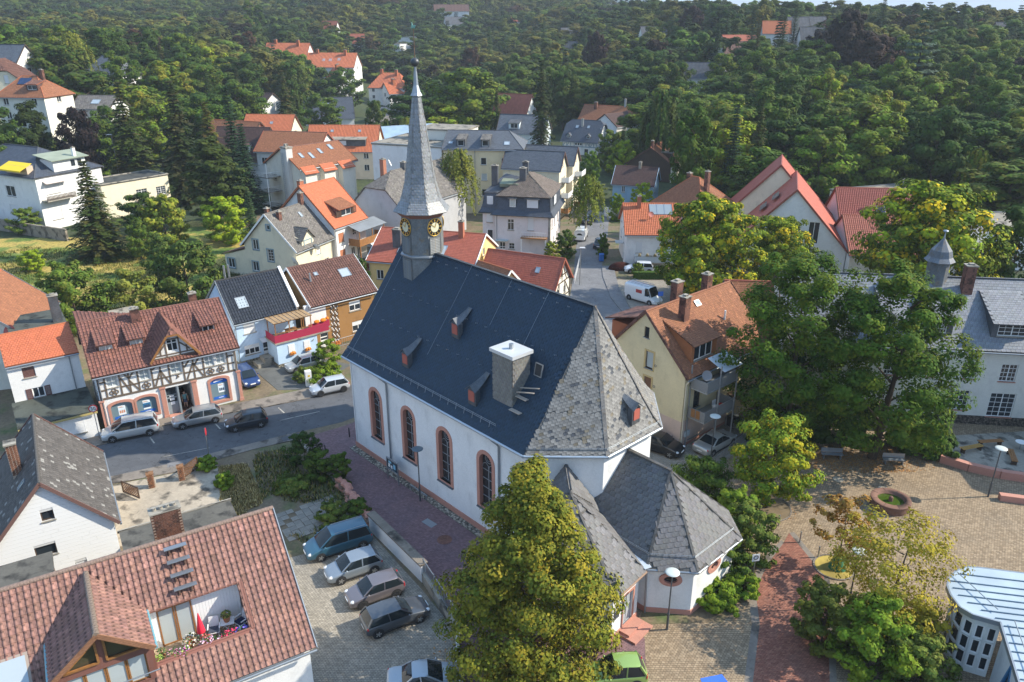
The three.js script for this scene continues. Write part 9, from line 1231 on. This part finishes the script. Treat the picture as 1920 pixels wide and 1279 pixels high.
{ const fe = thing('steel_fence', 'grey steel mesh fence beside the silver coupe', 'fence', [16.6, .04, -55.8], .86); railing(fe, [0, 0, 0], [6.6, 0, 0], 1.05, 60, M.steel, 'fence_panel', .01); for (const x of [0, 2.2, 4.4, 6.6]) obj('post', [bx(x - .03, x + .03, 0, 1.15, -.03, .03)], M.steel, fe);
const sw = thing('seat_wall', 'curved red sandstone seat wall of the raised terrace', 'wall', [0, 0, 0]); const pts = [[36.6, -57.4], [38.2, -56.0], [40.2, -54.9], [42.4, -54.2], [45, -53.8]]; for (let i = 0; i < 4; i++) { const [a, b] = [pts[i], pts[i + 1]]; obj('wall_block', [beam([a[0], .35, a[1]], [b[0], .35, b[1]], .5, .7)], M.sandstone, sw); } const sw2 = thing('seat_wall', 'low straight sandstone wall beside the terrace lamp', 'wall', [0, 0, 0]); obj('wall_block', [beam([38.3, .28, -51.7], [44, .28, -50.2], .5, .55)], M.sandstone, sw2);
struct('terrace', [sheet([[36.8, -57.6], [38.4, -56.2], [40.4, -55.1], [42.6, -54.4], [50, -53.6], [50, -62.5], [36.8, -61]], .32, .4)], M.concrete);
for (const [x, z, a, l] of [[39.8, -58.6, .3, 'yellow wooden bench seat nearest the shrubs'], [42.0, -59.6, .1, 'brown wooden table bench at the school wall'], [42.5, -57.2, 1.2, 'wooden bench standing across the terrace'], [44.6, -57.6, 1.1, 'yellow wooden plank seat at right edge']]) { const o = thing('wooden_bench', l, 'bench', [x, .32, z], a, 'terrace benches'); for (let i = 0; i < 3; i++) obj('slat', [bx(-1.1, 1.1, .42, .47, -.24 + i * .17, -.1 + i * .17)], l[0] === 'y' ? mat(C(.55, .38, .12), { map: T_wood }) : M.woodOrange, o); for (const q of [-.9, .9]) obj('leg', [bx(q - .04, q + .04, 0, .42, -.22, .22)], M.woodDark, o); }
const ut = thing('bistro_table', 'round white bistro table on the terrace', 'table', [44.2, .32, -58.9]); obj('top', [cyl([0, .72, 0], [0, .75, 0], .45, .45, 20)], M.frame, ut); obj('stem', [cyl([0, 0, 0], [0, .72, 0], .04, .03, 8)], M.steel, ut);
for (const [i, [x, z]] of [[20.3, -63.6], [21.0, -63.2], [21.7, -62.8]].entries()) { const o = thing('wheelie_bin', ['left dark wheelie bin in the courtyard corner', 'middle dark wheelie bin in the courtyard corner', 'right dark wheelie bin in the courtyard corner'][i], 'bin', [x, .04, z], .5, 'bins'); obj('body', [bx(-.27, .27, .08, .98, -.3, .3)], trimM, o); obj('lid', [bx(-.29, .29, .983, 1.05, -.32, .34)], trimM, o); }
for (const [x, z, l] of [[27.5, -57.9, 'wire bench left on the square edge'], [32.4, -57.0, 'wire bench right on the square edge']]) { const o = thing('park_bench', l, 'bench', [x, .03, z], -.1, 'wire benches'); obj('seat', [bx(-.9, .9, .42, .46, -.22, .22)], M.zinc, o); obj('backrest', [bx(-.9, .9, .5, .9, -.25, -.21)], M.zinc, o); for (const q of [-.7, .7]) obj('leg', [bx(q - .03, q + .03, 0, .42, -.2, .2)], M.zinc, o); } }
{ const o = thing('blue_awning', 'bright blue awning corner at the bottom edge', 'awning', [11.3, 0, -31.4], .3); obj('cloth', [slab([[-.9, 1.3, .4], [.9, 1.2, .5], [.6, 1.6, -1.0], [-.75, 1.7, -1.0]], .03)], mat(C(.01, .10, .48), { roughness: .7 }), o); for (const [x, z] of [[-.85, .4], [.85, .45]]) obj('pole', [cyl([x, 0, z], [x, 1.25, z], .03, .03, 6)], M.steel, o);
const gp = thing('gate_post', 'white gate post in front of the hedge', 'post', [-20.9, .03, -72.2], .5); obj('post', [bx(-.3, .3, 0, 1.7, -.25, .25)], Wm.white, gp); obj('number_mark', [bx(-.1, .12, 1.1, 1.3, .251, .26)], mat(C(.6, .4, .02)), gp);
const sh = thing('garden_shed', 'small turquoise shed with red-edged roof in the garden', 'shed', [-47, 0, -88], .7); obj('walls', [bx(-1.2, 1.2, 0, 2.1, -1, 1)], mat(C(.08, .33, .36)), sh); obj('roof', [slab([[-1.4, 2.1, 1.2], [1.4, 2.1, 1.2], [1.4, 2.4, -1.2], [-1.4, 2.4, -1.2]], .1)], M.concrete, sh);
const gt = thing('street_gate', 'white and blue-grey boarded street gates at the bend', 'gate', [17.6, 0, -146.6], -.95); for (let i = 0; i < 4; i++) obj('gate_panel', [bx(i * 1.35 + .1, i * 1.35 + 1.25, .1, 1.9, -.04, .04)], M.frame, gt); for (let i = 0; i < 5; i++) obj('gate_post', [bx(i * 1.35 - .06, i * 1.35 + .06, 0, 2.05, -.06, .06)], mat(C(.18, .26, .32)), gt);
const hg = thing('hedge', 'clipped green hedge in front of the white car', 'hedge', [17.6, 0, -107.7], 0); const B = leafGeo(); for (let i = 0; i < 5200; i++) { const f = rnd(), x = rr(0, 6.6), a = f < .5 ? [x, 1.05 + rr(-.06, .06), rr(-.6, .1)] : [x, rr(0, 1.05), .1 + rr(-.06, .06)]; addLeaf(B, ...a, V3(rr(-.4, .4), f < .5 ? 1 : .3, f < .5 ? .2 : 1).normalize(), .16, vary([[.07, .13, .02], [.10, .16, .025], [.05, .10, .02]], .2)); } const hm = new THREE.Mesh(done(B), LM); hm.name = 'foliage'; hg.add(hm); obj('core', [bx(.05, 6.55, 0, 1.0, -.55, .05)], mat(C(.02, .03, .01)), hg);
const rhd = thing('hedge', 'dark red barberry hedge at the street corner', 'hedge', [16.4, 0, -112.6], .1); const B2 = leafGeo(); for (let i = 0; i < 3000; i++) { const a = rr(0, 6.28), e = Math.acos(rr(0, 1)), p = [1.9 * Math.sin(e) * Math.cos(a), 1.1 * Math.cos(e), 1.0 * Math.sin(e) * Math.sin(a)]; addLeaf(B2, ...p, V3(p[0], p[1] * 2, p[2]).normalize(), .17, vary([[.06, .018, .014], [.08, .025, .02]], .25)); } const h2 = new THREE.Mesh(done(B2), LM); h2.name = 'foliage'; rhd.add(h2);
const bn = thing('wheelie_bin', 'blue paper bin by the barberry hedge', 'bin', [13.9, .1, -116.6]); obj('body', [bx(-.35, .35, .05, 1.05, -.35, .35)], mat(C(.02, .12, .38)), bn); obj('lid', [bx(-.38, .38, 1.053, 1.13, -.38, .4)], mat(C(.02, .12, .38)), bn);
const vf = thing('picket_fence', 'white fence between villa garden and side street', 'fence', [8.9, 0, -105.5], 1.42); for (let i = 0; i < 44; i++) obj('picket', [bx(i * .26, i * .26 + .1, .1, 1.2, -.02, .02)], M.frame, vf); obj('rail', [bx(0, 11.4, .9, .98, -.05, -.02)], M.frame, vf); obj('rail', [bx(0, 11.4, .3, .38, -.05, -.02)], M.frame, vf);
}
{
const J = { hip: [0, .95, 0], chest: [0, 1.32, .01], neck: [0, 1.5, 0], head: [0, 1.63, .02], kL: [.1, .5, .06], kR: [-.1, .5, -.02], aL: [.1, .08, .04], aR: [-.11, .08, -.1], tL: [.11, .05, .18], tR: [-.11, .05, .04], sL: [.19, 1.42, 0], sR: [-.19, 1.42, 0], eL: [.25, 1.15, -.02], eR: [-.25, 1.16, .02], wL: [.26, .9, .08], wR: [-.27, .92, .1] };
const bones = [['hip', 'chest', .15, .15], ['chest', 'neck', .13, .06], ['neck', 'head', .06, .1], ['head', 'head', .115, .115], ['hip', 'kL', .11, .075], ['hip', 'kR', .11, .075], ['kL', 'aL', .07, .045], ['kR', 'aR', .07, .045], ['aL', 'tL', .045, .035], ['aR', 'tR', .045, .035], ['chest', 'sL', .1, .07], ['chest', 'sR', .1, .07], ['sL', 'eL', .06, .045], ['sR', 'eR', .06, .045], ['eL', 'wL', .045, .033], ['eR', 'wR', .045, .033]];
for (const [s, e, w] of [[1, 'wL', 0], [-1, 'wR', 0]]) for (let i = 0; i < 4; i++) { const n = `f${s}${i}`, q = J[e]; J[n] = [q[0] + (i - 1.5) * .02 * s, q[1] - .15 + Math.abs(i - 1.5) * .012, q[2] + .03]; bones.push([e, n, .028, .011]); }
for (const [s, e] of [[1, 'wL'], [-1, 'wR']]) { const q = J[e], n = `th${s}`; J[n] = [q[0] - .045 * s, q[1] - .08, q[2] + .05]; bones.push([e, n, .022, .012]); }
const N = 96, mc = new MarchingCubes(N, tyreM, false, false, 90000), sc = 1.9; mc.isolation = 0; const A = V3(), Bv = V3(), P = V3();
for (let k = 0; k < N; k++) for (let j = 0; j < N; j++) for (let i = 0; i < N; i++) { P.set((i / (N / 2) - 1) * sc / 2, (j / (N / 2) - 1) * sc / 2 + .88, (k / (N / 2) - 1) * sc / 2); let d = 9; if (Math.abs(P.x) < .45 && Math.abs(P.z) < .4) for (const [a, b, r0, r1] of bones) { A.set(...J[a]); Bv.set(...J[b]).sub(A); const l2 = Bv.lengthSq() || 1, t = Math.max(0, Math.min(1, P.clone().sub(A).dot(Bv) / l2)), q = P.distanceTo(A.addScaledVector(Bv, t)) - lerp(r0, r1, t), h = Math.max(0, .04 - Math.abs(d - q)) / .04; d = Math.min(d, q) - h * h * .01; } mc.field[i + j * N + k * N * N] = -d; }
mc.update(); const n = mc.count, pos = mc.positionArray.slice(0, n * 3), nor = mc.normalArray.slice(0, n * 3), col = []; for (let i = 0; i < n; i++) { pos[i * 3] *= sc / 2; pos[i * 3 + 1] = pos[i * 3 + 1] * sc / 2 + .88; pos[i * 3 + 2] *= sc / 2; const y = pos[i * 3 + 1], ax = Math.abs(pos[i * 3]); col.push(...(y < .1 ? [.03, .03, .03] : y < .98 && ax < .22 && y > .62 ? [.05, .07, .14] : y > .95 && y < 1.47 && ax < .2 ? [.12, .28, .30] : [.46, .27, .19])); }
const g = new THREE.BufferGeometry(); g.setAttribute('position', new THREE.BufferAttribute(pos, 3)); g.setAttribute('normal', new THREE.BufferAttribute(nor, 3)); g.setAttribute('color', new THREE.Float32BufferAttribute(col, 3));
shop.updateMatrixWorld(true); const w = V3(7.1, .11, -1.0).applyMatrix4(shop.matrixWorld), o = thing('person', 'person in teal top and shorts standing in the shop passage', 'person', [w.x, w.y, w.z], .57); const m = new THREE.Mesh(g, mat(C(1, 1, 1), { vertexColors: true, roughness: .8 })); m.name = 'body'; o.add(m); obj('hair', [sph(0, 1.68, -.01, .122, 1, .95, 1.05, 14), sph(0, 1.58, -.08, .08, 1, 1.3, .7, 10)], mat(C(.09, .05, .03)), o); obj('face', [sph(-.04, 1.65, .125, .013), sph(.04, 1.65, .125, .013), sph(0, 1.585, .13, .02, 1.3, .4, .5)], M.black, o); obj('nose', [sph(0, 1.62, .135, .018, .8, 1.3, 1)], mat(C(.46, .27, .19)), o); obj('ear', [sph(.115, 1.64, .02, .025, .5, 1.2, .8)], mat(C(.46, .27, .19)), o); obj('ear', [sph(-.115, 1.64, .02, .025, .5, 1.2, .8)], mat(C(.46, .27, .19)), o);
}
scene.traverse((o) => { if (o.isMesh) { o.castShadow = true; o.receiveShadow = true; } });
renderer.render(scene, camera);
